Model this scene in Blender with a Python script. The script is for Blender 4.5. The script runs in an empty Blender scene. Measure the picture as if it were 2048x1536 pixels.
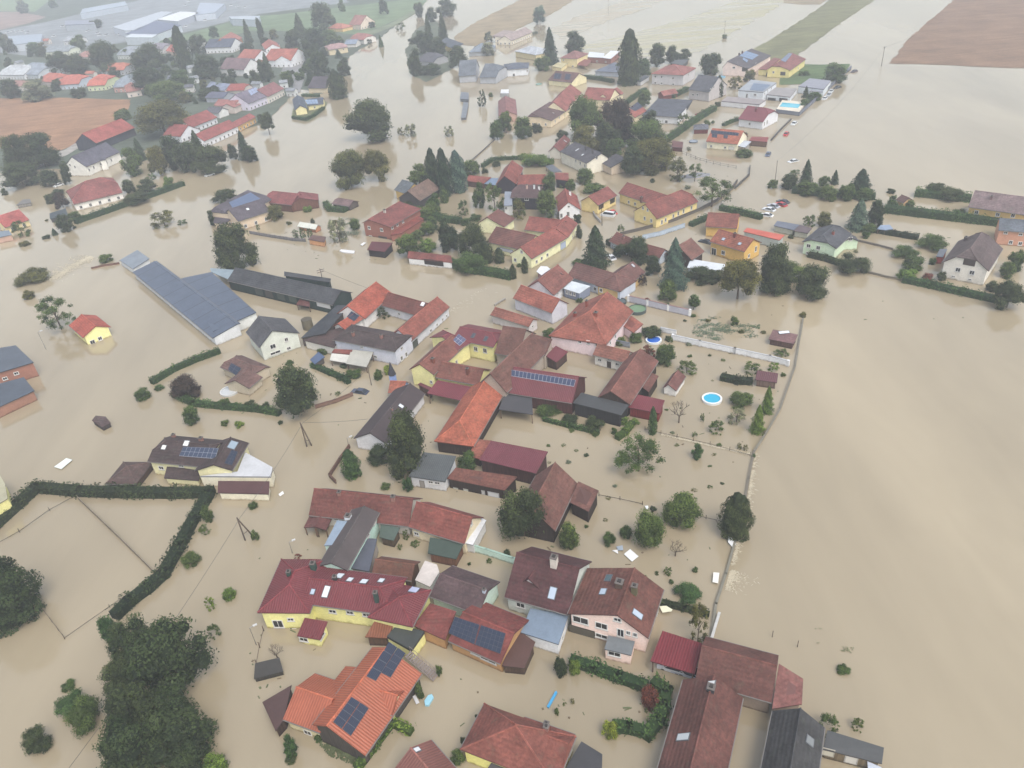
import bpy, math, random
import numpy as np
from mathutils import Vector, Matrix
random.seed(7); np.random.seed(7)
sc = bpy.context.scene
# ------------------------------------------------------------------ camera, sky, sun, exposure
CAM_H = 96.0; PITCH = math.radians(33.0); ROLL = math.asin(0.0944); FPX = 1538.0
_F = np.array([0, math.cos(PITCH), -math.sin(PITCH)])
_R0 = np.array([1.0, 0, 0]); _D0 = np.array([0, -math.sin(PITCH), -math.cos(PITCH)])
_R = math.cos(ROLL)*_R0 + math.sin(ROLL)*_D0
_D = -math.sin(ROLL)*_R0 + math.cos(ROLL)*_D0
CAM = np.array([0, 0, CAM_H])
cd = bpy.data.cameras.new('camera'); co = bpy.data.objects.new('camera', cd); sc.collection.objects.link(co)
cd.sensor_width = 36.0; cd.lens = FPX/2048*36.0; cd.clip_start = 1.0; cd.clip_end = 20000
m = Matrix.Identity(4)
for i in range(3):
    m[i][0] = _R[i]; m[i][1] = -_D[i]; m[i][2] = -_F[i]
m.translation = Vector(CAM); co.matrix_world = m
sc.camera = co
SUN_EL = math.radians(56); SUN_AZ = math.radians(152)      # azimuth measured from +Y towards +X
w = bpy.data.worlds.new('World'); sc.world = w; w.use_nodes = True
nt = w.node_tree; nt.nodes.clear()
sky = nt.nodes.new('ShaderNodeTexSky'); sky.sky_type = 'NISHITA'; sky.sun_disc = False
sky.sun_elevation = SUN_EL; sky.sun_rotation = SUN_AZ; sky.dust_density = 4.0; sky.air_density = 1.6
hs = nt.nodes.new('ShaderNodeHueSaturation'); hs.inputs['Saturation'].default_value = 0.5
bg = nt.nodes.new('ShaderNodeBackground'); bg.inputs['Strength'].default_value = 0.15
wo = nt.nodes.new('ShaderNodeOutputWorld')
nt.links.new(sky.outputs[0], hs.inputs['Color']); nt.links.new(hs.outputs[0], bg.inputs['Color']); nt.links.new(bg.outputs[0], wo.inputs['Surface'])
sl = bpy.data.lights.new('sun', 'SUN'); sl.energy = 0.9; sl.angle = math.radians(28); sl.color = (1.0, 0.94, 0.86)
so = bpy.data.objects.new('sun', sl); sc.collection.objects.link(so)
sd = Vector((math.sin(SUN_AZ)*math.cos(SUN_EL), math.cos(SUN_AZ)*math.cos(SUN_EL), math.sin(SUN_EL)))
so.rotation_euler = sd.to_track_quat('Z', 'Y').to_euler()
sc.view_settings.view_transform = 'Standard'; sc.view_settings.look = 'None'
sc.view_settings.exposure = 0.75; sc.view_settings.gamma = 1.0; sc.view_settings.use_curve_mapping = False
sc.render.engine = 'CYCLES'
sc.cycles.volume_bounces = 1; sc.cycles.max_bounces = 6; sc.cycles.diffuse_bounces = 3; sc.cycles.glossy_bounces = 2; sc.cycles.transparent_max_bounces = 8
HAZE_DENSITY = 0.00048

# ------------------------------------------------------------------ photo pixel -> place
TILE = [0.0, 0.0, 1.0]
def K(x=0, y=0, s=1.0): TILE[:] = [x, y, s]
def P(p): return (TILE[0]+p[0]/TILE[2], TILE[1]+p[1]/TILE[2])
def ray(p):
    d = _F*FPX + _R*(p[0]-1024) + _D*(p[1]-768); return d/np.linalg.norm(d)
def Wp(p, z=0.0):                       # absolute photo pixel onto height z
    d = ray(p); return CAM + d*((z-CAM_H)/d[2])
def W(p, z=0.0): return Wp(P(p), z)
def proj(v):
    q = np.array(v)-CAM; z = q@_F; return (1024+FPX*(q@_R)/z, 768+FPX*(q@_D)/z)
def ppm(p):                             # pixels per metre at an absolute pixel
    d = _F*FPX + _R*(p[0]-1024) + _D*(p[1]-768); t = (-CAM_H)/d[2]; return 1.0/t
def sdep(p):
    d = ray(p); return -d[2]
UP = np.array([0, 0, 1.0])
def nrm(a): return a/(np.linalg.norm(a)+1e-12)

# ------------------------------------------------------------------ materials
def des(c, f=.8):
    a = sum(c)/3; return tuple(a+(x-a)*f for x in c)
def s2l(c): return tuple(((x/255)/12.92 if x/255 <= .04045 else ((x/255+.055)/1.055)**2.4) for x in c)
MATS = {}
def mat(kind, col, rough=None):
    key = (kind, tuple(col), rough)
    if key in MATS: return MATS[key]
    m = bpy.data.materials.new('%s_%d_%d_%d' % (kind, *[int(c) for c in col])); m.use_nodes = True
    n = m.node_tree.nodes; L = m.node_tree.links; b = n['Principled BSDF']
    k_ = {'tile': .74, 'rib': .72, 'flat': .72, 'panel': .7, 'plaster': .98, 'ground': .72, 'leaf': .84}.get(kind, .8)
    rgb = tuple(x*k_ for x in s2l(des(col) if kind in ('tile', 'rib') else des(col, .78) if kind == 'plaster' else col)); b.inputs['Specular IOR Level'].default_value = 0.25
    def node(t, **k):
        x = n.new(t)
        for a, v in k.items():
            if a.startswith('i_'): x.inputs[a[2:].replace('_', ' ')].default_value = v
            else: setattr(x, a, v)
        return x
    def ramp(src, p0, c0, p1, c1):
        r = n.new('ShaderNodeValToRGB'); r.color_ramp.elements[0].position = p0; r.color_ramp.elements[1].position = p1
        r.color_ramp.elements[0].color = (*c0, 1); r.color_ramp.elements[1].color = (*c1, 1); L.new(src, r.inputs[0]); return r.outputs[0]
    def mul(a, bb, f=1.0, bt='MULTIPLY'):
        x = n.new('ShaderNodeMixRGB'); x.blend_type = bt; x.inputs[0].default_value = f
        if isinstance(a, tuple): x.inputs[1].default_value = (*a, 1)
        else: L.new(a, x.inputs[1])
        if isinstance(bb, tuple): x.inputs[2].default_value = (*bb, 1)
        else: L.new(bb, x.inputs[2])
        return x.outputs[0]
    geo = n.new('ShaderNodeNewGeometry'); pos = geo.outputs['Position']
    def noise(sc_, det=4, src=None, rough_=.6):
        x = node('ShaderNodeTexNoise', i_Scale=sc_, i_Detail=det, i_Roughness=rough_); L.new(src if src is not None else pos, x.inputs['Vector']); return x.outputs[0]
    g = lambda v: (v, v, v)
    if kind in ('tile', 'rib', 'flat', 'panel'):
        uv = n.new('ShaderNodeUVMap').outputs[0]
        big = ramp(noise(.28, 6, None, .7), .36, g(.62), .66, g(1.36))
        fine = ramp(noise(1.6, 5, uv, .8), .32, g(.70 if kind == 'tile' else .9), .7, g(1.2 if kind == 'tile' else 1.07))
        c = mul(mul(rgb, big, .8 if kind == 'tile' else .3), fine)
        if kind == 'tile':
            # patches of moss and of newer, redder tiles
            pm = ramp(noise(.9, 6), .56, g(0), .72, g(1)); x = n.new('ShaderNodeMixRGB'); L.new(pm, x.inputs[0]); L.new(c, x.inputs[1])
            x.inputs[2].default_value = (rgb[0]*.62+.02, rgb[1]*.75+.02, rgb[2]*.7+.015, 1); c = x.outputs[0]
            vr = node('ShaderNodeTexVoronoi', i_Scale=1.0, feature='F1'); mp = node('ShaderNodeMapping'); mp.inputs['Scale'].default_value = (3.2, 2.6, 1)
            L.new(uv, mp.inputs[0]); L.new(mp.outputs[0], vr.inputs['Vector'])
            hv = node('ShaderNodeSeparateColor'); L.new(vr.outputs['Color'], hv.inputs[0])
            c = mul(c, ramp(hv.outputs[0], 0, g(.84), 1, g(1.16)))
            wv = node('ShaderNodeTexWave', wave_type='BANDS', bands_direction='Y', i_Scale=.5); L.new(uv, wv.inputs['Vector'])
            bp = node('ShaderNodeBump', i_Strength=.5, i_Distance=.06); L.new(wv.outputs[1], bp.inputs['Height']); L.new(bp.outputs[0], b.inputs['Normal'])
            b.inputs['Roughness'].default_value = .75
        if kind == 'rib':
            wv = node('ShaderNodeTexWave', wave_type='BANDS', bands_direction='X', i_Scale=.8); L.new(uv, wv.inputs['Vector'])
            c = mul(c, ramp(wv.outputs[1], .0, g(.8), .75, g(1.08)))
            bp = node('ShaderNodeBump', i_Strength=.6, i_Distance=.08); L.new(wv.outputs[1], bp.inputs['Height']); L.new(bp.outputs[0], b.inputs['Normal'])
            b.inputs['Roughness'].default_value = .45
        if kind == 'panel':
            br = node('ShaderNodeTexBrick', i_Scale=1.0, i_Mortar_Size=.2, i_Brick_Width=40.0, i_Row_Height=7.5); br.offset = 0; L.new(uv, br.inputs['Vector'])
            mp = node('ShaderNodeMapping'); mp.inputs['Rotation'].default_value = (0, 0, math.pi/2); L.new(uv, mp.inputs[0]); L.new(mp.outputs[0], br.inputs['Vector'])
            c = mul(c, ramp(br.outputs['Fac'], 0, g(1), 1, g(.55)))
            wv = node('ShaderNodeTexWave', wave_type='BANDS', bands_direction='X', i_Scale=.4); L.new(uv, wv.inputs['Vector']); c = mul(c, ramp(wv.outputs[1], 0, g(.92), 1, g(1.05))); b.inputs['Roughness'].default_value = .4
        if kind == 'flat': b.inputs['Roughness'].default_value = .6
        L.new(c, b.inputs['Base Color'])
    elif kind == 'plaster':
        c = mul(rgb, ramp(noise(.5, 5), .3, g(.86), .7, g(1.06)))
        c = mul(c, ramp(noise(3, 5), .35, g(.9), .65, g(1.04)))
        z = node('ShaderNodeSeparateXYZ'); L.new(pos, z.inputs[0])
        zz = node('ShaderNodeMath', operation='MULTIPLY_ADD'); nz = noise(1.4, 4); L.new(nz, zz.inputs[0]); zz.inputs[1].default_value = 1.1; L.new(z.outputs[2], zz.inputs[2])
        f = ramp(zz.outputs[0], .6, g(1), 1.15, g(0))           # flood mud line near the water
        x = n.new('ShaderNodeMixRGB'); L.new(f, x.inputs[0]); L.new(c, x.inputs[1]); x.inputs[2].default_value = (rgb[0]*.42+.01, rgb[1]*.37+.01, rgb[2]*.3+.01, 1)
        L.new(x.outputs[0], b.inputs['Base Color']); b.inputs['Roughness'].default_value = .85
    elif kind == 'wood':
        mp = node('ShaderNodeMapping'); mp.inputs['Scale'].default_value = (5, 5, .4); L.new(pos, mp.inputs[0])
        c = mul(rgb, ramp(noise(1.0, 4, mp.outputs[0]), .3, g(.6), .7, g(1.4)))
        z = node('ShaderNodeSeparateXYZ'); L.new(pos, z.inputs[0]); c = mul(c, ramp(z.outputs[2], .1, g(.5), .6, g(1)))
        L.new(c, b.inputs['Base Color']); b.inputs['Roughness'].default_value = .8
    elif kind == 'glass':
        b.inputs['Base Color'].default_value = (*rgb, 1); b.inputs['Roughness'].default_value = .08; b.inputs['Specular IOR Level'].default_value = .6
    elif kind == 'solar':
        b.inputs['Base Color'].default_value = (*rgb, 1); b.inputs['Roughness'].default_value = .4; b.inputs['Specular IOR Level'].default_value = .18
    elif kind == 'paint':
        b.inputs['Base Color'].default_value = (*rgb, 1); b.inputs['Roughness'].default_value = .3 if rough is None else rough; b.inputs['Specular IOR Level'].default_value = .5
    elif kind == 'leaf':
        at = node('ShaderNodeAttribute', attribute_name='tint'); oi = node('ShaderNodeObjectInfo')
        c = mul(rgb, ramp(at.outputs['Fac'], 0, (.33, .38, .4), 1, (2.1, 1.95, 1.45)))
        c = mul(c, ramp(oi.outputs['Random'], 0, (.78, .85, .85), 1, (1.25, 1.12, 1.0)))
        L.new(c, b.inputs['Base Color']); b.inputs['Roughness'].default_value = .7; b.inputs['Specular IOR Level'].default_value = .15
        tr = node('ShaderNodeBsdfTranslucent'); L.new(c, tr.inputs['Color']); ms = node('ShaderNodeMixShader'); ms.inputs[0].default_value = .25
        L.new(b.outputs[0], ms.inputs[1]); L.new(tr.outputs[0], ms.inputs[2]); L.new(ms.outputs[0], n['Material Output'].inputs['Surface'])
    elif kind == 'stubble':
        mp = node('ShaderNodeMapping'); mp.inputs['Rotation'].default_value = (0, 0, math.radians(-38)); mp.inputs['Scale'].default_value = (.015, .16, 1); L.new(pos, mp.inputs[0])
        f = ramp(noise(1, 6, mp.outputs[0], .7), .44, g(0), .56, g(1)); x = n.new('ShaderNodeMixRGB'); L.new(f, x.inputs[0]); x.inputs[1].default_value = (*rgb, 1); x.inputs[2].default_value = (*s2l((150, 142, 120)), 1)
        L.new(x.outputs[0], b.inputs['Base Color']); r_ = ramp(f, 0, g(.8), 1, g(.12)); L.new(r_, b.inputs['Roughness']); b.inputs['IOR'].default_value = 1.45; b.inputs['Specular IOR Level'].default_value = .5
    elif kind == 'ground':
        c = mul(rgb, ramp(noise(.06, 6), .3, g(.72), .7, g(1.2))); c = mul(c, ramp(noise(.9, 5), .3, g(.8), .7, g(1.15)))
        mp = node('ShaderNodeMapping'); mp.inputs['Rotation'].default_value = (0, 0, math.radians(-28)); mp.inputs['Scale'].default_value = (.02, .35, 1); L.new(pos, mp.inputs[0])
        c = mul(c, ramp(noise(1, 4, mp.outputs[0]), .35, g(.82), .65, g(1.12)))
        L.new(c, b.inputs['Base Color']); b.inputs['Roughness'].default_value = .95
    else:
        c = mul(rgb, ramp(noise(1.2, 4), .3, g(.85), .7, g(1.1)))
        L.new(c, b.inputs['Base Color']); b.inputs['Roughness'].default_value = .7 if rough is None else rough
    MATS[key] = m
    return m

# ------------------------------------------------------------------ mesh building
class MB:
    def __init__(s): s.v = []; s.f = []; s.m = []; s.mats = []; s.uv = []
    def mi(s, m):
        if m not in s.mats: s.mats.append(m)
        return s.mats.index(m)
    def poly(s, pts, m, uvn=None):
        pts = [np.asarray(p, float) for p in pts]
        k = len(s.v); s.v += pts; s.f.append(list(range(k, k+len(pts)))); s.m.append(s.mi(m))
        n = np.zeros(3)
        for i in range(len(pts)):
            a, b = pts[i], pts[(i+1) % len(pts)]; n += np.cross(a, b)
        n = nrm(n); h = np.cross(UP, n)
        if np.linalg.norm(h) < .05: h = np.array([1.0, 0, 0])
        h = nrm(h); v = np.cross(n, h)
        s.uv.append([(p@h, p@v) for p in pts])
    def slab(s, pts, t, m, mside=None):            # polygon with thickness t downwards
        pts = [np.asarray(p, float) for p in pts]; mside = mside or m
        n = np.zeros(3)
        for i in range(len(pts)): n += np.cross(pts[i], pts[(i+1) % len(pts)])
        if n[2] < 0: pts = pts[::-1]
        lo = [p-UP*t for p in pts]
        s.poly(pts, m); s.poly(lo[::-1], mside)
        for i in range(len(pts)):
            j = (i+1) % len(pts); s.poly([pts[i], lo[i], lo[j], pts[j]], mside)
    def obox(s, c, u, v, w_, a, b, d, m):          # oriented box, half sizes a,b,d
        c = np.asarray(c, float); u = np.asarray(u)*a; v = np.asarray(v)*b; w_ = np.asarray(w_)*d
        q = [c+i*u+j*v+k*w_ for k in (-1, 1) for j in (-1, 1) for i in (-1, 1)]
        for f in ((0, 2, 3, 1), (4, 5, 7, 6), (0, 1, 5, 4), (2, 6, 7, 3), (0, 4, 6, 2), (1, 3, 7, 5)): s.poly([q[i] for i in f], m)
    def bar(s, a, b, r, m, r2=None, n=6):
        a = np.asarray(a, float); b = np.asarray(b, float); r2 = r if r2 is None else r2
        d = nrm(b-a); h = np.cross(d, UP)
        if np.linalg.norm(h) < .05: h = np.array([1.0, 0, 0])
        h = nrm(h); g = np.cross(d, h); A = []; B = []
        for i in range(n):
            t = 2*math.pi*i/n; o = h*math.cos(t)+g*math.sin(t); A.append(a+o*r); B.append(b+o*r2)
        for i in range(n):
            j = (i+1) % n; s.poly([A[i], A[j], B[j], B[i]], m)
        s.poly(A[::-1], m); s.poly(B, m)
    def build(s, name, parent=None, loc=None, smooth=False):
        loc = np.zeros(3) if loc is None else np.asarray(loc, float)
        off = loc
        me = bpy.data.meshes.new(name); me.from_pydata([tuple(p-off) for p in s.v], [], s.f)
        for m in s.mats: me.materials.append(m)
        me.polygons.foreach_set('material_index', s.m)
        uvl = me.uv_layers.new(name='UVMap'); flat = [c for f in s.uv for p in f for c in p]; uvl.data.foreach_set('uv', flat)
        if smooth: me.polygons.foreach_set('use_smooth', [True]*len(s.f))
        me.update()
        o = bpy.data.objects.new(name, me); sc.collection.objects.link(o)
        if parent is None: o.location = loc
        else: o.parent = parent
        return o
LABELS = {}
REG = []                                            # things with a short name, for relating others to them
def tag(o, label, cat, group=None):
    assert label not in LABELS or group, label
    LABELS[label] = o
    o['label'] = label; o['category'] = cat
    if group: o['group'] = group
def empty(name, loc):
    o = bpy.data.objects.new(name, None); sc.collection.objects.link(o); o.location = tuple(loc); o.empty_display_size = .5; return o

# ------------------------------------------------------------------ roofs and houses
TH = .2
def wing(o, u, n, L, prof, hips=(0, 0), oh=.45, roof=None, wall=None, og=.3):
    return dict(o=o, u=u, n=n, L=L, prof=prof, hips=hips, oh=oh, og=og, roof=roof, wall=wall, kind='w')
def G(e0, e1, r, he=3.0, pitch=38, hips=(0, 0), oh=.45, rise=None, back=1.0, **k):
    """gable from one eave (two photo points) at height he and any photo point on the ridge"""
    a = W(e0, he); b = W(e1, he); u = nrm(b-a); L = np.linalg.norm(b-a); n = np.cross(UP, u)
    if (W(r, he)-a)@n < 0: n = -n
    if rise is None:
        lo, hi = he, he+14
        for _ in range(40):
            mid = (lo+hi)/2; d = (W(r, mid)-a)@n
            if mid-he - math.tan(math.radians(pitch))*d < 0: lo = mid
            else: hi = mid
        hr = lo
    else: hr = he+rise
    d = (W(r, hr)-a)@n
    o = a.copy(); o[2] = 0
    return wing(o, u, n, L, [(0, he), (d, hr), (d*(1+back), hr-(hr-he)*back)], hips, oh, **k)
def E(eL, ap, eR, far, he=3.0, hr=None, heR=None, hips=(0, 0), oh=.45, **k):
    """gable seen end on: both eave points, the apex and the far end of the ridge"""
    heR = he if heR is None else heR
    a = W(eL, he); b = W(eR, heR); mid = (a+b)/2
    if hr is None:
        best = None
        for i in range(0, 140):
            z = max(he, heR)+.4+i*.06; q = W(ap, z); dd = np.linalg.norm((q-mid)[:2])
            if best is None or dd < best[0]: best = (dd, z)
        hr = best[1]
    R0 = W(ap, hr); R1 = W(far, hr); u = R1-R0; u[2] = 0; L = np.linalg.norm(u); u = nrm(u); n = np.cross(UP, u)
    da = (a-R0)@n; db = (b-R0)@n
    if da > db: da, db, he, heR = db, da, heR, he
    sh = (((a-R0)@u)+((b-R0)@u))/2
    o = R0+u*sh+n*da; o[2] = 0
    return wing(o, u, n, L-sh, [(0, he), (-da, hr), (db-da, heR)], hips, oh, **k)
def Q(*pts, oh=.3, roof=None, wall=None, t=.18):     # flat or sloping slab roof, corners (x, y, z)
    return dict(kind='p', pts=[W(p[:2], p[2]) for p in pts], oh=oh, roof=roof, wall=wall, t=t)
def C4(a, b, c, z, z2=None, **k):                    # rectangle-like slab from three corners
    z2 = z if z2 is None else z2
    A = W(a, z); B = W(b, z); Cc = W(c, z2); u = nrm(B-A); n = np.cross(UP, u); d = (Cc-B)@n
    D = A+n*d; E_ = B+n*d; D[2] = E_[2] = z2
    q = Q(**{**k}) if False else dict(kind='p', pts=[A, B, E_, D], oh=k.get('oh', .3), roof=k.get('roof'), wall=k.get('wall'), t=k.get('t', .18))
    return q
RED = (128, 78, 70); OLD = (112, 76, 68); ORA = (176, 92, 68); MAR = (118, 60, 64); MET = (134, 62, 68); DKB = (78, 64, 64)
SLA = (84, 88, 96); BLK = (62, 64, 68); GRY = (120, 124, 130); LTR = (150, 84, 74)
WHT = (228, 226, 222); YEL = (240, 232, 160); LGR = (200, 204, 212)
FRAME = (225, 225, 222); DARKG = (34, 38, 44)
def wing_geo(w_, default_roof, default_wall):
    """roof polygons, wall polygons"""
    roofs = []; walls = []; ridges = []
    if w_['kind'] == 'p':
        roofs.append(w_['pts'])
        c = sum(w_['pts'])/len(w_['pts']); ins = []
        for p in w_['pts']:
            d = p-c; dl = np.linalg.norm(d[:2]); q = c+d*(1-w_['oh']*1.3/dl); q[2] = p[2]-w_['t']-.01; ins.append(q)
        for i in range(len(ins)):
            a, b = ins[i], ins[(i+1) % len(ins)]; a0 = a.copy(); b0 = b.copy(); a0[2] = b0[2] = -1.5
            walls.append([a0, b0, b, a])
        w_['ins'] = ins
        return roofs, walls, ridges
    o, u, n, L = w_['o'], w_['u'], w_['n'], w_['L']; (n0, z0), (nr, hr), (n1, z1) = w_['prof']; h0, h1 = w_['hips']
    pt = lambda s, nn, z: o+u*s+n*nn+UP*z
    inset = lambda h: h*min(nr-n0, n1-nr)
    i0 = min(inset(h0), L*.49); i1 = min(inset(h1), L*.49)
    def cut(h, side):
        c = 1-h; nn, z = (n0, z0) if side == 0 else (n1, z1); return nn+(nr-nn)*c, z+(hr-z)*c
    R0 = pt(i0, nr, hr); R1 = pt(L-i1, nr, hr); ridges.append((R0, R1))
    for side in (0, 1):
        nn, z = (n0, z0) if side == 0 else (n1, z1)
        P_ = [pt(0, nn, z), pt(L, nn, z)]
        if h1 > 0 and h1 < 1: P_.append(pt(L, *cut(h1, side)))
        P_ += [R1, R0]
        if h0 > 0 and h0 < 1: P_.append(pt(0, *cut(h0, side)))
        roofs.append(P_)
    for h, s_, R in ((h0, 0, R0), (h1, L, R1)):
        if h > 0:
            a = pt(s_, *(cut(h, 0) if h < 1 else (n0, z0))); b = pt(s_, *(cut(h, 1) if h < 1 else (n1, z1)))
            roofs.append([a, b, R]); ridges += [(a, R), (b, R)]
    oh, og = w_['oh'], w_['og']
    s0, s1 = og, L-og; a = n0+oh; b = n1-oh
    zt = lambda nn: (z0+(hr-z0)*(nn-n0)/(nr-n0) if nn < nr else z1+(hr-z1)*(n1-nn)/(n1-nr))-TH-.05
    za, zb = zt(a), zt(b)
    def end(h, s_):
        if h == 0: return [pt(s_, a, -1.5), pt(s_, b, -1.5), pt(s_, b, zb), pt(s_, nr, hr-TH-.05), pt(s_, a, za)]
        if h >= 1: return [pt(s_, a, -1.5), pt(s_, b, -1.5), pt(s_, b, z1-.05), pt(s_, a, z0-.05)]
        ca, cb = cut(h, 0), cut(h, 1)
        return [pt(s_, a, -1.5), pt(s_, b, -1.5), pt(s_, b, zb), pt(s_, cb[0], cb[1]-TH-.1), pt(s_, ca[0], ca[1]-TH-.1), pt(s_, a, za)]
    walls.append(end(h0, s0)); walls.append(end(h1, s1))
    walls.append([pt(s0, a, -1.5), pt(s1, a, -1.5), pt(s1, a, za if h1 < 1 else z0-.05), pt(s0, a, za if h0 < 1 else z0-.05)])
    walls.append([pt(s0, b, -1.5), pt(s1, b, -1.5), pt(s1, b, zb if h1 < 1 else z1-.05), pt(s0, b, zb if h0 < 1 else z1-.05)])
    return roofs, walls, ridges
def polyn(p):
    n = np.zeros(3)
    for i in range(len(p)): n += np.cross(p[i]-p[0], p[(i+1) % len(p)]-p[0])
    return nrm(n)
def inside(q, p, n):
    k = int(np.argmax(np.abs(n))); ax = [i for i in range(3) if i != k]; x, y = q[ax[0]], q[ax[1]]; c = False
    for i in range(len(p)):
        x1, y1 = p[i][ax[0]], p[i][ax[1]]; x2, y2 = p[i-1][ax[0]], p[i-1][ax[1]]
        if (y1 > y) != (y2 > y) and x < (x2-x1)*(y-y1)/(y2-y1+1e-12)+x1: c = not c
    return c
def hitpoly(p, polys, want):
    d = ray(p); best = None
    for kind, pl in polys:
        if want and kind != want: continue
        n = polyn(pl); den = d@n
        if abs(den) < 1e-6: continue
        t = ((pl[0]-CAM)@n)/den; q = CAM+d*t
        if t > 0 and inside(q, pl, n) and (best is None or t < best[0]):
            best = (t, q, n if den < 0 else -n, kind)
    return best
MISS = []
def H(label, wings, roof=('tile', RED), wall=('plaster', WHT), win=(), sol=(), sky=(), chim=(), door=(), aw=0, name='house', cat='house', short=None,
      group=None, posts=False, winc=FRAME, ws=(1.1, 1.3), ridge=True, plinth=None, chimc=(150, 110, 100), trim=None):
    rm_def = mat(*roof); wm_def = mat(*wall)
    geo = [wing_geo(w_, roof, wall) for w_ in wings]
    allp = [('roof', p) for g_ in geo for p in g_[0]]+[('wall', p) for g_ in geo for p in g_[1]]
    pts = np.array([q for k_, p in allp if k_ == 'wall' for q in p]); base = pts.mean(axis=0); base[2] = 0
    root = empty(name, base); tag(root, label, cat, group)
    REG.append((short or label, proj(base), base, root))
    rb = {}; wb = {}; posts_l = []
    for w_, (rf, wl, rd) in zip(wings, geo):
        rk = w_['roof'] or roof; rm = mat(*rk); B_ = rb.setdefault(tuple(map(str, rk)), MB())
        edge = mat('paint', tuple(int(c*.7) for c in rk[1]), .6)
        for p in rf: B_.slab(p, w_.get('t', TH), rm, edge)
        if ridge and w_['kind'] == 'w':
            cm = mat('tile', tuple(min(255, int(c*1.18)) for c in rk[1]))
            for a, b in rd:
                if np.linalg.norm(b-a) > .3: B_.bar(a+UP*.03, b+UP*.03, .13, cm, n=5)
            o, u, n, L = w_['o'], w_['u'], w_['n'], w_['L']; (n0, z0), _, (n1, z1) = w_['prof']
            gm = mat('paint', (120, 116, 112), .5)
            for nn, z, sg in ((n0, z0, -1), (n1, z1, 1)):
                B_.obox(o+u*L/2+n*(nn+sg*.06)+UP*(z-.12), u, n, UP, L/2, .07, .06, gm)
        wk = w_['wall'] or wall
        if wk == 'open' or posts:
            q = w_['ins'] if w_['kind'] == 'p' else None
            for i, c in enumerate(q or []):
                pb = MB(); pb.obox((c[0], c[1], (c[2]-1.5)/2), (1, 0, 0), (0, 1, 0), UP, .09, .09, (c[2]+1.5)/2, mat('wood', (110, 88, 70)))
                posts_l.append(pb)
            continue
        wm = mat(*wk); B2 = wb.setdefault(tuple(map(str, wk)), MB())
        for p in wl: B2.poly(p, wm)
        if plinth:
            pass
    roof_o = None
    for B_ in rb.values():
        x = B_.build('roof', root, base); roof_o = roof_o or x
    for B_ in wb.values(): B_.build('wall', root, base)
    for pb in posts_l: pb.build('post', root, base)
    def window(hp, sx, sz, nm='window', pane=DARKG, fc=winc):
        q, n = hp[1], hp[2]; r = nrm(np.cross(UP, n)); v = np.cross(n, r)
        f = MB(); fm = mat('paint', fc, .5); t = .07
        for a, b_, c_, d_ in ((0, sz/2, sx/2+t, t), (0, -sz/2, sx/2+t, t)): f.obox(q+r*a+v*b_+n*.02, r, v, n, c_, d_, .045, fm)
        for a in (-sx/2, sx/2): f.obox(q+r*a+n*.02, r, v, n, t, sz/2-t, .042, fm)
        if nm == 'window':
            f.obox(q+n*.02, r, v, n, .035, sz/2-t, .038, fm)
            f.obox(q-v*(sz/2+t+.035)+n*.06, r, v, n, sx/2+.15, .035, .09, mat('paint', (190, 188, 184), .6))
        fo = f.build(nm, root, base)
        g_ = MB(); g_.obox(q+n*.012, r, v, n, sx/2-.02, sz/2-.02, .02, mat('glass' if nm == 'window' else 'paint', pane)); g_.build('pane' if nm == 'window' else 'panel', fo, base)
    for it in win:
        p = P(it[:2]); hp = hitpoly(p, allp, 'wall')
        if hp is None: MISS.append((label[:30], it)); continue
        window(hp, *(it[2:4] if len(it) > 2 else ws))
    for it in door:
        p = P(it[:2]); hp = hitpoly(p, allp, 'wall')
        if hp is None: MISS.append((label[:30], it)); continue
        window(hp, it[2], it[3], 'door', it[4] if len(it) > 4 else (60, 50, 45), tuple(int(c*.8) for c in (it[4] if len(it) > 4 else (60, 50, 45))))
    if aw:
        for w_, (rf, wl, rd) in zip(wings, geo):
            if (w_['wall'] or wall) == 'open': continue
            for pl in wl:
                n = polyn(pl); a, b = pl[0], pl[1]; mid = (a+b)/2
                if n@(CAM-mid) < 0: n = -n
                L = np.linalg.norm(b-a); ht = min(pl[2][2], pl[-1][2]); k = max(1, int(L/3.1))
                if L < 2.5: continue
                for fl in range(aw):
                    z = 1.2+fl*2.7
                    if z+.8 > ht: break
                    for i in range(k):
                        q = a+(b-a)*((i+.5)/k); q = q.copy(); q[2] = z
                        d = q-CAM; hh = hitpoly(proj(q), allp, None)
                        if hh is None or np.linalg.norm(hh[1]-q) > .5: continue
                        window((0, q, n), 1.0, 1.2)
    for it in sol:                               # quad of four pixels, then columns, rows
        c = np.mean([P(x) for x in it[:4]], axis=0); hp = hitpoly(c, allp, 'roof')
        if hp is None: MISS.append((label[:30], it)); continue
        q0, n = hp[1], hp[2]; cs = []
        for x in it[:4]:
            d = ray(P(x)); cs.append(CAM+d*(((q0-CAM)@n)/(d@n)))
        nx, ny = it[4], it[5]; s_ = MB(); sm = mat('solar', it[6] if len(it) > 6 else (50, 58, 76)); fm = mat('paint', (it[7] if len(it) > 7 else (78, 82, 92)), .4)
        bl = lambda a, b_: (cs[0]*(1-a)+cs[1]*a)*(1-b_)+(cs[3]*(1-a)+cs[2]*a)*b_
        s_.slab([x+n*.1 for x in cs], .08, fm)
        for i in range(nx):
            for j in range(ny):
                e = .045
                s_.slab([bl((i+e)/nx, (j+e)/ny)+n*.14, bl((i+1-e)/nx, (j+e)/ny)+n*.14, bl((i+1-e)/nx, (j+1-e)/ny)+n*.14, bl((i+e)/nx, (j+1-e)/ny)+n*.14], .03, sm)
        s_.build('solar_array', roof_o, base)
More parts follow.
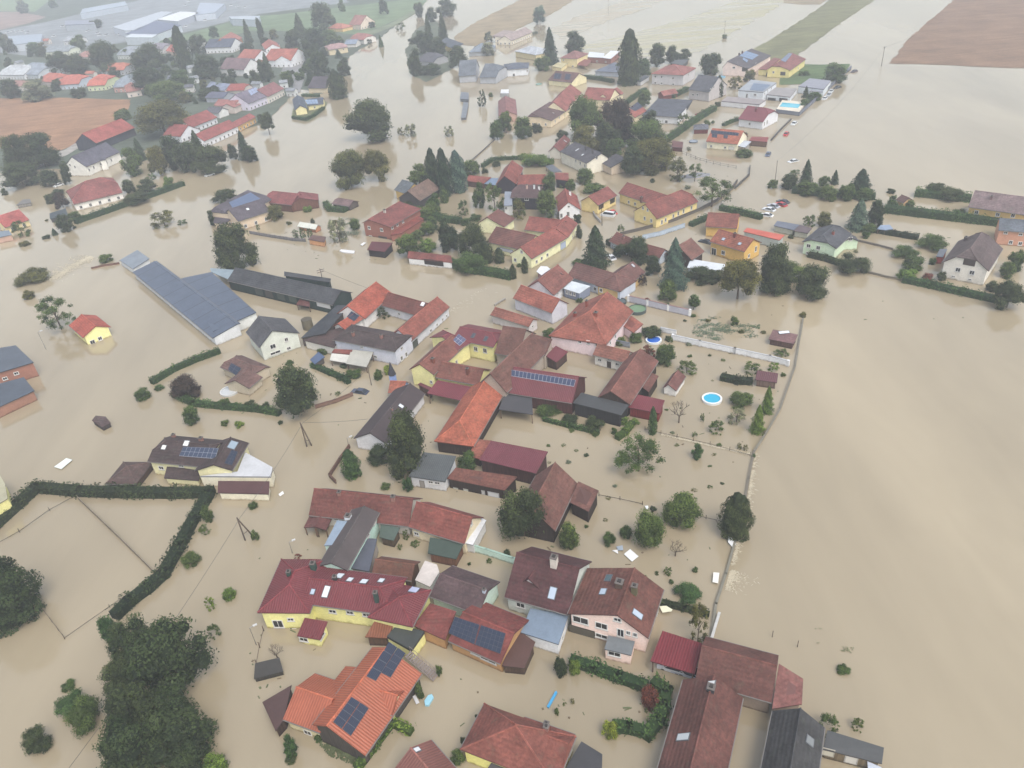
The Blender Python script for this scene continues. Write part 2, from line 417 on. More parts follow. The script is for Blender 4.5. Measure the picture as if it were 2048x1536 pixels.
    for it in sky:
        hp = hitpoly(P(it[:2]), allp, 'roof')
        if hp is None: MISS.append((label[:30], it)); continue
        q, n = hp[1], hp[2]; r = nrm(np.cross(UP, n)) if abs(n[2]) < .99 else np.array([1., 0, 0]); v = np.cross(n, r); a = it[2] if len(it) > 2 else .8; b = it[3] if len(it) > 3 else 1.2
        f = MB(); f.obox(q+n*.05, r, v, n, a/2+.1, b/2+.1, .07, mat('paint', (96, 100, 106), .5)); fo = f.build('skylight', roof_o, base)
        f = MB(); f.obox(q+n*.135, r, v, n, a/2, b/2, .01, mat('glass', it[4] if len(it) > 4 else (176, 190, 206))); f.build('pane', fo, base)
    for it in chim:
        hp = hitpoly(P(it[:2]), allp, 'roof')
        if hp is None: MISS.append((label[:30], it)); continue
        q = hp[1]; h = it[2] if len(it) > 2 else 1.2; s_ = it[3] if len(it) > 3 else .32; cc = it[4] if len(it) > 4 else chimc
        u = wings[0].get('u'); u = np.array([1., 0, 0]) if u is None else u; v = np.cross(UP, u)
        f = MB(); f.obox(q+UP*(h/2-.3), u, v, UP, s_, s_, h/2+.3, mat('plaster2', cc)); f.obox(q+UP*(h+.05), u, v, UP, s_+.07, s_+.07, .06, mat('plaster2', (110, 104, 100)))
        f.obox(q+UP*(h+.2), u, v, UP, s_*.5, s_*.5, .1, mat('paint', (50, 46, 44), .8)); f.build('chimney', roof_o, base)
    return root
# ------------------------------------------------------------------ buildings
T = lambda c: ('tile', c)
RB = lambda c: ('rib', c)
FL = lambda c: ('flat', c)
PL = lambda c: ('plaster', c)
WD = lambda c: ('wood', c)
# --- near the bottom
K(500, 1050, 4)
H('yellow two-storey villa with wide maroon hipped roof and a row of skylights', [
    G((60, 700), (250, 272), (330, 440), 4.0, 22, (1, 1)),
    G((400, 622), (1125, 722), (850, 475), 4.0, 20, (0, .8)),
    G((1300, 815), (1450, 520), (1200, 560), 4.0, 20, (1, 1)),
    C4((375, 885), (560, 918), (605, 770), 2.1, 2.8, oh=.35)],
    RB((130, 52, 58)), PL((236, 230, 140)), short='yellow villa',
    win=[(225, 790, 1.6, 1.6), (325, 755, 1.0, .6), (430, 915, 1.4, .8), (575, 880, 1.3, .9), (350, 840, 1.0, .7), (660, 690, 1.2, .7), (800, 700, 1.2, .7), (930, 718, 1.2, .7), (1050, 735, 1.0, .9)],
    sky=[(718, 410, 1.0, 1.4, (215, 222, 230)), (800, 440, .8, 1.1, (215, 222, 230)), (912, 455, 1.0, 1.2, (215, 222, 230)), (1050, 447, .8, 1.1, (215, 222, 230)), (610, 535, .9, 1.8, (220, 224, 228)), (1312, 522, 1.3, 1.5, (190, 196, 224)), (503, 535, .6, .8)],
    chim=[(512, 350, 1.3, .4, (60, 84, 76)), (315, 400, .8, .3, (60, 84, 76)), (683, 440, .8, .3, (60, 60, 62)), (1018, 610, 2.0, .3, (60, 78, 72))])
H('dark flat roof terrace with yellow parapet at the end of the yellow villa', [
    Q((1095, 890, 2.6), (1290, 1000, 2.6), (1395, 850, 2.6), (1180, 790, 2.6), oh=.05, t=.5)], FL((70, 74, 72)), PL((236, 230, 140)), name='terrace_annex', cat='annex', short='dark roof terrace')
H('small rusty orange lean-to roof beside the dark roof terrace', [
    Q((920, 895, 2.2), (1100, 905, 2.2), (1160, 765, 3.0), (1000, 762, 3.0))], RB((150, 84, 52)), WD((96, 74, 58)), name='lean_to', cat='shed', short='orange lean-to')
H('long red outbuilding carrying a big dark solar array with orange end trim', [
    G((1585, 925), (2003, 1110), (1690, 690), 2.6, 22, og=.2),
    Q((1310, 805, 3.0), (1560, 920, 2.6), (1650, 690, 3.2), (1440, 625, 3.2))],
    T((132, 62, 56)), PL((190, 140, 84)), short='solar outbuilding', name='outbuilding', cat='outbuilding',
    sol=[((1640, 735), (1838, 800), (1795, 955), (1590, 865), 6, 4), ((1850, 803), (2046, 868), (2003, 1030), (1802, 957), 6, 4)],
    win=[(1800, 1022, 1.4, .8), (1905, 1075, 2.6, .8)])
H('dark brown low gabled workshop roof behind the solar outbuilding', [G((1435, 568), (1828, 712), (1515, 388), 3.0, 24)], T((92, 70, 72)), PL((190, 216, 200)), short='brown workshop', name='workshop', cat='workshop', chim=[(1875, 535, .6, .25, (190, 200, 215))])
H('pale concrete slab terrace between two brown workshop roofs', [Q((1320, 440, 2.6), (1440, 495, 2.6), (1515, 375, 2.6), (1495, 315, 2.6), (1400, 285, 2.6), oh=.05)], FL((214, 206, 200)), PL((200, 200, 196)), name='slab_terrace', cat='terrace', short='pale slab terrace')
H('rust brown tiled shed next to the pale slab terrace', [G((972, 400), (1292, 445), (1150, 295), 2.6, 34)], T((118, 72, 56)), WD((90, 66, 50)), name='shed', cat='shed', short='rust brown shed')
H('garden pavilion with dark green sheet roof on wooden posts', [Q((1422, 225, 2.2), (1650, 272, 2.2), (1712, 140, 2.6), (1440, 98, 2.6))], FL((70, 84, 76)), WD((112, 76, 56)), name='pavilion', cat='pavilion', short='green pavilion')
K(512, 1280, 6)
H('sprawling orange tiled house with two dark solar arrays and a hipped wing', [
    G((1310, 1388), (1990, 402), (835, 1050), 2.6, 27, back=.5, og=.25, wall=WD((74, 68, 64))),  # main wing wall painted dark for the shade under the open gable
    G((322, 950), (770, 1113), (470, 560), 2.6, 27, (.0, 0)),
    Q((905, 530, 2.8), (1075, 312, 2.8), (1360, 335, 4.9), (1055, 750, 4.9), t=.3),
    E((1612, 892), (1718, 672), (1812, 608), (1330, 560), 2.8)],
    RB((184, 92, 62)), PL((214, 200, 150)), short='orange solar house',
    sol=[((1595, 25), (1692, 92), (1435, 492), (1325, 437), 6, 4), ((1700, 95), (1790, 160), (1612, 450), (1502, 395), 5, 4), ((1145, 685), (1245, 748), (1025, 1065), (925, 985), 6, 4), ((1252, 752), (1350, 820), (1135, 1150), (1035, 1072), 6, 4)],
    win=[(400, 1030, 1.2, .8), (620, 1110, 1.2, .9)])
H('dark brown sheet lean-to against the end of the orange solar house', [Q((75, 745, 2.0), (235, 1092, 2.0), (335, 950, 2.6), (425, 540, 2.6))], FL((88, 66, 64)), WD((70, 54, 48)), name='lean_to', cat='shed', short='brown lean-to')
K(500, 1050, 4)
H('half sunken garden shed with sagging black felt roof', [Q((32, 1230, .9), (265, 1170, .9), (235, 1060, 1.7), (40, 1105, 1.7), oh=.1)], FL((64, 62, 60)), WD((70, 66, 60)), name='garden_shed', cat='shed', short='black felt shed')
K(853, 1280, 6)
H('brick red L-shaped house with a yellow gable end beside a dark flat roof', [
    G((1000, 1310), (1625, 1540), (1700, 1242), 3.0, 34),
    G((405, 1312), (692, 762), (1080, 1010), 3.0, 30, (1, 1))],
    T((138, 74, 62)), PL((234, 226, 120)), short='brick red house', chim=[(1442, 1085, .9, .3), (1440, 1050, .9, .3)], win=[(1720, 1330, .9, 1.0)])
H('dark flat bitumen roof beside the yellow gable of the brick red house', [Q((1655, 1560, 2.2), (1860, 1215, 2.2), (2110, 1370, 2.2), (2100, 1700, 2.2))], FL((72, 72, 76)), PL((180, 176, 170)), name='garage', cat='garage', short='dark flat garage')
H('dark low roof with a white edge in front of the brick red house', [Q((735, 1530, 2.0), (870, 1355, 2.4), (1090, 1400, 2.4), (1060, 1640, 2.0))], FL((84, 80, 82)), PL((180, 176, 170)), name='annex', cat='annex', short='white edged annex')
K(512, 1280, 6)
H('brown and red ribbed roof house cut by the bottom edge of the view', [G((2100, 1195), (2440, 1580), (1850, 1290), 2.6, 28)], RB((140, 84, 74)), PL((190, 180, 160)), short='bottom edge house', sky=[(1930, 1320, .6, .8, (220, 222, 225))])
K(1000, 1050, 4)
H('pink house with broad asymmetrical brown roof facing the flooded driveway', [
    E((540, 712), (935, 728), (1187, 902), (1078, 342), 4.3, hr=6.9, heR=3.7, og=.25),
    C4((835, 992), (1050, 1042), (1088, 932), 2.3, oh=.12, roof=FL((120, 126, 130)))],
    T((116, 68, 58)), PL((240, 208, 194)), short='pink house',
    win=[(645, 760, 2.4, 1.3), (812, 806, 1.8, 1.2), (940, 757, 1.1, .7), (965, 862, 1.0, 1.6), (1026, 862, .6, .8), (1081, 877, .6, .8), (915, 1030, 1.8, .9), (812, 888, 1.8, .8), (1258, 720, .8, 1.0)],
    door=[(655, 850, 4.0, 1.5, (84, 80, 70))],  # dark panel painted for the shaded carport recess, not a real door
    sky=[(825, 535, 1.1, .9), (1098, 715, .9, 1.6), (868, 425, 1.2, .9, (70, 90, 96))],
    chim=[(955, 490, 1.0, .55, (96, 80, 70)), (1075, 545, 1.6, .4, (104, 100, 76))])
H('maroon tiled house with a small gabled dormer and a tall white chimney', [
    G((35, 575), (545, 718), (440, 298), 3.4, 36),
    E((158, 470), (268, 375), (328, 500), (330, 290), 4.9, hr=6.3, oh=.2, wall=PL((222, 216, 214)))],
    T((92, 52, 54)), PL((196, 204, 196)), short='white chimney house', sky=[(420, 545, 1.0, 1.7)], chim=[(435, 318, 1.7, .5, (222, 214, 204))], win=[(165, 640, 1.4, 1.0), (215, 545, 1.0, .8)])
H('white flat garage with a blue grey sheet roof next to the pink house', [Q((165, 858, 2.6), (468, 955, 2.6), (548, 722, 2.6), (245, 665, 2.6), oh=.15)], FL((128, 144, 162)), PL((222, 224, 228)), name='garage', cat='garage', short='blue roofed garage', win=[(500, 900, .7, .9)])
H('brown felt carport roof at the orange trimmed end of the solar outbuilding', [Q((15, 1125, 2.0), (195, 1145, 2.0), (282, 935, 2.4), (135, 830, 2.4))], FL((92, 66, 60)), WD((84, 66, 54)), name='carport', cat='carport', short='brown carport', posts=False)
H('bright maroon ribbed carport with white cars under it by the pink house', [Q((1203, 1088, 2.6), (1558, 1192, 2.6), (1622, 948, 3.2), (1300, 845, 3.2))], RB((134, 42, 50)), 'open' if False else WD((70, 48, 44)), name='carport', cat='carport', short='maroon carport', posts=True)
K(1194, 1152, 4)
H('huge old T-shaped farmstead barn with dark weathered and red tiled slopes', [
    G((1168, 975), (952, 2000), (748, 1540), 3.2, 36),
    G((785, 838), (1398, 1012), (1250, 668), 3.2, 34),
    Q((1400, 1062, 3.1), (1640, 1024, 3.1), (1650, 822, 3.6), (1455, 700, 4.6), roof=T((142, 86, 80)))],
    T((112, 66, 58)), PL((150, 130, 112)), short='T-shaped barn', name='barn', cat='barn', chim=[(912, 905, .5, .45, (60, 60, 66))], sky=[(692, 1290, .9, 1.7, (190, 196, 200)), (915, 875, 1.2, 1.0, (236, 238, 240))])
H('black slate barn with a worn patched slope below the red corner roof', [G((1822, 1212), (1715, 2000), (1590, 1290), 3.2, 36)], T((66, 66, 68)), PL((120, 112, 104)), short='black slate barn', name='barn', cat='barn', sky=[(1700, 1320, 1.0, 1.0, (120, 124, 126))])
K(1536, 1152, 4)
H('row of low dark sheds with white gates at the lower field edge', [Q((440, 1385, 2.0), (912, 1500, 2.0), (928, 1372, 2.6), (475, 1232, 2.6))], FL((82, 84, 86)), WD((120, 106, 84)), name='shed_row', cat='shed', short='dark shed row', door=[(480, 1410, 1.4, 1.4, (210, 206, 190)), (665, 1470, 1.4, 1.4, (215, 212, 205))])
H('small shed with a bluish white sheet roof at the end of the shed row', [Q((795, 1480, 1.6), (800, 1545, 1.6), (915, 1575, 1.6), (908, 1530, 1.6))], FL((205, 212, 225)), WD((120, 110, 100)), name='shed', cat='shed', short='white sheet shed')

# --- tile 512,768
K(512, 768, 4)
H('long farmhouse with mottled old red roof along the lower garden lane', [
    G((422, 1048), (1222, 1138), (470, 838), 2.7, 40, (0, 0))], T((124, 66, 58)), PL((206, 200, 190)), short='mottled long farmhouse', chim=[(668, 880, .5, .3), (1100, 925, .8, .35), (1328, 920, .9, .3)], win=[(640, 1080, .8, .6), (1160, 1130, .8, .6)])
H('cottage with evenly red tiled roof and a cream gable end', [G((1218, 1142), (1668, 1278), (1245, 932), 3.0, 40)], T((142, 72, 62)), PL((222, 206, 168)), short='cream gable cottage', win=[(1284, 1197, .9, .7), (1722, 1110, .5, 1.1)])
H('mint green house with long dark ridge roof and white ridge line', [
    G((988, 1028), (730, 1490), (862, 985), 4.3, 24)], FL((88, 80, 80)), PL((184, 224, 208)), short='mint house', win=[(945, 1100, .8, 1.0), (895, 1200, .8, 1.0)], chim=[(740, 1075, .7, .5, (222, 226, 232))])
H('pale blue sheet metal lean-to roof on the mint house', [Q((545, 1292, 4.2), (712, 1282, 4.9), (802, 1105, 4.9), (648, 1090, 4.2), oh=.1)], FL((150, 166, 184)), PL((184, 214, 204)), name='lean_to', cat='lean-to', short='blue sheet lean-to')
H('slate coloured flat strip roof beside the mint house', [Q((745, 1470, 2.8), (905, 1500, 2.8), (968, 1238, 2.8), (872, 1232, 2.8))], FL((92, 96, 108)), PL((150, 140, 130)), name='annex', cat='annex', short='slate strip annex')
H('small brown twin porch roof with white arched trusses over the lane', [Q((382, 1148, 2.0), (470, 1142, 2.7), (520, 1052, 2.7), (432, 1045, 2.0), oh=.2), Q((470, 1142, 2.7), (562, 1168, 2.0), (612, 1062, 2.0), (520, 1052, 2.7), oh=.2)], T((112, 64, 60)), WD((206, 202, 198)), name='porch', cat='porch', short='arched porch', posts=True)
H('small green felt garden hut under the long farmhouse eaves', [Q((985, 1225, 2.0), (1100, 1252, 2.0), (1152, 1150, 2.4), (1000, 1118, 2.4))], FL((86, 100, 92)), WD((90, 76, 60)), name='garden_hut', cat='hut', short='green felt hut')
H('narrow white roofed storage strip along the cream gable', [Q((1672, 1272, 2.4), (1735, 1288, 2.4), (1842, 1090, 2.4), (1788, 1062, 2.4))], FL((226, 228, 232)), PL((205, 205, 205)), name='storage_shed', cat='shed', short='white storage strip')
H('long black roofed farmhouse with peeling white gable by the big willow', [
    E((776, 440), (918, 382), (1045, 470), (1235, -5), 2.8, og=.2)], FL((76, 66, 68)), PL((206, 206, 210)), short='black roofed farmhouse', sky=[(1160, 178, .8, 1.0, (215, 220, 224))], chim=[(1088, 205, .4, .2)], win=[(1355, 215, .7, .9), (1305, 280, .7, .9)])
H('long bright orange tiled wing with a hipped lower end', [G((1990, 62), (1740, 500), (1560, 405), 2.9, 33, (0, 1)), Q((1700, 575, 2.2), (1790, 600, 2.2), (1885, 452, 2.6), (1760, 440, 2.6), roof=T((160, 88, 70)))], T((182, 92, 66)), WD((60, 48, 42)), short='bright orange wing', name='farm_wing', cat='farm building')
H('small white house with grey corrugated roof beside the big willow', [Q((1222, 738, 2.7), (1515, 782, 2.7), (1602, 576, 3.9), (1340, 545, 3.9))], RB((92, 98, 100)), PL((206, 208, 212)), short='grey corrugated house', win=[(1398, 785, 1.0, .6), (1450, 792, 1.0, .6)], door=[(1330, 800, .9, 1.6, (150, 146, 140))])
H('low open stable with rusty brown roof and dark front', [Q((1525, 755, 2.3), (1990, 850, 2.3), (2090, 740, 3.6), (1598, 668, 3.6))], T((124, 72, 60)), WD((52, 42, 38)), name='stable', cat='stable', short='rusty stable', door=[(1600, 850, .9, 1.2, (200, 200, 190)), (1680, 860, .9, 1.2, (200, 200, 190)), (1818, 868, .6, .9, (200, 200, 200)), (1900, 885, 2.2, 1.0, (214, 216, 220))])
H('large flat maroon sheet metal barn roof beside the bright orange wing', [Q((1785, 605, 3.2), (2240, 715, 3.2), (2335, 540, 4.2), (1880, 452, 4.2))], RB((126, 58, 68)), WD((70, 46, 44)), name='barn', cat='barn', short='flat maroon barn')
K(1024, 768, 4)
H('steep old barn with mossy red brown roof and a short side wing', [
    G((525, 795), (345, 1175), (268, 775), 3.2, 45), Q((462, 945, 3.0), (612, 1020, 3.0), (694, 852, 3.2), (530, 778, 4.0))], T((120, 76, 66)), WD((56, 46, 42)), short='mossy old barn', name='barn', cat='barn')
K(740, 560, 3.4133)
H('maroon sheet carport beside the black roofed farmhouse courtyard', [Q((388, 772, 2.8), (668, 832, 2.8), (725, 735, 3.3), (462, 683, 3.3))], RB((134, 56, 66)), WD((66, 50, 46)), name='carport', cat='carport', short='courtyard carport', posts=True)
H('big courtyard barn with brown saddle roof and dark verge boards', [
    E((728, 722), (822, 640), (938, 765), (1110, 362), 4.2, og=.2),
    G((850, 500), (1010, 525), (905, 315), 3.6, 36),
    Q((1195, 515, 4.0), (1245, 402, 6.0), (1115, 368, 6.4), (1120, 480, 5.0)),
    ], T((120, 78, 68)), PL((170, 156, 140)), short='courtyard barn', name='barn', cat='barn')
H('small maroon lean-to roof on the grey gable of the courtyard barn', [Q((1200, 518, 3.2), (1272, 562, 2.4), (1352, 490, 2.4), (1268, 448, 3.2))], RB((128, 58, 66)), WD((80, 60, 54)), name='lean_to', cat='lean-to', short='maroon lean-to')
H('maroon metal roofed hall with a single row of tall solar panels', [G((928, 768), (1380, 840), (1150, 620), 3.4, 33)], RB((124, 54, 62)), WD((84, 50, 48)), short='maroon solar hall', name='barn', cat='barn',
  sol=[((968, 615), (1405, 683), (1393, 728), (965, 655), 16, 1, (60, 70, 96), (170, 174, 184))])
H('dark felt roofed open shed between the orange wing and the maroon hall', [Q((878, 882, 2.5), (1112, 918, 2.5), (1105, 798, 3.0), (925, 765, 3.0))], FL((78, 78, 82)), WD((60, 52, 48)), name='open_shed', cat='shed', short='dark felt shed', posts=True)
H('black timber barn with flat tarred roof next to the maroon hall', [Q((1385, 838, 3.2), (1715, 922, 3.2), (1768, 852, 3.2), (1442, 768, 3.2))], FL((76, 78, 80)), WD((44, 42, 44)), name='timber_barn', cat='barn', short='black timber barn')
H('steep brown barn with a patch of new orange tiles', [
    E((1560, 792), (1640, 764), (1768, 860), (1848, 470), 3.2, og=.15), Q((1838, 716, 2.8), (1902, 764, 2.6), (1970, 655, 2.6), (1880, 615, 3.2)), ], T((126, 76, 66)), WD((62, 50, 44)), short='patched barn', name='barn', cat='barn')
H('white stable with flaking walls and light red roof by the patched barn', [G((1520, 510), (1745, 565), (1535, 432), 3.0, 34)], T((152, 92, 76)), PL((216, 212, 204)), short='flaking white stable', name='stable', cat='stable', win=[(1568, 546, .9, .7), (1688, 575, .9, .7), (1632, 540, .9, .7)], door=[(1632, 578, .9, 1.5)])
H('maroon roofed red shed at the end of the black timber barn', [Q((1762, 868, 2.4), (1978, 912, 2.4), (2012, 820, 2.9), (1812, 778, 2.9))], RB((134, 54, 62)), WD((120, 44, 44)), name='shed', cat='shed', short='red shed')
H('yellow courtyard house with maroon and brown roofs and a solar water panel', [
    G((560, 402), (842, 458), (750, 345), 4.6, 18, (.0, .6)),
    G((598, 478), (688, 428), (560, 352), 4.6, 20, (0, 1)),
    ], RB((130, 60, 66)), PL((238, 230, 150)), short='yellow courtyard house', sol=[((605, 370), (657, 408), (612, 450), (565, 412), 3, 2, (84, 92, 120), (190, 190, 200))], sky=[(705, 380, .7, 1.3, (70, 76, 84)), (790, 402, .7, 1.3, (70, 76, 84))],
    win=[(722, 470, 1.0, 1.2), (785, 482, 1.0, 1.2)], chim=[(720, 245, 1.2, .4, (120, 70, 64))])
H('yellow gabled street wing with red brown roof joined to the courtyard house', [
    E((265, 612), (335, 577), (440, 642), (560, 375), 4.3, og=.15),
    G((445, 662), (738, 718), (600, 578), 3.4, 32)], T((134, 78, 66)), PL((238, 230, 150)), short='yellow street wing', win=[(590, 560, .8, .9), (418, 695, .6, .7)], chim=[(430, 560, 1.0, .35, (130, 76, 62)), (668, 640, 1.4, .3, (120, 76, 64))])
H('little chapel with orange roof and a blue bell turret under a dark spire', [G((122, 770), (230, 775), (160, 690), 2.4, 34), ], T((172, 92, 70)), PL((120, 150, 206)), short='blue chapel', name='chapel', cat='chapel')
H('tiny maroon canopy between the chapel and the yellow street wing', [Q((325, 712, 2.2), (410, 755, 2.2), (425, 735, 2.6), (345, 700, 2.6))], RB((128, 60, 66)), WD((90, 70, 60)), name='canopy', cat='canopy', short='tiny canopy')
H('pink villa with tall reddish hipped roof and two chimneys near the round pools', [
    G((1612, 442), (1800, 212), (1445, 275), 4.2, 31, hips=(1, 0), back=1.15),
    Q((1715, 305, 2.8), (1800, 360, 2.6), (1865, 300, 2.6), (1745, 215, 3.6), roof=T((160, 88, 72)))], T((158, 86, 70)), PL((232, 208, 212)), short='pink villa', winc=(240, 240, 240),
    win=[(1325, 378, .8, .8), (1378, 402, .8, .9), (1432, 420, .8, .9), (1490, 425, .8, .9), (1550, 442, .8, .9), (1640, 430, .8, .9), (1675, 385, .8, .9)],
    chim=[(1400, 248, 1.0, .35, (150, 76, 66)), (1542, 245, 1.0, .4, (150, 84, 70)), (1480, 180, 1.6, .3, (150, 84, 72))])
H('pale lilac gabled barn with a bare white end wall and orange roof', [G((975, 124), (1240, 226), (1015, 28), 3.6, 38)], T((164, 88, 72)), PL((204, 204, 216)), short='lilac barn', name='barn', cat='barn')
H('low whitewashed shed with long orange brown roof beside the street', [G((820, 238), (1083, 320), (838, 182), 2.6, 30)], T((158, 92, 76)), PL((206, 200, 200)), short='low whitewashed shed', name='shed', cat='shed', win=[(1110, 315, .7, .5)])
K(1024, 768, 4)
H('tiny white hut with brown saddle roof between the barn and the round pool', [E((1208, 28), (1248, 5), (1312, 55), (1330, -112), 1.9, oh=.2)], T((120, 74, 68)), PL((220, 218, 214)), name='hut', cat='hut', short='tiny white hut')

# --- tile 512,384
K(512, 384, 4)
H('grey white farm residence with dark brown hipped roof facing the street corner', [
    G((612, 1180), (1112, 1277), (880, 1120), 4.2, 17, (1, .8))], T((78, 64, 64)), PL((200, 204, 220)), short='farm residence', win=[(955, 1318, .9, .7), (1165, 1330, .8, 1.2), (1202, 1300, .8, 1.2), (1165, 1250, .8, .6), (845, 1240, .8, .5)], chim=[(780, 1150, 1.0, .3), (1005, 1170, 1.0, .3)])
H('courtyard farm with red tiled wings and a white walled street front', [
    G((1242, 1192), (1550, 918), (1255, 1005), 3.0, 36, og=.15),
    G((1000, 905), (1340, 1004), (1100, 815), 3.0, 36, roof=T((122, 68, 60)))], T((152, 80, 66)), PL((204, 206, 214)), short='courtyard farm', name='farmhouse', cat='farmhouse', win=[(1525, 990, .7, .7), (1493, 1020, .7, .7), (1448, 1062, .7, .7), (1398, 1108, .8, .8), (1145, 975, .9, .6)],
    door=[(1272, 1215, 2.4, 1.8, (70, 80, 74))], sky=[(1335, 898, 1.1, 1.1, (235, 236, 238))])
H('bright orange tiled barn wing with a white verge behind the courtyard', [
    G((872, 1014), (1095, 812), (742, 905), 3.4, 34, og=.15),
    G((715, 1105), (862, 1012), (605, 1085), 3.3, 30)], T((176, 82, 62)), PL((216, 214, 212)), short='orange barn wing', name='barn_wing', cat='barn', sol=[((762, 955), (825, 992), (785, 1035), (725, 1000), 3, 3)])
H('low black slate wing with curved eaves behind the orange barn wing', [Q((358, 1168, 2.6), (555, 1128, 4.0), (750, 905, 4.4), (648, 905, 3.2), (440, 1090, 2.6))], T((66, 70, 78)), WD((80, 70, 64)), name='farm_wing', cat='farm building', short='black slate wing')
H('dark brown lower roof at the corner of the farm residence', [Q((380, 1185, 2.6), (625, 1245, 2.6), (740, 1060, 3.4), (560, 1120, 3.4))], T((84, 64, 62)), PL((206, 204, 196)), name='annex', cat='annex', short='dark brown annex')
H('white garden pergola with a red brown roof strip', [Q((605, 1285, 2.2), (765, 1298, 2.2), (770, 1262, 2.8), (625, 1255, 2.8), roof=T((140, 70, 62))), Q((590, 1345, 1.7), (740, 1370, 1.7), (760, 1305, 2.1), (605, 1290, 2.1), roof=FL((216, 214, 206)))], FL((216, 214, 206)), WD((214, 212, 206)), name='pergola', cat='pergola', short='white pergola', posts=True)
H('pale stained awning roof over the terrace of the farm residence', [Q((718, 1372, 1.9), (885, 1400, 1.9), (940, 1278, 2.6), (765, 1262, 2.6))], RB((196, 194, 182)), WD((200, 198, 190)), name='awning', cat='awning', short='pale awning', posts=True)
H('very long black roofed stable row with white framed gates', [
    G((-232, 708), (614, 905), (-158, 608), 3.2, 30, og=.2), Q((225, 668, 4.6), (590, 722, 4.6), (600, 692, 3.4), (225, 635, 3.4))], T((72, 74, 80)), WD((46, 62, 60)), short='black stable row', name='stable', cat='stable',
    door=[(25, 800, 3.0, 2.0, (52, 66, 66)), (105, 818, 3.0, 2.0, (60, 60, 60)), (200, 838, 3.0, 2.0, (50, 66, 62)), (295, 858, 3.0, 2.0, (50, 70, 64)), (540, 905, 5.0, 1.4, (214, 216, 218))])
H('small brown canopy in front of the black stable row', [Q((320, 900, 1.9), (430, 915, 1.9), (425, 850, 2.6), (360, 838, 2.6))], T((116, 64, 60)), WD((90, 66, 60)), name='canopy', cat='canopy', short='brown canopy', posts=True)
H('grey white villa with slate hipped gable roof and small balcony', [E((42, 1262), (150, 1128), (330, 1110), (20, 990), 4.2, hr=7.4)], T((84, 84, 90)), PL((202, 208, 196)), short='grey white villa', win=[(135, 1235, 1.4, 1.2), (242, 1180, .9, 1.0), (262, 1250, 1.0, .8), (155, 1285, 2.6, .7)], chim=[(370, 1120, 1.2, .3)] if False else [])
H('round weathered silo standing by the black slate wing', [], name='silo', cat='silo') if False else None
K(0, 384, 4)
H('long steel blue shed roof crossing the flooded meadow', [
    G((1060, 640), (1700, 1168), (1205, 535), 2.6, 9, back=.12, og=.1), Q((955, 545, 2.2), (1062, 615, 2.2), (1195, 532, 2.9), (1100, 462, 2.9), roof=RB((136, 148, 162)))], ('panel', (92, 102, 120)), PL((206, 210, 214)), short='long blue shed', name='machine_shed', cat='shed')
H('wide steel blue hall with a pale metal end wall beside the long shed', [
    G((1735, 1125), (1445, 692), (2010, 985), 3.2, 1) if False else Q((1705, 1115, 3.0), (2050, 962, 3.8), (1690, 640, 3.8), (1450, 690, 3.0))], ('panel', (92, 102, 120)), PL((212, 216, 214)), short='steel blue hall', name='storage_hall', cat='hall')
H('small pale translucent roof between the blue hall and the stable row', [Q((1690, 640, 3.0), (1830, 700, 3.0), (1870, 622, 3.0), (1680, 608, 3.0))], FL((150, 166, 176)), WD((150, 150, 146)), name='canopy', cat='canopy', short='pale canopy', posts=True)
H('yellow cottage with orange red saddle roof alone in the flooded meadow', [E((662, 1165), (765, 1072), (885, 1078), (650, 978), 2.8, oh=.6)], T((188, 84, 66)), PL((240, 232, 150)), short='yellow cottage', win=[(800, 1172, 1.0, 1.0), (740, 1200, 1.2, 1.1)])
H('grey roofed brick warehouse at the edge of the meadow', [Q((-60, 1460, 4.2), (268, 1362, 4.2), (125, 1225, 4.6), (-80, 1260, 4.6))], FL((92, 100, 112)), PL((160, 104, 84)), short='brick warehouse', name='warehouse', cat='warehouse', win=[(40, 1492, 1.0, .7), (130, 1450, 1.0, .7)])
K(0, 768, 4)
H('low brick shed with smooth slate grey roof below the warehouse', [Q((-60, 208, 2.8), (275, 52, 2.8), (190, -55, 3.4), (-60, 10, 3.4))], FL((84, 92, 104)), PL((160, 110, 88)), short='slate brick shed', name='shed', cat='shed')
H('round yellow walled building cut by the edge of the view', [Q((-80, 1000, 4), (60, 915, 4), (40, 800, 4), (0, 730, 4), (-80, 720, 4), oh=.2)], FL((180, 176, 150)), PL((238, 230, 140)), short='round yellow building')
H('dark brown bungalow with solar panels and a white dish on the roof', [
    G((1178, 618), (1650, 665), (1500, 470), 3.8, 26, (.5, .3)),
    Q((1312, 752, 1.6), (1590, 772, 1.6), (1610, 670, 2.6), (1335, 660, 2.6))], T((76, 60, 60)), PL((222, 214, 160)), short='brown bungalow',
    sol=[((1468, 505), (1750, 515), (1722, 598), (1435, 575), 8, 2, (60, 70, 92), (150, 156, 168))], sky=[(1312, 508, .9, .9, (225, 225, 220)), (1492, 476, 1.1, 1.1, (230, 230, 228))], chim=[(1392, 425, .7, .3), (1612, 455, .8, .35)], win=[(1290, 670, 1.1, .8), (1450, 655, 1.1, .5)])
H('cross gable wing with a blue skylight and narrow solar strip', [E((1560, 690), (1740, 590), (1855, 695), (1845, 425), 3.7, hr=5.2)], T((76, 60, 60)), PL((222, 214, 160)), short='cross gable wing', name='house_wing', cat='house', sol=[((1852, 530), (1902, 545), (1855, 652), (1795, 635), 2, 5)], sky=[(1862, 490, 2.2, 1.4, (150, 166, 180))])
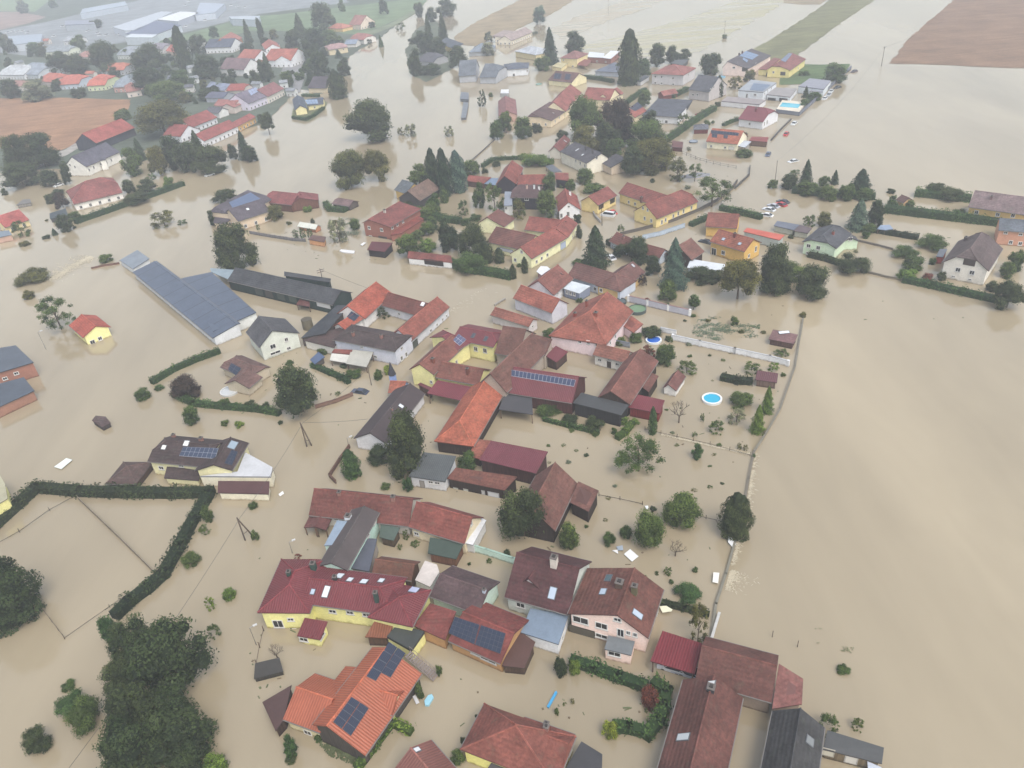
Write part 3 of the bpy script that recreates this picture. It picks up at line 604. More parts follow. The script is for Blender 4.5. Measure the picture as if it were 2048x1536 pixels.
H('white walled roof terrace with a long brown garage roof in front', [
    Q((1600, 735, 2.8), (2165, 740, 2.8), (2180, 665, 2.8), (1960, 545, 2.8), (1900, 700, 2.8), oh=.05, t=.35, roof=FL((206, 208, 212))),
    Q((1740, 870, 1.9), (2150, 880, 1.9), (2155, 778, 2.7), (1745, 775, 2.7), roof=FL((88, 60, 60)))], FL((206, 208, 212)), PL((226, 218, 190)), short='white terrace garage', name='garage', cat='garage')
H('brown garden kiosk with a peaked roof behind the tall hedge', [G((842, 798), (1090, 800), (1000, 660), 1.6, 25, (1, 1))], T((92, 70, 66)), WD((86, 66, 56)), name='kiosk', cat='kiosk', short='brown kiosk')
H('lone round topped brown shelter standing in the water', [Q((735, 290, 1.2), (815, 345, 1.2), (885, 310, 1.2), (845, 260, 1.9), (765, 252, 1.9), oh=.2)], T((92, 72, 72)), WD((74, 66, 64)), name='shelter', cat='shelter', short='lone brown shelter')
K(0, 384, 4)
H('brown roofed garden house with a small solar panel and a terrace', [G((1760, 1400), (1990, 1500), (1900, 1340), 2.6, 24, (.6, .6)), G((1990, 1570), (2100, 1480), (1960, 1440), 2.4, 24)], T((116, 84, 78)), PL((190, 176, 150)), short='garden house', sol=[((1852, 1368), (1932, 1412), (1890, 1470), (1825, 1420), 2, 2)])
K(512, 384, 4)
H('small blue tarpaulin roofed shed near the grey white villa', [Q((432, 1340, 1.5), (470, 1378, 1.5), (550, 1318, 1.8), (500, 1278, 1.8))], FL((84, 100, 130)), WD((90, 84, 80)), name='garden_shed', cat='shed', short='blue tarpaulin shed')

# --- upper left of the middle
K(512, 384, 4)
H('two storey brick house with smooth red brown roof and brick extension', [
    E((860, 240), (905, 215), (1062, 290), (1150, 75), 4.6, hr=6.2), Q((1075, 345, 2.4), (1165, 330, 2.4), (1345, 215, 2.4), (1255, 170, 2.8), roof=T((146, 68, 58)))], T((138, 72, 66)), PL((156, 92, 76)), short='brick house', win=[(1005, 302, 1.1, 1.1), (905, 285, 1.0, 1.0), (918, 360, 1.2, 1.1), (1090, 285, .9, .9), (1130, 262, .9, .9), (1175, 235, .9, .9)], door=[(1015, 372, 3.4, 1.4, (60, 56, 56))], chim=[(1030, 165, 1.0, .35, (190, 184, 176))])
H('dark maroon flat roofed garage in front of the brick house', [Q((890, 462, 2.3), (1030, 478, 2.3), (1095, 405, 2.8), (925, 395, 2.8))], FL((96, 52, 56)), WD((48, 42, 44)), name='garage', cat='garage', short='maroon garage')
H('long white garage row with red roof and two black doors', [Q((1212, 528, 2.2), (1572, 565, 2.2), (1560, 508, 2.9), (1218, 472, 2.9))], T((136, 70, 62)), PL((220, 220, 220)), name='garage_row', cat='garage', short='white garage row', door=[(1385, 560, 3.2, 1.6, (40, 34, 36)), (1460, 570, 3.2, 1.6, (40, 34, 36))])
H('pale yellow farmstead with long red roofs bending along the street', [
    G((157, 537), (520, 250), (80, 440), 3.4, 36, wall=None) if False else None], T(RED)) if False else None
K(800, 270, 5.12)
H('pale yellow farmstead with long red roofs bending along the street', [
    G((1350, 1268), (1720, 1045), (1205, 1165), 3.4, 34, og=.15),
    G((1500, 1180), (1815, 885), (1640, 870), 3.4, 34, og=.15) if False else G((1720, 1048), (1820, 905), (1560, 1020), 3.4, 36, og=.15),
    G((1272, 970), (1640, 1012), (1290, 832), 3.4, 34),
    G((885, 1092), (1290, 1186), (1010, 945), 3.4, 30, roof=T((124, 76, 68))),
    E((790, 905), (880, 850), (1065, 940), (1010, 760), 3.2, roof=T((124, 76, 68)))], T((152, 80, 70)), PL((236, 234, 180)), short='pale yellow farmstead', name='farmhouse', cat='farmhouse',
    win=[(1398, 1295, .9, .9), (1450, 1262, .9, .9), (1508, 1228, .9, .9), (1768, 1050, .7, 1.5), (1795, 1010, .7, 1.5), (1245, 1195, .8, .8), (1180, 1278, .9, 1.0)],
    door=[(1670, 1130, 2.6, 2.0, (176, 190, 214)), (1090, 1180, 5.0, 1.0, (212, 218, 228))])
H('white gabled house with arched window and red roof at the street bend', [E((1622, 800), (1730, 705), (1848, 748), (1690, 545), 3.2, hr=6.2)], T((158, 78, 68)), PL((224, 224, 226)), short='white gabled house', win=[(1728, 732, .7, .7), (1722, 808, .9, 1.5), (1653, 825, .8, 1.5)], chim=[(1742, 615, 1.4, .35, (235, 235, 235))])
H('dark brown half hipped house with black timber upper floor', [G((1130, 640), (1420, 645), (1300, 510), 4.4, 33, (.5, .5))], T((96, 72, 74)), WD((54, 52, 62)), short='dark timber house', win=[(1295, 655, 1.4, .9)], chim=[(1425, 560, 1.3, .3, (232, 232, 234)), (1375, 545, 1.3, .3, (222, 226, 232)), (1500, 570, 1.0, .3, (222, 222, 222)), (1300, 545, 1.2, .3, (200, 170, 160))])
H('steep red barn with a black timber gable behind the dark timber house', [E((985, 498), (1068, 420), (1185, 510), (1150, 258), 3.6, og=.15), G((1200, 510), (1480, 505), (1340, 408), 3.2, 33), Q((1590, 450, 3.4), (1730, 470, 3.2), (1725, 385, 3.8), (1590, 385, 3.8))], T((150, 76, 66)), WD((48, 44, 54)), short='black gable barn', name='barn', cat='barn')
H('low red shed roof with a blue sheet end by the cypress cluster', [Q((680, 470, 2.2), (860, 495, 2.2), (935, 432, 2.8), (705, 410, 2.8)), Q((862, 498, 2.0), (985, 515, 2.0), (1005, 440, 2.4), (905, 440, 2.4), roof=FL((126, 144, 170)))], T((156, 78, 66)), WD((96, 70, 60)), name='shed', cat='shed', short='low red shed')
H('dark weathered barn with grey brown plank roof among the trees', [E((-10, 640), (78, 572), (190, 682), (290, 448), 3.0)], T((126, 100, 88)), WD((70, 66, 66)), short='weathered barn', name='barn', cat='barn')
H('ochre house with grey roof half hidden behind the cypress cluster', [G((-60, 560), (60, 600), (60, 470), 3.6, 32)], T((100, 108, 116)), PL((216, 176, 90)), short='ochre hidden house')
H('old grey white house with slim grey balcony beside the plum tree', [Q((1065, 725, 3.8), (1150, 720, 3.8), (1150, 580, 3.8), (1072, 578, 3.8))], FL((150, 158, 172)), PL((214, 214, 212)), short='balcony house', win=[(1085, 750, .8, 1.0)])
H('half roofed lean-to by the lane with grey sheets and blue frame', [Q((1490, 320, 1.8), (1560, 385, 1.8), (1655, 370, 2.2), (1560, 300, 2.2))], FL((104, 108, 116)), WD((110, 110, 112)), name='lean_to', cat='lean-to', short='grey lane lean-to', posts=True)
K(1024, 0, 4)
H('two storey cream house with black slate roof beside the round bush', [E((610, 1312), (710, 1222), (762, 1255), (500, 1135), 4.8, hr=7.2)], T((86, 84, 92)), PL((226, 220, 200)), short='cream slate house', win=[(512, 1285, .8, 1.1), (547, 1305, .8, 1.1), (583, 1325, .8, 1.1), (677, 1262, .9, 1.0), (705, 1382, .6, .7)], sky=[(522, 1200, .6, 1.6, (222, 224, 228)), (565, 1240, .6, 1.0, (222, 224, 228))], chim=[(592, 1200, 1.3, .35, (90, 88, 92)), (645, 1225, 1.1, .3, (90, 88, 92))])
H('dark roofed annex with cream gable beside the cream slate house', [E((800, 1345), (925, 1275), (962, 1295), (830, 1230), 3.2)], T((86, 84, 92)), PL((206, 186, 160)), short='dark roofed annex', name='annex', cat='annex')
H('narrow red roofed cottage behind the cream slate house', [G((390, 1215), (470, 1120), (420, 1080), 3.2, 38)], T((140, 80, 76)), PL((196, 190, 176)), short='narrow red cottage', sky=[(425, 1130, .5, 1.4, (222, 224, 228))])
K(1024, 384, 4)
H('yellow courtyard estate with red hipped roofs and arched gateways', [
    G((1160, 214), (1492, 77), (1092, 88), 3.4, 34, (0, .5), og=.15),
    G((850, 8), (1180, 121), (985, -55), 3.4, 34),
    G((688, 106), (842, 26), (760, -40), 3.4, 32, (0, 0))], T((142, 76, 68)), PL((232, 206, 128)), short='yellow courtyard estate', name='estate', cat='farmhouse',
    win=[(1198, 240, .8, 1.4), (1228, 222, .8, 1.3), (1290, 192, .8, 1.3), (1330, 172, .8, 1.3), (1372, 152, .8, 1.3), (1435, 126, .8, 1.3), (1048, 128, .7, .9), (1085, 142, .7, .9), (1062, 210, .8, 1.1), (1115, 228, .8, 1.1), (935, 80, .8, 1.0), (985, 95, .8, 1.0)],
    door=[(712, 108, 2.6, 2.2, (60, 54, 48)), (803, 62, 2.6, 2.2, (60, 54, 48))], chim=[(1035, 70, 1.3, .35, (110, 76, 70))])
H('low brown garden wing with blue base wall along the lane corner', [G((775, 392), (915, 455), (835, 320), 2.4, 34), G((915, 455), (1180, 530), (1010, 400), 2.4, 34)], T((122, 70, 62)), PL((176, 190, 206)), short='low garden wing', name='outbuilding', cat='outbuilding', chim=[(893, 375, .9, .3)])
H('tall brown gabled barn roof behind the blue spruce', [G((1440, 545), (1540, 475), (1370, 410), 3.0, 36)], T((130, 84, 74)), WD((60, 44, 42)), short='spruce barn', name='barn', cat='barn')
H('long white flat roof behind the blue spruce', [Q((1400, 605, 2.4), (1695, 630, 2.4), (1705, 578, 2.6), (1430, 535, 2.6))], FL((220, 226, 232)), PL((190, 200, 206)), name='carport', cat='carport', short='long white roof')
H('bright yellow house with orange brown roof, skylights and white windows', [
    G((1580, 395), (1860, 478), (1665, 300), 4.0, 30, og=.3), G((1545, 275), (1800, 290), (1570, 165), 3.4, 28, roof=T((140, 78, 66)))], T((160, 88, 68)), PL((224, 176, 84)), short='bright yellow house',
    win=[(1615, 478, 1.6, 2.2), (1690, 485, 1.2, 1.2), (1895, 510, .9, 1.0), (1950, 455, .9, 1.6), (1972, 398, .7, .8)], sky=[(1692, 378, .8, .8), (1822, 415, .8, .8)], chim=[(1782, 358, 1.1, .35, (120, 66, 60)), (1845, 300, .8, .25, (120, 70, 60))])
H('flat salmon red garage roof beside the bright yellow house', [Q((1850, 315, 2.8), (2140, 385, 2.8), (2182, 345, 2.8), (1880, 285, 2.8))], FL((200, 104, 88)), PL((170, 180, 176)), name='garage', cat='garage', short='salmon garage')
H('dark brown farm wing with pale blue street wall and ochre gable', [
    G((860, 798), (440, 672), (600, 590), 2.95, 32, (1, 0), og=.15), G((868, 795), (1068, 640), (835, 655), 3.0, 32, (1, 0), wall=PL((206, 170, 104)))], T((116, 76, 70)), PL((190, 200, 218)), short='dark farm wing', name='farmhouse', cat='farmhouse', win=[(665, 775, .9, 1.0), (712, 785, .9, 1.0)], sky=[(968, 590, .7, 1.0, (190, 190, 196))])
H('brown corner cottage with a dark dormer next to the white dish', [G((335, 825), (492, 692), (260, 668), 3.0, 36), E((372, 690), (405, 660), (440, 665), (350, 625), 4.0, hr=5.0, oh=.15, roof=FL((84, 84, 88)))], T((140, 82, 72)), PL((214, 214, 220)), short='corner cottage', name='cottage', cat='cottage', win=[(365, 805, .7, .8), (400, 825, .5, 1.0)])
H('white flat patio roof over a blue conservatory', [Q((410, 772, 2.6), (540, 812, 2.6), (628, 752, 2.8), (468, 710, 2.8), oh=.15)], FL((216, 224, 230)), PL((120, 132, 158)), name='conservatory', cat='conservatory', short='blue conservatory', win=[(440, 800, .7, 1.0), (468, 808, .7, 1.0), (498, 815, .7, 1.0)])
H('white octagonal canopy standing in the street', [Q((195, 635, 3.2), (240, 668, 3.2), (290, 655, 3.2), (312, 620, 3.2), (280, 595, 3.2), (230, 592, 3.2))], FL((232, 234, 238)), PL((150, 96, 86)), name='canopy', cat='canopy', short='white octagonal canopy')
K(1536, 384, 4)
H('mint green house with dark hipped slate roof and a side bay', [E((285, 388), (410, 370), (535, 462), (545, 252), 3.8, hr=6.0, hips=(.5, .3)), E((610, 400), (655, 352), (722, 385), (640, 330), 2.8, hr=3.8, oh=.1)], T((82, 84, 92)), PL((200, 224, 190)), short='mint slate house', win=[(325, 430, 1.1, 1.0), (402, 446, 1.1, 1.1), (320, 488, 1.0, .7), (660, 375, .9, 1.0)], chim=[(520, 340, 1.0, .3, (150, 90, 80))])
H('pair of low grey sheds with flat roofs behind the salmon garage', [Q((45, 268, 2.0), (205, 305, 2.0), (255, 262, 2.2), (75, 230, 2.2)), Q((205, 310, 2.0), (320, 330, 2.0), (352, 290, 2.2), (255, 262, 2.2), roof=FL((104, 92, 96)))], FL((112, 118, 132)), PL((176, 176, 160)), name='shed', cat='shed', short='low grey sheds')
H('white alpine style house with steep dark brown roof and central balcony', [E((1395, 560), (1600, 478), (1765, 632), (1722, 308), 4.4, hr=8.4, hips=(.45, .3))], T((100, 84, 84)), PL((226, 220, 208)), short='alpine house', win=[(1520, 622, 1.1, 1.1), (1632, 645, 1.1, 1.1), (1482, 675, .8, .4), (1615, 700, .8, .4)], door=[(1612, 560, 2.6, 1.8, (70, 58, 56))], chim=[(1580, 385, .9, .4, (80, 70, 74))])
H('red sided shed with grey roof attached to the alpine house', [Q((1345, 515, 2.2), (1400, 520, 2.2), (1435, 455, 2.6), (1375, 455, 2.6))], FL((110, 116, 126)), WD((170, 62, 52)), name='shed', cat='shed', short='red sided shed')
H('salmon coloured house with slate roof at the eastern edge', [G((1845, 305), (2110, 325), (1850, 210), 4.4, 26)], T((100, 108, 120)), PL((206, 144, 114)), short='salmon house', win=[(1942, 402, .9, 1.0), (2018, 412, .9, 1.0), (1902, 325, .9, .7), (2022, 338, .9, .7)])
H('wide ochre terraced house with dusty mauve roof behind the long hedge', [G((1600, 118), (2110, 190), (1900, 20), 4.2, 30)], T((132, 110, 112)), PL((214, 174, 96)), short='ochre terraced house', win=[(1720, 105, 1.0, .9), (1952, 125, 1.0, .9), (1668, 162, 1.0, 1.0), (1838, 180, 1.0, 1.0), (1960, 188, 1.0, 1.0)], chim=[(1785, 55, .8, .35, (130, 104, 106))])
H('small garden house with blue and brown roof halves among shrubs', [G((1022, 60), (1085, 85), (1075, 25), 2.4, 30)], T((110, 78, 74)), PL((206, 160, 110)), name='garden_house', cat='garden house', short='blue brown garden house')
H('pale blue hexagonal garden pavilion below the dark fir', [Q((872, 295, 1.6), (940, 305, 1.6), (1002, 295, 1.6), (975, 262, 2.4), (900, 265, 2.4))], FL((140, 156, 180)), WD((150, 156, 160)), name='pavilion', cat='pavilion', short='blue pavilion', posts=True)
H('long low dark barn roof by the riverside hedge at the weir wall', [Q((5, 1175, 1.6), (205, 1215, 1.6), (240, 1140, 2.0), (40, 1098, 2.0))], T((128, 92, 92)), WD((90, 66, 60)), name='low_barn', cat='barn', short='long low barn', sky=[(128, 1125, 2.4, .9, (226, 232, 238))])
K(1024, 384, 4)
H('maroon roofed hut beside the field wall', [Q((1945, 1500, 1.8), (2120, 1525, 1.8), (2130, 1450, 2.2), (1962, 1425, 2.2))], RB((112, 66, 72)), WD((110, 90, 80)), name='hut', cat='hut', short='maroon field hut')

# --- upper right quarter
K(1340, 80, 6.4)
H('pink gabled house with three sets of blue skylights and solar panels', [E((630, 372), (845, 215), (1035, 348), (1045, 110), 4.2, hr=7.4, og=.25)], T((92, 86, 92)), PL((232, 208, 198)), short='pink skylight house', sol=[((970, 140), (1135, 195), (1050, 255), (885, 205), 4, 3, (120, 142, 172)), ((940, 225), (1000, 260), (985, 290), (925, 250), 2, 2, (120, 142, 172))], win=[(845, 292, .9, 1.4), (902, 300, .9, 1.4), (818, 352, 1.4, 1.0), (1100, 310, .8, 1.4)], door=[(958, 378, 3.0, 1.8, (60, 58, 60))], chim=[(885, 195, 1.0, .35, (84, 66, 62)), (925, 175, 1.2, .35, (110, 76, 70))])  # pale panel blue has the reflected sky painted in
H('yellow house with mottled red roof, balcony and solar panel', [E((1240, 375), (1360, 298), (1535, 390), (1560, 165), 4.0, hr=6.8, hips=(.4, 0), og=.2), Q((1130, 372, 3.2), (1235, 380, 3.2), (1420, 240, 5.0), (1330, 225, 4.4))], T((146, 84, 80)), PL((232, 214, 130)), short='mottled roof house', sol=[((1520, 168), (1565, 178), (1475, 285), (1415, 260), 2, 5, (110, 124, 150))], win=[(1325, 412, .9, .9), (1362, 335, .8, 1.3), (1435, 345, .8, 1.3), (1640, 360, .8, 1.3)], door=[(1445, 430, 2.4, 1.6, (70, 66, 66)), (1240, 440, 1.2, 1.8, (70, 76, 84))])
H('grey white cube house with flat roof full of solar panels', [Q((875, 640, 4.6), (1195, 665, 4.6), (1365, 545, 4.6), (1040, 505, 4.6), oh=.05, t=.4)], FL((166, 172, 180)), PL((204, 210, 218)), short='solar cube house', sol=[((1070, 550), (1290, 575), (1190, 655), (1020, 640), 6, 5, (112, 128, 152))], win=[(985, 715, .8, 2.0), (1090, 702, 1.2, .9), (1250, 650, 1.0, 1.0), (1300, 615, 1.0, 1.0), (1212, 685, 1.0, .9)])  # panel colour lightened to hold the sky's reflection
H('long low flat roofed garage in front of the solar cube house', [Q((655, 780, 2.6), (1145, 825, 2.6), (1230, 765, 2.6), (735, 722, 2.6), oh=.05, t=.35)], FL((160, 152, 152)), PL((206, 206, 210)), short='long flat garage', name='garage', cat='garage')
H('flat roofed pool house with open dark terrace', [Q((1240, 695, 2.6), (1540, 728, 2.6), (1625, 622, 2.6), (1340, 605, 2.6), oh=.05, t=.35)], FL((160, 156, 156)), PL((206, 212, 220)), short='pool house', name='pool_house', cat='pool house', door=[(1300, 770, 4.0, 2.0, (52, 52, 58)), (1450, 775, 4.0, 2.0, (56, 54, 60))], win=[(1585, 720, .8, 1.5)])
H('flat mauve roofed villa beyond the green lawn', [Q((1645, 590, 3.4), (1970, 630, 3.4), (2062, 520, 3.4), (1790, 488, 3.4), oh=.05, t=.35), Q((1785, 655, 2.4), (1960, 665, 2.4), (1965, 625, 2.4), (1840, 612, 2.4), oh=.05)], FL((152, 154, 166)), PL((206, 214, 220)), short='mauve flat villa')
H('square white bungalow with smooth rose red roof and a chimney', [G((872, 1010), (1190, 1050), (1110, 858), 3.4, 27, (.0, .4))], RB((142, 68, 78)), PL((216, 218, 224)), short='rose roofed bungalow', win=[(1020, 1072, .9, 1.0), (1208, 1072, .8, 1.6), (1242, 1050, .8, 1.6)], chim=[(1100, 910, 1.2, .35, (126, 64, 72))])
H('cream cottage with orange roof carrying two rows of solar panels', [G((460, 1298), (865, 1335), (510, 1130), 3.0, 30)], T((178, 96, 72)), PL((236, 228, 196)), short='cream solar cottage', sol=[((528, 1155), (885, 1190), (875, 1228), (525, 1195), 9, 1), ((540, 1200), (610, 1208), (600, 1250), (535, 1245), 2, 1), ((690, 1215), (745, 1222), (735, 1262), (685, 1255), 2, 1)], win=[(528, 1358, .8, .8), (706, 1375, .8, .8)], door=[(785, 1385, 2.2, 1.2, (224, 222, 214))])
H('white sheet patio roof on the side of the cream solar cottage', [Q((850, 1350, 2.0), (960, 1375, 2.0), (1042, 1300, 2.2), (925, 1280, 2.2))], FL((196, 204, 216)), WD((170, 170, 172)), name='patio_roof', cat='patio roof', short='white patio roof', posts=True)
H('open carport with flat brick red roof along the field road', [Q((1010, 1285, 2.2), (1245, 1305, 2.2), (1262, 1242, 2.5), (1045, 1235, 2.5))], FL((140, 74, 72)), WD((110, 84, 72)), name='carport', cat='carport', short='brick red carport')
H('red brown garden hut with a dark blue hipped roof by the diagonal hedge', [G((300, 1145), (495, 1140), (385, 1078), 2.0, 22, (1, 1))], T((104, 106, 118)), WD((120, 58, 52)), name='garden_hut', cat='hut', short='blue roofed garden hut')
H('dark red wooden box shed at the foot of the diagonal hedge', [Q((20, 1370, 1.7), (160, 1380, 1.7), (170, 1305, 1.9), (30, 1285, 1.9))], FL((110, 72, 70)), WD((96, 44, 42)), name='shed', cat='shed', short='dark red box shed')
H('grey block house with steep dark slate roof and a balcony', [G((235, 635), (500, 668), (310, 440), 4.6, 34, og=.2)], T((92, 94, 104)), PL((178, 172, 172)), short='grey block house', win=[(295, 700, 1.0, 1.0), (350, 700, 1.0, 1.0), (520, 640, .9, 1.2), (560, 600, .9, 1.0)])
K(1024, 0, 4)
H('square two storey grey shell house with pinkish red hipped roof', [G((1112, 590), (1372, 602), (1260, 515), 5.4, 20, (1, 1), og=.4)], T((160, 96, 90)), PL((188, 186, 190)), short='grey shell house', win=[(1147, 612, 1.0, 1.0), (1197, 615, 1.0, 1.0), (1290, 625, 1.1, 1.1), (1147, 663, 1.0, 1.0), (1197, 667, 1.0, 1.0), (1290, 675, 1.0, 1.0), (1412, 598, .9, 1.4)])
H('dark grey gabled house with white end wall by the round oak', [E((1290, 935), (1395, 800), (1440, 880), (1165, 790), 3.4, hr=5.8)], T((88, 92, 104)), PL((216, 218, 222)), short='white end gabled house', win=[(1375, 870, .6, 1.6), (1330, 935, .7, 1.2), (1160, 965, 1.2, 1.4), (1235, 975, 1.2, 1.4)])
H('flat blue hipped bungalow beside the trimmed hedge', [G((660, 570), (870, 580), (780, 500), 2.8, 20, (1, 1))], T((110, 120, 140)), PL((176, 184, 200)), short='blue bungalow', win=[(700, 610, .9, .9), (800, 615, .9, .9)])
H('tall yellow house with red and blue pyramid roof', [G((385, 465), (520, 470), (480, 405), 5.0, 22, (1, 1)), Q((318, 530, 2.6), (395, 545, 2.6), (445, 505, 2.6), (365, 500, 2.6), roof=FL((200, 190, 150)))], T((150, 100, 96)), PL((232, 212, 150)), short='yellow pyramid house', win=[(487, 530, 1.0, 1.0), (412, 480, .8, .8)])
H('red tiled porch beside the tall yellow pyramid house', [Q((520, 520, 2.0), (600, 530, 2.0), (640, 480, 2.8), (560, 470, 2.8))], T((150, 84, 74)), WD((110, 84, 66)), name='porch', cat='porch', short='red tiled porch', posts=True)
H('cream garage with brown roof, solar panels and rounded end', [G((288, 640), (478, 660), (330, 565), 3.0, 26)], T((120, 84, 80)), PL((232, 220, 170)), short='cream solar garage', name='garage', cat='garage', sol=[((345, 585), (400, 590), (385, 635), (330, 630), 2, 2), ((430, 590), (475, 595), (460, 640), (420, 635), 2, 2)])
H('wide red walled building with bright white roof sections', [Q((590, 455, 3.4), (735, 462, 3.4), (740, 425, 3.8), (620, 415, 3.8), roof=FL((226, 232, 236))), Q((725, 462, 3.4), (790, 470, 3.4), (862, 410, 3.8), (790, 405, 3.8), roof=FL((232, 236, 240)))], FL((226, 232, 236)), PL((150, 92, 80)), short='white roofed red building', win=[(680, 490, 1.2, .8), (750, 495, 1.2, .8)])
H('dark low shed with lattice roof behind the grey shell house', [Q((1265, 505, 2.2), (1365, 520, 2.2), (1412, 475, 2.4), (1310, 478, 2.4))], FL((96, 100, 104)), WD((80, 80, 80)), name='shed', cat='shed', short='dark lattice shed')
H('narrow dark garage with long ramp wall beside the grey shell house', [Q((985, 645, 2.2), (1030, 655, 2.2), (1100, 610, 2.4), (1060, 600, 2.4))], FL((90, 94, 100)), PL((196, 198, 200)), short='narrow dark garage', name='garage', cat='garage')
H('small red gabled shed in front of the grey shell house', [G((1212, 768), (1330, 745), (1262, 718), 2.0, 30)], T((156, 92, 84)), WD((120, 60, 54)), short='small red gabled shed', name='shed', cat='shed')
H('white two storey house with dark blue flat roof near the misty field', [G((-80, 560), (130, 545), (60, 500), 4.2, 14, (1, 1))], T((96, 104, 122)), PL((216, 220, 226)), short='dark blue roofed house', win=[(122, 568, .8, .9), (122, 612, .8, .9), (15, 600, 1.2, 1.6)])
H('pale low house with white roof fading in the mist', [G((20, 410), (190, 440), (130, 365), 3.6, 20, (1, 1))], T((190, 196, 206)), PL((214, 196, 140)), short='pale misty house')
H('long red tiled farm range with several dormer gables behind the oak', [
    G((430, 890), (560, 740), (330, 820), 3.6, 36, og=.15),
    G((560, 790), (780, 805), (620, 700), 3.6, 34),
    G((780, 800), (895, 745), (745, 745), 3.6, 34, og=.2)], T((160, 88, 80)), PL((226, 212, 170)), short='red farm range', name='farmhouse', cat='farmhouse', win=[(860, 790, .8, .9)])
H('cream farmhouse with half hipped dark brown roof facing the lake of flood', [E((120, 945), (215, 870), (300, 975), (305, 815), 3.4, hr=6.0, hips=(.45, 0)), ], T((104, 78, 78)), PL((228, 206, 168)), short='cream farmhouse', name='farmhouse', cat='farmhouse', win=[(190, 935, .7, .9), (228, 937, .7, .9), (168, 992, .8, 1.0), (218, 995, .8, 1.0), (270, 995, .8, 1.0), (345, 970, .7, 1.0), (380, 940, .7, 1.0)], sky=[(293, 855, .8, 1.0), (330, 905, .5, .8, (220, 214, 206))])
H('small house with blue and red roof halves behind the purple beech', [G((985, 940), (1080, 885), (940, 870), 3.0, 32)], T((170, 90, 78)), PL((226, 212, 170)), short='blue red house', sol=[((935, 865), (1005, 815), (1045, 855), (985, 890), 3, 2)])
K(512, 0, 4)
H('reddish barn house with brown roof by the white canopy', [E((1940, 930), (2000, 850), (2090, 920), (1995, 765), 3.0, hr=5.4)], T((150, 96, 94)), PL((196, 150, 130)), short='reddish barn house')
H('white pavilion canopy over the flooded yard', [Q((1955, 745, 2.0), (2022, 745, 2.0), (2022, 715, 2.0), (1962, 715, 2.0), oh=.05)], FL((230, 232, 236)), WD((200, 200, 200)), name='canopy', cat='canopy', short='white yard canopy', posts=True)
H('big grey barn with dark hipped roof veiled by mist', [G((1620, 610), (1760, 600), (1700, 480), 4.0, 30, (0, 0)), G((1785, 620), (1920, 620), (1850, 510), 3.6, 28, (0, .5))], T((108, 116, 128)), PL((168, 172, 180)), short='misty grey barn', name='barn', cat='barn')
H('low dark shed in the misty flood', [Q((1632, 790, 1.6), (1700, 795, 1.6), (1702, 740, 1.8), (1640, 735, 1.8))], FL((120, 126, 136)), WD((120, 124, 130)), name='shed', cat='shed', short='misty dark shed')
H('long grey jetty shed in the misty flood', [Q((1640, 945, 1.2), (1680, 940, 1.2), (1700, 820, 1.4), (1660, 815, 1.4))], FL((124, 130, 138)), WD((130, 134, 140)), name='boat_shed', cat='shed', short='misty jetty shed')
H('dark roofed house on the wooded islet', [G((1290, 490), (1420, 500), (1390, 420), 2.6, 30, (.5, .5))], T((92, 92, 102)), PL((160, 160, 164)), short='islet house')
H('yellow fronted house with dark steep roof behind the islet trees', [E((1555, 380), (1590, 325), (1620, 405), (1520, 300), 3.4, hr=5.8)], T((90, 98, 112)), PL((226, 200, 120)), short='yellow fronted house')
H('white house with peaked roofs at the edge of the ploughed field', [E((1920, 300), (1965, 250), (2045, 310), (1985, 240), 3.0, hr=4.6), G((2045, 325), (2215, 255), (2050, 260), 3.2, 30)], T((170, 150, 146)), PL((222, 212, 190)), short='field edge house', aw=1)
H('blue grey bungalow near the white field edge house', [G((1700, 420), (1880, 410), (1790, 345), 2.8, 22, (1, 1))], T((130, 142, 158)), PL((150, 156, 162)), short='blue grey bungalow')
H('yellow gabled house with dark roof ringed by a clipped hedge on a tiny island', [E((310, 880), (350, 835), (410, 870), (330, 760), 3.0, hr=5.0), G((410, 845), (540, 830), (440, 790), 2.8, 24)], T((84, 94, 112)), PL((238, 224, 160)), short='island house', sol=[((390, 800), (490, 795), (500, 830), (410, 835), 4, 2, (130, 150, 178))], win=[(470, 858, .9, .9)])  # sky reflection painted into the pale array colour
H('dark mauve roofed house with cream base by the channel bend', [G((412, 705), (565, 705), (490, 612), 3.0, 30)], T((88, 80, 92)), PL((214, 196, 160)), short='mauve roofed house')
H('old cream villa with faded pink roof at the channel', [G((580, 400), (735, 375), (660, 345), 4.0, 20, (.6, .6))], T((180, 140, 140)), PL((214, 196, 156)), short='faded pink villa', win=[(640, 400, .9, .9), (700, 395, .9, .9)])
H('large pinkish farmhouse with steep red roof north of the green meadow', [G((742, 195), (835, 200), (800, 120), 4.0, 36, og=.2), E((835, 200), (870, 135), (915, 190), (845, 118), 3.6)], T((176, 116, 108)), PL((226, 206, 186)), short='pinkish farmhouse', name='farmhouse', cat='farmhouse', aw=2)
H('small orange roofed cottage near the pinkish farmhouse', [G((570, 225), (690, 230), (620, 185), 2.8, 26, (1, 1))], T((200, 120, 100)), PL((230, 190, 120)), short='small orange cottage', name='cottage', cat='cottage')
H('pale house with red and blue roof by the channel bank', [G((750, 310), (860, 320), (800, 262), 3.4, 28, (.5, .5)), G((705, 355), (800, 350), (745, 318), 2.6, 24, roof=T((140, 156, 180)))], T((176, 110, 104)), PL((216, 212, 206)), short='channel bank house')
K(300, 0, 5.12)
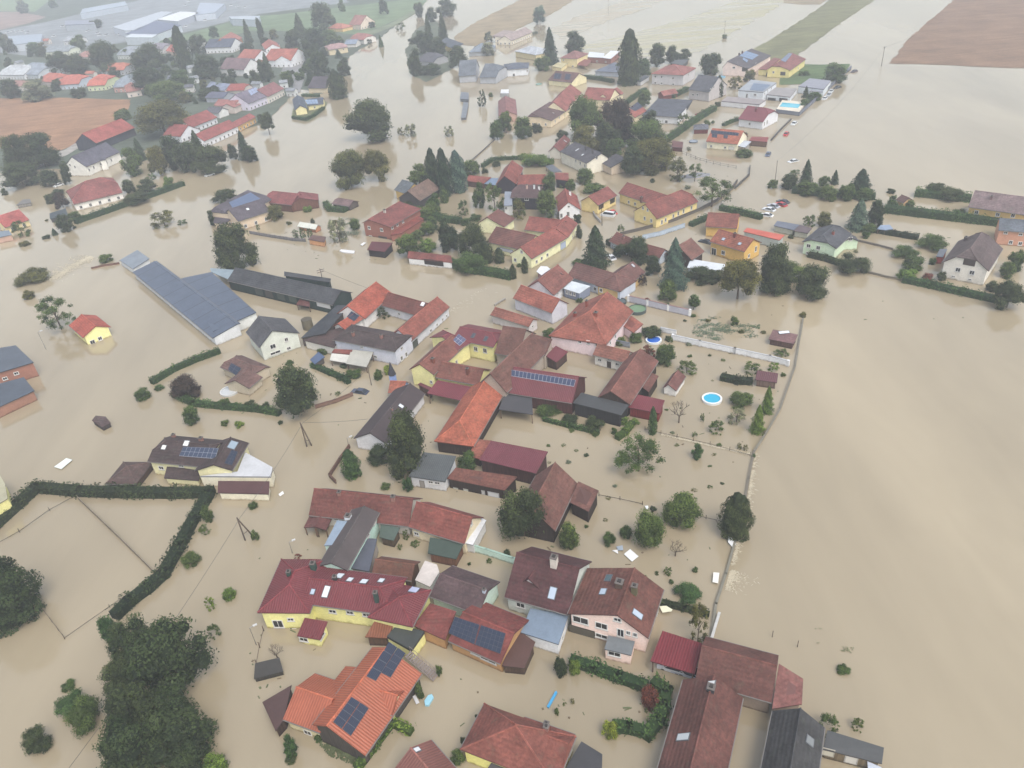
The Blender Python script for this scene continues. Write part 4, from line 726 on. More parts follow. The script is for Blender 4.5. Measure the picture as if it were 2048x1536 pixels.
H('white rectory with sweeping red roof and a curved white front', [
    G((1160, 620), (1440, 620), (1330, 500), 4.6, 28, (0, 0), og=.2), G((1440, 620), (1590, 560), (1520, 505), 4.6, 26, (0, .6), og=.2), G((890, 590), (1070, 600), (1000, 505), 4.4, 28), E((1160, 480), (1230, 420), (1360, 515), (1215, 400), 5.0, hr=8.0)],
    T((188, 100, 84)), PL((224, 226, 230)), short='white rectory', aw=2)
H('white house with dark slate roof next to the red gabled barn', [G((560, 490), (830, 480), (660, 400), 4.6, 30)], T((88, 96, 118)), PL((222, 222, 224)), short='white slate house', aw=1)
H('red gabled barn with orange side wall by the white slate house', [G((830, 460), (945, 385), (760, 370), 4.6, 33)], T((186, 108, 94)), PL((214, 140, 90)), short='red orange barn', name='barn', cat='barn')
H('mauve roofed barn with white stepped gable by the tall spruce', [G((710, 705), (960, 715), (740, 590), 4.4, 33)], T((132, 104, 110)), PL((220, 220, 220)), short='mauve roofed barn', name='barn', cat='barn')
H('small orange roofed house alone among the village trees', [G((160, 520), (265, 540), (215, 455), 3.0, 34)], T((206, 104, 88)), PL((210, 180, 160)), short='lone orange house')
H('red and blue striped roof row house with a cream end', [G((560, 905), (760, 930), (640, 840), 3.6, 28, roof=T((138, 148, 178))), G((780, 930), (960, 925), (830, 860), 3.6, 28, (0, .4))], T((176, 84, 76)), PL((206, 196, 186)), short='striped roof row house')
H('mauve roofed house with bluish lower annex below the row house', [G((560, 1000), (750, 1005), (640, 940), 3.0, 22)], T((100, 104, 128)), PL((160, 164, 176)), short='bluish annex', name='annex', cat='annex')
H('lilac walled house with mauve roof and rooftop solar panel', [G((1010, 1060), (1200, 985), (1080, 890), 4.2, 30, og=.2)], T((120, 110, 128)), PL((208, 200, 220)), short='lilac house', sol=[((1000, 930), (1085, 895), (1115, 935), (1035, 980), 3, 2, (150, 162, 190))], aw=1)
H('red and mauve gabled house with white walls beside the lilac house', [G((1210, 990), (1375, 905), (1220, 860), 4.0, 33)], T((150, 92, 94)), PL((222, 214, 200)), short='red mauve house', aw=1)
H('low pinkish red roofs crossing behind the long white farmhouse', [G((650, 1080), (860, 1090), (760, 1020), 3.6, 26), G((860, 1100), (1000, 1040), (880, 1020), 3.6, 24)], T((178, 110, 104)), PL((206, 190, 180)), short='low pinkish roofs house', name='outbuilding', cat='outbuilding')
H('long white walled farmhouse with parallel brick red roofs and orange end', [
    G((555, 1445), (905, 1290), (500, 1360), 3.4, 32, og=.15), G((430, 1305), (690, 1200), (315, 1230), 3.2, 32), G((905, 1290), (1085, 1195), (890, 1230), 3.2, 30, wall=PL((222, 170, 92))), G((130, 1385), (310, 1400), (230, 1270), 3.2, 30)],
    T((164, 82, 78)), PL((220, 222, 228)), short='long white farmhouse', name='farmhouse', cat='farmhouse', aw=1)
H('dark roofed shed with white gable behind the long white farmhouse', [G((560, 1150), (700, 1160), (640, 1095), 3.0, 28)], T((100, 98, 108)), PL((214, 214, 212)), short='dark roofed shed', name='shed', cat='shed')
K(0, 0, 4)
H('barn with bright brick red roof and dark board gable at the brown field', [G((770, 1145), (1080, 1020), (680, 1060), 4.0, 34, og=.2)], T((180, 88, 80)), WD((70, 72, 84)), short='brick red field barn', name='barn', cat='barn')
H('white manor house with slate roof and a columned central gable', [G((690, 1335), (960, 1215), (640, 1225), 4.4, 36, og=.2), E((780, 1290), (800, 1180), (905, 1240), (750, 1190), 4.6, hr=7.0, oh=.15)], T((96, 94, 110)), PL((230, 228, 220)), short='white manor', win=[(600, 1335, .8, 1.0), (560, 1320, .8, 1.0), (712, 1358, .8, 1.2), (750, 1340, .8, 1.2), (805, 1310, .8, 1.3), (850, 1295, .8, 1.3), (890, 1280, .8, 1.3), (810, 1240, .7, 1.0), (850, 1228, .7, 1.0)])
H('brick red hipped villa with white arches beside the long green hedge', [G((590, 1635), (980, 1540), (760, 1430), 3.0, 28, (.8, .5))], T((148, 80, 76)), PL((230, 226, 218)), short='red hipped villa', aw=1)
for a_, (lab, p0, p1, r0, rc, wc, sh) in enumerate([
    ('orange roofed village house next to the grey flat roofs', (300, 650), (430, 660), (370, 580), (204, 110, 92), (206, 190, 180), 'village house by flat roofs'),
    ('orange hipped village house with pale blue walls', (450, 680), (630, 670), (540, 600), (206, 108, 92), (190, 200, 216), 'pale blue walled house'),
    ('orange village house with light green walls', (690, 690), (840, 680), (740, 600), (206, 104, 86), (206, 216, 170), 'light green village house'),
    ('village house with flat grey blue roof and brick walls', (900, 700), (1080, 690), (990, 600), (140, 152, 166), (190, 140, 130), 'grey blue brick house'),
    ('reddish roofed village house near the dark village trees', (620, 460), (720, 455), (680, 410), (190, 130, 120), (200, 190, 184), 'reddish village house'),
    ('brick toned village house with red gable behind the field hedge', (1010, 740), (1130, 720), (1050, 660), (170, 110, 100), (210, 196, 186), 'brick toned village house'),
    ('small pale roofed house at the corner of the parking yard', (500, 330), (620, 325), (560, 290), (170, 176, 186), (206, 206, 206), 'small pale roofed house'),
    ('mauve roofed house behind the lone orange village house', (1180, 400), (1300, 395), (1240, 345), (140, 132, 146), (196, 190, 190), 'mauve village house'),
    ('grey roofed house between the village trees and the meadow', (1450, 380), (1600, 370), (1520, 320), (132, 138, 152), (206, 208, 206), 'grey village house'),
    ('slate roofed village house with white gable by the tall upright tree', (1330, 640), (1450, 630), (1390, 580), (116, 120, 134), (210, 208, 204), 'slate village house'),
    ('pinkish roofed village house south of the grey flat roofs', (60, 690), (170, 690), (110, 645), (176, 128, 120), (198, 190, 180), 'pinkish village house'),
    ('L-shaped orange roofed house behind the light green one', (800, 570), (990, 560), (900, 505), (200, 112, 90), (176, 180, 190), 'L-shaped orange house'),
    ('pale two storey block with grey roof among the village trees', (930, 440), (1090, 440), (1000, 370), (160, 168, 180), (214, 218, 210), 'pale village block'),
    ('cream house with grey roof near the village parking lot', (330, 420), (550, 410), (430, 370), (150, 160, 168), (216, 220, 196), 'cream parking house'),
    ('white workshop with pale grey roof on the village edge', (-20, 600), (190, 600), (100, 520), (196, 202, 208), (214, 216, 220), 'white village workshop'),
    ('blue grey gabled hall behind the white workshop', (130, 590), (300, 600), (260, 500), (150, 162, 178), (190, 198, 206), 'blue grey gabled hall')]):
    H(lab, [G(p0, p1, r0, 3.6, 26, (.5, .5))], T(rc), PL(wc), short=sh, name='village_house', aw=1, group='houses of the dry village')
K(0, 0, 4)
for lab, q, rc, wc, sh in [
    ('long white industrial hall with bright roof', [(1250, 155), (1420, 170), (1600, 100), (1440, 92)], (236, 240, 244), (170, 176, 190), 'white industrial hall'),
    ('pale grey industrial hall beside the bright roofed one', [(1000, 245), (1090, 240), (1380, 95), (1290, 90), (900, 215)], (196, 204, 214), (190, 196, 206), 'pale grey hall'),
    ('dark blue roofed factory beside the green meadow', [(1000, 270), (1250, 275), (1450, 200), (1250, 165)], (112, 120, 146), (196, 206, 216), 'dark blue factory'),
    ('low white halls next to the factory', [(1000, 300), (1220, 300), (1260, 275), (1050, 270)], (216, 224, 232), (190, 200, 210), 'low white halls'),
    ('flat grey factory with roof lights at the village edge', [(100, 360), (330, 330), (340, 270), (60, 290)], (170, 182, 196), (180, 190, 200), 'roof light factory'),
    ('dim mauve warehouse by the industrial road', [(520, 200), (760, 190), (740, 160), (520, 165)], (150, 156, 172), (160, 168, 178), 'mauve warehouse'),
    ('white depot beyond the dark blue factory', [(1560, 120), (1720, 100), (1800, 30), (1600, 20)], (180, 190, 206), (180, 190, 204), 'white depot'),
    ('mid grey depot hall beyond the green meadow', [(1850, 150), (2070, 160), (2080, 125), (1830, 130)], (190, 200, 210), (176, 186, 200), 'mid grey depot'),
    ('long pale hall on the horizon road', [(640, 110), (1020, 40), (1000, 10), (660, 70)], (176, 188, 202), (170, 182, 196), 'long pale hall')]:
    H(lab, [Q(*[(x, y, 6.5) for x, y in q], oh=.1, t=.4)], FL(rc), PL(wc), short=sh, name='industrial_hall', cat='industrial building', ridge=False, group='halls of the industrial estate')
K(0, 384, 4)
H('small bright red bungalow with yellow front near the left lane', [G((40, 285), (235, 222), (90, 160), 2.6, 24, og=.2)], T((182, 84, 78)), PL((226, 206, 150)), short='bright red bungalow', aw=1)
H('blue grey roofed kiosk house below the bright red bungalow', [Q((-40, 370, 2.4), (95, 340, 2.4), (70, 305, 2.8), (-40, 320, 2.8))], FL((130, 144, 158)), PL((190, 150, 130)), short='blue grey kiosk', name='kiosk', cat='kiosk')
H('dark green shed roof beside the round lane bush', [Q((400, 215, 1.7), (545, 185, 1.7), (525, 130, 2.2), (395, 170, 2.2))], FL((70, 80, 86)), WD((70, 70, 70)), short='dark green shed', name='shed', cat='shed')
H('grey boat shelter with pale end by the lane', [Q((130, 105, 1.4), (250, 85, 1.4), (240, 55, 2.0), (180, 60, 2.0))], FL((120, 118, 116)), WD((150, 146, 140)), short='boat shelter', name='shelter', cat='shelter')
H('brown mansion with a broad slate roof full of solar panels and arched porch', [E((1715, 150), (1800, 80), (1870, 225), (1985, -15), 3.8, hr=6.0, hips=(.6, 0), og=.2), G((1905, 235), (2165, 150), (1950, 100), 3.8, 26), Q((1705, 245, 2.2), (1800, 255, 2.2), (1870, 200, 2.8), (1720, 195, 2.8))], T((92, 84, 94)), PL((214, 190, 160)), short='solar mansion', sol=[((1830, 85), (2005, 5), (2090, 60), (1900, 185), 10, 5, (96, 112, 142))], sky=[(1982, 138, .9, 1.0, (232, 234, 236))], aw=1)  # array blue carries a painted reflection of the sky
K(512, 384, 4)
H('long red hipped bungalow with timber walls next to the solar mansion', [G((55, 80), (285, 105), (150, -5), 3.0, 28, (.3, .2)), E((285, 105), (345, 45), (500, 60), (345, -5), 3.0, hr=5.0)], T((142, 74, 74)), WD((110, 74, 62)), short='timber red bungalow')
H('white barrel vaulted greenhouse with a wooden end wall', [G((330, 275), (475, 300), (355, 238), 1.4, 34)], FL((222, 224, 214)), PL((190, 120, 80)), short='white greenhouse', name='greenhouse', cat='greenhouse', ridge=False)
H('orange hut with brown flat roof behind the post fence', [Q((415, 378, 1.9), (545, 400, 1.9), (560, 358, 2.1), (450, 342, 2.1))], FL((104, 78, 72)), PL((216, 150, 96)), short='orange hut', name='hut', cat='hut')
H('small mauve gazebo roof inside a square clipped hedge', [G((605, 92), (745, 115), (655, 48), 1.8, 24, (.4, 0))], T((124, 96, 96)), WD((90, 80, 76)), short='mauve gazebo', name='gazebo', cat='gazebo')
# ------------------------------------------------------------------ water, land, fields
def water_mat():
    m = bpy.data.materials.new('muddy_flood_water'); m.use_nodes = True; n = m.node_tree.nodes; L = m.node_tree.links; b = n['Principled BSDF']
    geo = n.new('ShaderNodeNewGeometry')
    def noise(scale, sc3, det, rot=0, rough=.55):
        mp = n.new('ShaderNodeMapping'); mp.inputs['Scale'].default_value = sc3; mp.inputs['Rotation'].default_value = (0, 0, rot); L.new(geo.outputs['Position'], mp.inputs[0])
        x = n.new('ShaderNodeTexNoise'); x.inputs['Scale'].default_value = scale; x.inputs['Detail'].default_value = det; x.inputs['Roughness'].default_value = rough; x.inputs['Distortion'].default_value = .6
        L.new(mp.outputs[0], x.inputs['Vector']); return x.outputs[0]
    r = n.new('ShaderNodeValToRGB'); L.new(noise(.018, (1, .35, 1), 5, math.radians(-35)), r.inputs[0])
    r.color_ramp.elements[0].position = .3; r.color_ramp.elements[0].color = (*s2l((136, 125, 104)), 1)
    r.color_ramp.elements[1].position = .7; r.color_ramp.elements[1].color = (*s2l((157, 145, 122)), 1)
    r2 = n.new('ShaderNodeValToRGB'); L.new(noise(.12, (1, .25, 1), 5, math.radians(-50)), r2.inputs[0])
    r2.color_ramp.elements[0].position = .3; r2.color_ramp.elements[0].color = (.95, .95, .95, 1); r2.color_ramp.elements[1].position = .7; r2.color_ramp.elements[1].color = (1.03, 1.03, 1.03, 1)
    mx = n.new('ShaderNodeMixRGB'); mx.blend_type = 'MULTIPLY'; mx.inputs[0].default_value = 1; L.new(r.outputs[0], mx.inputs[1]); L.new(r2.outputs[0], mx.inputs[2]); L.new(mx.outputs[0], b.inputs['Base Color'])
    b.inputs['IOR'].default_value = 1.45; b.inputs['Specular IOR Level'].default_value = .75
    rr = n.new('ShaderNodeMapRange'); L.new(noise(.03, (1, .5, 1), 3, .5), rr.inputs[0]); rr.inputs[1].default_value = .35; rr.inputs[2].default_value = .65; rr.inputs[3].default_value = .04; rr.inputs[4].default_value = .11; L.new(rr.outputs[0], b.inputs['Roughness'])
    bp = n.new('ShaderNodeBump'); bp.inputs['Strength'].default_value = .25; bp.inputs['Distance'].default_value = .035
    L.new(noise(1.3, (1, .45, 1), 4, math.radians(-40)), bp.inputs['Height']); L.new(bp.outputs[0], b.inputs['Normal'])
    return m
def sheet(name, pts, z, m, kind='structure'):
    me = bpy.data.meshes.new(name); me.from_pydata([(p[0], p[1], z) for p in pts], [], [list(range(len(pts)))]); me.materials.append(m); me.update()
    if me.polygons[0].normal.z < 0: me.flip_normals()
    o = bpy.data.objects.new(name, me); sc.collection.objects.link(o); o['kind'] = kind; return o
X = 3200
sheet('flood_water', [(-X, -400), (X, -400), (X, 5200), (-X, 5200)], 0, water_mat())
def rough_edge(pts, amp, step=6):
    out = []
    for i in range(len(pts)):
        a, b = pts[i], pts[(i+1) % len(pts)]; L = np.linalg.norm(b-a); k = max(1, int(L/step)); k = min(k, 60); n = np.array([-(b-a)[1], (b-a)[0], 0])/(L+1e-9)
        for j in range(k): out.append(a+(b-a)*j/k+n*random.uniform(-amp, amp))
    return out
K()
def land(name, px, z, col, amp=1.0, kind='ground', step=6): return sheet(name, rough_edge([W(p) for p in px], amp, step), z, mat(kind, col))
land('village_ground', [(-300, 370), (-60, 352), (30, 338), (130, 340), (200, 330), (290, 300), (360, 292), (430, 285), (480, 262), (535, 243), (560, 215), (600, 178), (640, 190), (672, 172), (690, 150), (700, 112), (760, 75), (822, 28), (840, -20), (820, -60), (-300, -60)], .10, (96, 106, 92), 1.5)
land('brown_field', [(-300, 190), (0, 197), (120, 196), (262, 200), (250, 240), (170, 282), (120, 302), (60, 300), (-300, 280)], .16, (164, 126, 96), .6)
land('green_meadow', [(290, 88), (350, 74), (440, 50), (512, 32), (560, 30), (620, 22), (700, 12), (860, -5), (840, 18), (770, 50), (720, 70), (640, 62), (560, 62), (500, 62), (450, 75), (400, 88), (320, 92)], .16, (118, 138, 104), 1)
land('green_field', [(-60, -30), (130, -30), (100, 0), (70, 24), (0, 22), (-60, 22)], .17, (128, 150, 108), 1)
land('pink_field', [(-120, 26), (40, 24), (92, 34), (60, 46), (0, 60), (-120, 80)], .17, (160, 138, 128), 1)
land('industrial_yard', [(-60, 100), (0, 62), (90, 45), (170, 26), (260, 5), (430, -30), (640, -30), (700, 5), (520, 28), (430, 50), (330, 75), (200, 92), (60, 112)], .18, (150, 156, 160), 1)
land('village_street', [(584, 150), (560, 148), (570, 128), (610, 122), (612, 150), (600, 185), (588, 185)], .2, (150, 150, 152), .3)
land('farm_yard', [(0, 345), (60, 325), (130, 300), (160, 282), (168, 292), (120, 318), (60, 345)], .2, (170, 166, 160), .5)
land('stubble_field', [(905, 76), (950, 45), (1000, 20), (1080, -20), (1180, -20), (1095, 33), (1064, 44), (1024, 64), (985, 76), (960, 92), (925, 90)], .12, (162, 146, 118), 1.2)
land('grass_strip', [(1490, 108), (1540, 80), (1600, 42), (1650, 8), (1690, -30), (1800, -30), (1746, 2), (1660, 62), (1600, 106), (1585, 122), (1500, 122)], .12, (126, 126, 92), .8)
land('ploughed_field', [(1776, 127), (1795, 108), (1812, 84), (1862, 38), (1908, 0), (1930, -20), (2500, -20), (2500, 150), (2048, 137), (1900, 131), (1830, 128)], .12, (142, 114, 92), .8)
land('far_tan_strip', [(1568, 6), (1560, -30), (1700, -30), (1640, 9), (1600, 9)], .12, (160, 146, 120), .6)
land('lawn', [(1560, 150), (1592, 128), (1640, 130), (1700, 128), (1690, 150), (1660, 155), (1610, 168), (1560, 170)], .14, (94, 116, 74), .3)
land('island_garden', [(582, 235), (588, 215), (640, 200), (655, 205), (650, 220), (618, 244), (590, 240)], .14, (120, 124, 90), .2)
land('channel_embankment', [(712, 85), (730, 66), (780, 48), (826, 22), (832, 26), (790, 52), (740, 72)], .2, (128, 138, 112), .3)
land('islet_ground', [(818, 145), (812, 100), (830, 60), (870, 40), (905, 90), (935, 120), (900, 140), (850, 165)], .12, (100, 108, 90), 1)
# half drowned stubble: many low strips of stems just over the water
def drowned(name, px, n, L, wd, col, z=.05):
    poly = [W(p) for p in px]; P2 = np.array(poly)[:, :2]; mn, mx = P2.min(0), P2.max(0); v = []; f = []
    d = nrm(poly[1]-poly[0]); pn = np.cross(UP, d); k = 0; pl = [np.array([q[0], q[1], 0]) for q in poly]
    while k < n:
        q = np.array([random.uniform(mn[0], mx[0]), random.uniform(mn[1], mx[1]), 0])
        k += 1
        if not inside(q, pl, UP): continue
        l = random.uniform(.3, 1)*L; w_ = random.uniform(.3, 1)*wd; i = len(v); m_ = 7
        for t in range(m_):
            a = 2*math.pi*t/m_; r = random.uniform(.6, 1.1); v.append(tuple(q+d*math.cos(a)*l*r+pn*math.sin(a)*w_*r+UP*(z+k*1e-6)))
        f.append(list(range(i, i+m_)))
    me = bpy.data.meshes.new(name); me.from_pydata(v, [], f); me.materials.append(mat('ground', col)); me.update()
    o = bpy.data.objects.new(name, me); sc.collection.objects.link(o); o['kind'] = 'stuff'; return o
land('drowned_stubble_field', [(1130, 95), (1200, 82), (1290, 60), (1400, 28), (1500, -10), (1580, -30), (1660, -30), (1570, 6), (1500, 45), (1440, 82), (1395, 103), (1330, 112), (1240, 116), (1165, 112)], .05, (172, 168, 140), 2.5, 'stubble')
land('drowned_stubble_field', [(1095, 60), (1150, 34), (1230, 8), (1310, -25), (1380, -25), (1300, 14), (1210, 44), (1130, 78)], .05, (178, 170, 152), 2.5, 'stubble')
K(1024, 384, 4)
def weeds(name, px, n, s, col):
    poly = [W(p) for p in px]; P2 = np.array(poly)[:, :2]; mn, mx = P2.min(0), P2.max(0); v = []; f = []; pl = [np.array([q[0], q[1], 0]) for q in poly]
    cl = []
    for _ in range(max(3, n//60)): cl.append((random.uniform(mn[0], mx[0]), random.uniform(mn[1], mx[1])))
    for k in range(n):
        c = random.choice(cl); q = np.array([c[0]+random.gauss(0, s*5), c[1]+random.gauss(0, s*3), 0])
        if not inside(q, pl, UP): continue
        a = random.uniform(0, 6.28); d = np.array([math.cos(a), math.sin(a), random.uniform(-.1, .5)])*s; e = np.array([-math.sin(a), math.cos(a), random.uniform(-.1, .3)])*s*.5; i = len(v)
        q = q+UP*random.uniform(.02, .2)
        v += [tuple(q-d-e), tuple(q+d-e), tuple(q+d+e), tuple(q-d+e)]; f.append([i, i+1, i+2, i+3])
    me = bpy.data.meshes.new(name); me.from_pydata(v, [], f); me.materials.append(mat('leafy', col, .9)); me.update()
    o = bpy.data.objects.new(name, me); sc.collection.objects.link(o); o['kind'] = 'stuff'; return o
weeds('floating_weeds', [(1430, 1030), (1600, 1010), (1900, 1070), (2010, 1200), (1700, 1200), (1450, 1150)], 1300, .18, (98, 112, 88))
weeds('floating_weeds', [(1500, 990), (1900, 1080), (1980, 1100), (1980, 1060), (1600, 970)], 400, .25, (84, 100, 70))
K(1536, 1152, 4); weeds('floating_weeds', [(220, 400), (380, 400), (700, 560), (680, 620), (400, 560)], 150, .12, (128, 128, 98))
K(512, 1280, 6); weeds('garden_weeds', [(700, 1180), (900, 1150), (1230, 1380), (1200, 1500), (900, 1400)], 900, .22, (88, 96, 66))
K(512, 384, 4); weeds('garden_weeds', [(600, 320), (740, 200), (830, 220), (820, 380), (640, 440)], 900, .3, (110, 118, 98))
# foam where the flood pours over walls
def foam(pts, n, wd, side, s=.12, name='white_water'):
    v = []; f = []; ws_ = [W(p, .03) for p in pts]
    for k in range(n):
        i = random.randrange(len(ws_)-1); t = random.random(); a, b = ws_[i], ws_[i+1]; d = nrm(b-a); pn = np.cross(UP, d)*side
        q = a+(b-a)*t+pn*abs(random.gauss(0, wd))*random.choice((.3, 1)); l = random.uniform(.5, 2.6)*s*3; w_ = random.uniform(.3, .8)*s; j = len(v)
        ang = random.gauss(0, .8); dd = pn*math.cos(ang)+d*math.sin(ang); ee = np.cross(UP, dd)
        z = UP*(.01+random.random()*.08)
        v += [tuple(q-dd*l*.5+z), tuple(q+ee*w_+z), tuple(q+dd*l+z), tuple(q-ee*w_+z)]; f.append([j, j+1, j+2, j+3])
    me = bpy.data.meshes.new(name); me.from_pydata(v, [], f); me.materials.append(mat('foam', (206, 196, 172), .7)); me.update()
    o = bpy.data.objects.new(name, me); sc.collection.objects.link(o); o['kind'] = 'stuff'; return o
K()
# twigs, leaves and planks drifting between the houses
def debris(name, zones, n, col):
    v = []; f = []
    for k in range(n):
        x0, y0, x1, y1 = random.choice(zones); q = Wp((random.uniform(x0, x1), random.uniform(y0, y1)), .03); a = random.uniform(0, 6.28); L = random.choice((.12, .15, .2, .3, .5))*random.uniform(.6, 1.2); w_ = random.uniform(.05, .16)
        d = np.array([math.cos(a), math.sin(a), 0])*L; e = np.array([-math.sin(a), math.cos(a), 0])*w_; i = len(v)
        v += [tuple(q-d-e), tuple(q+d-e), tuple(q+d+e), tuple(q-d+e), tuple(q-d*.9-e*.8+UP*.06), tuple(q+d*.9-e*.8+UP*.06), tuple(q+d*.9+e*.8+UP*.06), tuple(q-d*.9+e*.8+UP*.06)]
        f += [[i+4, i+5, i+6, i+7], [i, i+1, i+5, i+4], [i+1, i+2, i+6, i+5], [i+2, i+3, i+7, i+6], [i+3, i, i+4, i+7]]
    me = bpy.data.meshes.new(name); me.from_pydata(v, [], f); me.materials.append(mat('drift', col, .9)); me.update()
    o = bpy.data.objects.new(name, me); sc.collection.objects.link(o); o['kind'] = 'stuff'; return o
ZN = [(860, 780, 1500, 1130), (560, 640, 900, 900), (1040, 1090, 1440, 1260), (900, 1300, 1300, 1450), (1300, 690, 1560, 900), (480, 720, 640, 830), (560, 440, 800, 520), (1380, 400, 1960, 640), (1340, 250, 1500, 420), (500, 1080, 640, 1400)]
debris('drifting_debris', ZN, 90, (110, 96, 76)); debris('drifting_leaves', ZN, 130, (100, 108, 76))
foam([(1511, 905), (1505, 935)], 60, .3, 1, .09); foam([(1504, 940), (1490, 1025)], 330, .45, 1, .09); foam([(1476, 1080), (1462, 1130)], 170, .35, 1, .09); foam([(1461, 1140), (1450, 1180)], 260, 1.1, 1, .08); foam([(1461, 1140), (1456, 1160)], 160, 1.8, 1, .07)
foam([(100, 560), (130, 545), (160, 525), (185, 514)], 600, 3.2, 1, .2); foam([(100, 560), (130, 545), (160, 525), (185, 514)], 300, 2.0, -1, .2); foam([(1322, 870), (1500, 910)], 260, .15, 1, .1); foam([(965, 575), (920, 605), (900, 622)], 60, 2.5, 1, .1)

# ------------------------------------------------------------------ trees, shrubs, hedges
GREENS = dict(d=(58, 72, 50), m=(74, 94, 54), o=(88, 92, 56), l=(96, 120, 58), p=(56, 50, 52), b=(84, 108, 106), c=(50, 70, 56), g=(116, 124, 112), r=(112, 64, 58), y=(122, 138, 56), h=(66, 94, 58))  # g: grey foliage, with mist painted into the colour for the hazy trees
BARK = (92, 80, 68)
VAR = {}
def leaves(cs, ns, ls, tints, rnd):
    """quads at centres cs facing ns"""
    n = len(cs); N = ns+rnd.normal(0, .55, (n, 3)); N /= np.linalg.norm(N, axis=1)[:, None]+1e-9
    A = rnd.normal(0, 1, (n, 3)); A -= N*(A*N).sum(1)[:, None]; A /= np.linalg.norm(A, axis=1)[:, None]+1e-9; B = np.cross(N, A)
    s = ls*rnd.uniform(.6, 1.25, (n, 1)); A *= s; B *= s*.62
    V = np.stack([cs-A, cs-B*.9+A*.1, cs+A, cs+B*.9-A*.1], 1).reshape(-1, 3); return V, tints
def crown_mesh(shape, lod, seed):
    key = (shape, lod, seed)
    if key in VAR: return VAR[key]
    rnd = np.random.RandomState(seed*13+lod+len(shape)*7+ord(shape[0]))
    N = {2: 6800, 1: 2800, 0: 800}[lod]; ls = {2: .021, 1: .032, 0: .06}[lod]
    C = []; Nn = []; Tt = []; core = []
    if shape in ('b', 'u', 'w'):
        nl = {'b': 26, 'u': 18, 'w': 38}[shape]; rr = {'b': (.13, .2), 'u': (.14, .22), 'w': (.045, .10)}[shape]
        lobes = []
        for i in range(nl):
            a = rnd.uniform(0, 6.283); t = rnd.uniform(0, 1) if shape != 'u' else rnd.uniform(0, .8)
            z = .07+.81*t; R = math.sqrt(max(.02, 1-((z-.36)/.66)**2)); r = rnd.uniform(*rr); rad = max(0, (.5*R-r))*math.sqrt(rnd.uniform(.25, 1))*1.08
            lobes.append((np.array([rad*math.cos(a), rad*math.sin(a), min(z, .97-r*.8)]), r, rnd.uniform(.15, .85)))
        if shape != 'w': lobes.append((np.array([0, 0, .45]), .3, .3))
        tot = sum(l[1]**2 for l in lobes)
        for c, r, t in lobes:
            k = int(N*r*r/tot); d = rnd.normal(0, 1, (k, 3)); d /= np.linalg.norm(d, axis=1)[:, None]
            d[:, 2] = np.where(d[:, 2] < -.5, -d[:, 2], d[:, 2]); rad = r*(rnd.uniform(.72, 1.12, (k, 1)) if shape != 'w' else rnd.uniform(.1, 1.7, (k, 1)))
            rad *= 1+.18*np.sin(d[:, :1]*9+c[0]*40)*np.cos(d[:, 1:2]*8+c[1]*30)
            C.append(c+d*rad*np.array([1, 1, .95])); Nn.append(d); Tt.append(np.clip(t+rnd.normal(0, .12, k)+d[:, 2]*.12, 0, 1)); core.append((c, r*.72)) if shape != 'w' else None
    elif shape in ('c', 'k'):
        k = N; z = rnd.uniform(0.02, 1, k)**(1.25 if shape == 'c' else 1); a = rnd.uniform(0, 6.283, k)
        if shape == 'c':
            R = .5*(1-z)**.72; tier = (z*11+rnd.uniform(0, .25, k)) % 1; R = R*(.62+.42*(1-tier))*(1+.16*np.sin(a*5+z*30)); R += .012
        else: R = .5*np.sqrt(np.clip(1-((z-.4)/.62)**2, .02, 1))*(1+.13*np.sin(a*4+z*9)+.08*np.sin(a*9-z*17))
        rr = R*rnd.uniform(.8, 1.04, k); C.append(np.stack([rr*np.cos(a), rr*np.sin(a), z-.03*(shape == 'c')], 1)); Nn.append(np.stack([np.cos(a), np.sin(a), np.full(k, .5)], 1))
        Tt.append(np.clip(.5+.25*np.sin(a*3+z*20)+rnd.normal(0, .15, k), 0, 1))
        for i in range(8): zz = i/8; core.append((np.array([0, 0, zz+.03]), (.5*(1-zz)**.85*.6 if shape == 'c' else .5*math.sqrt(max(.02, 1-((zz-.4)/.62)**2))*.8)))
    C = np.concatenate(C); Nn = np.concatenate(Nn); Tt = np.concatenate(Tt)
    V, t = leaves(C, Nn, ls*(1.15 if shape in 'ck' else 1), Tt, rnd); n4 = len(C); F = np.arange(n4*4).reshape(-1, 4).tolist(); V = V.tolist(); tint = list(t)
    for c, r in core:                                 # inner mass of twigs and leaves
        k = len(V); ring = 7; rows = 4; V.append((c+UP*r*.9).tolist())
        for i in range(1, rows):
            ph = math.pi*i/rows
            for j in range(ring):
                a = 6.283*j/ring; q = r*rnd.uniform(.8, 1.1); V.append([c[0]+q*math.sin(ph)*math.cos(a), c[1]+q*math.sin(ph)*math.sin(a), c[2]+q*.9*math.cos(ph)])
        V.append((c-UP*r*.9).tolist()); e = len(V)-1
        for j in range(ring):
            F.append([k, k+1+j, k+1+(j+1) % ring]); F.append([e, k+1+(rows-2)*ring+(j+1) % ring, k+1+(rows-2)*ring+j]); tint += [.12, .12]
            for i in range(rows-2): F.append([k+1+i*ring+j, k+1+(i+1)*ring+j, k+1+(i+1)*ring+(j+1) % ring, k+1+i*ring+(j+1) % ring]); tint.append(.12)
    me = bpy.data.meshes.new('crown'); me.from_pydata(V, [], F); me.materials.append(None)
    at = me.attributes.new('tint', 'FLOAT', 'FACE'); at.data.foreach_set('value', np.array(tint, 'f')); me.update(); VAR[key] = me; return me
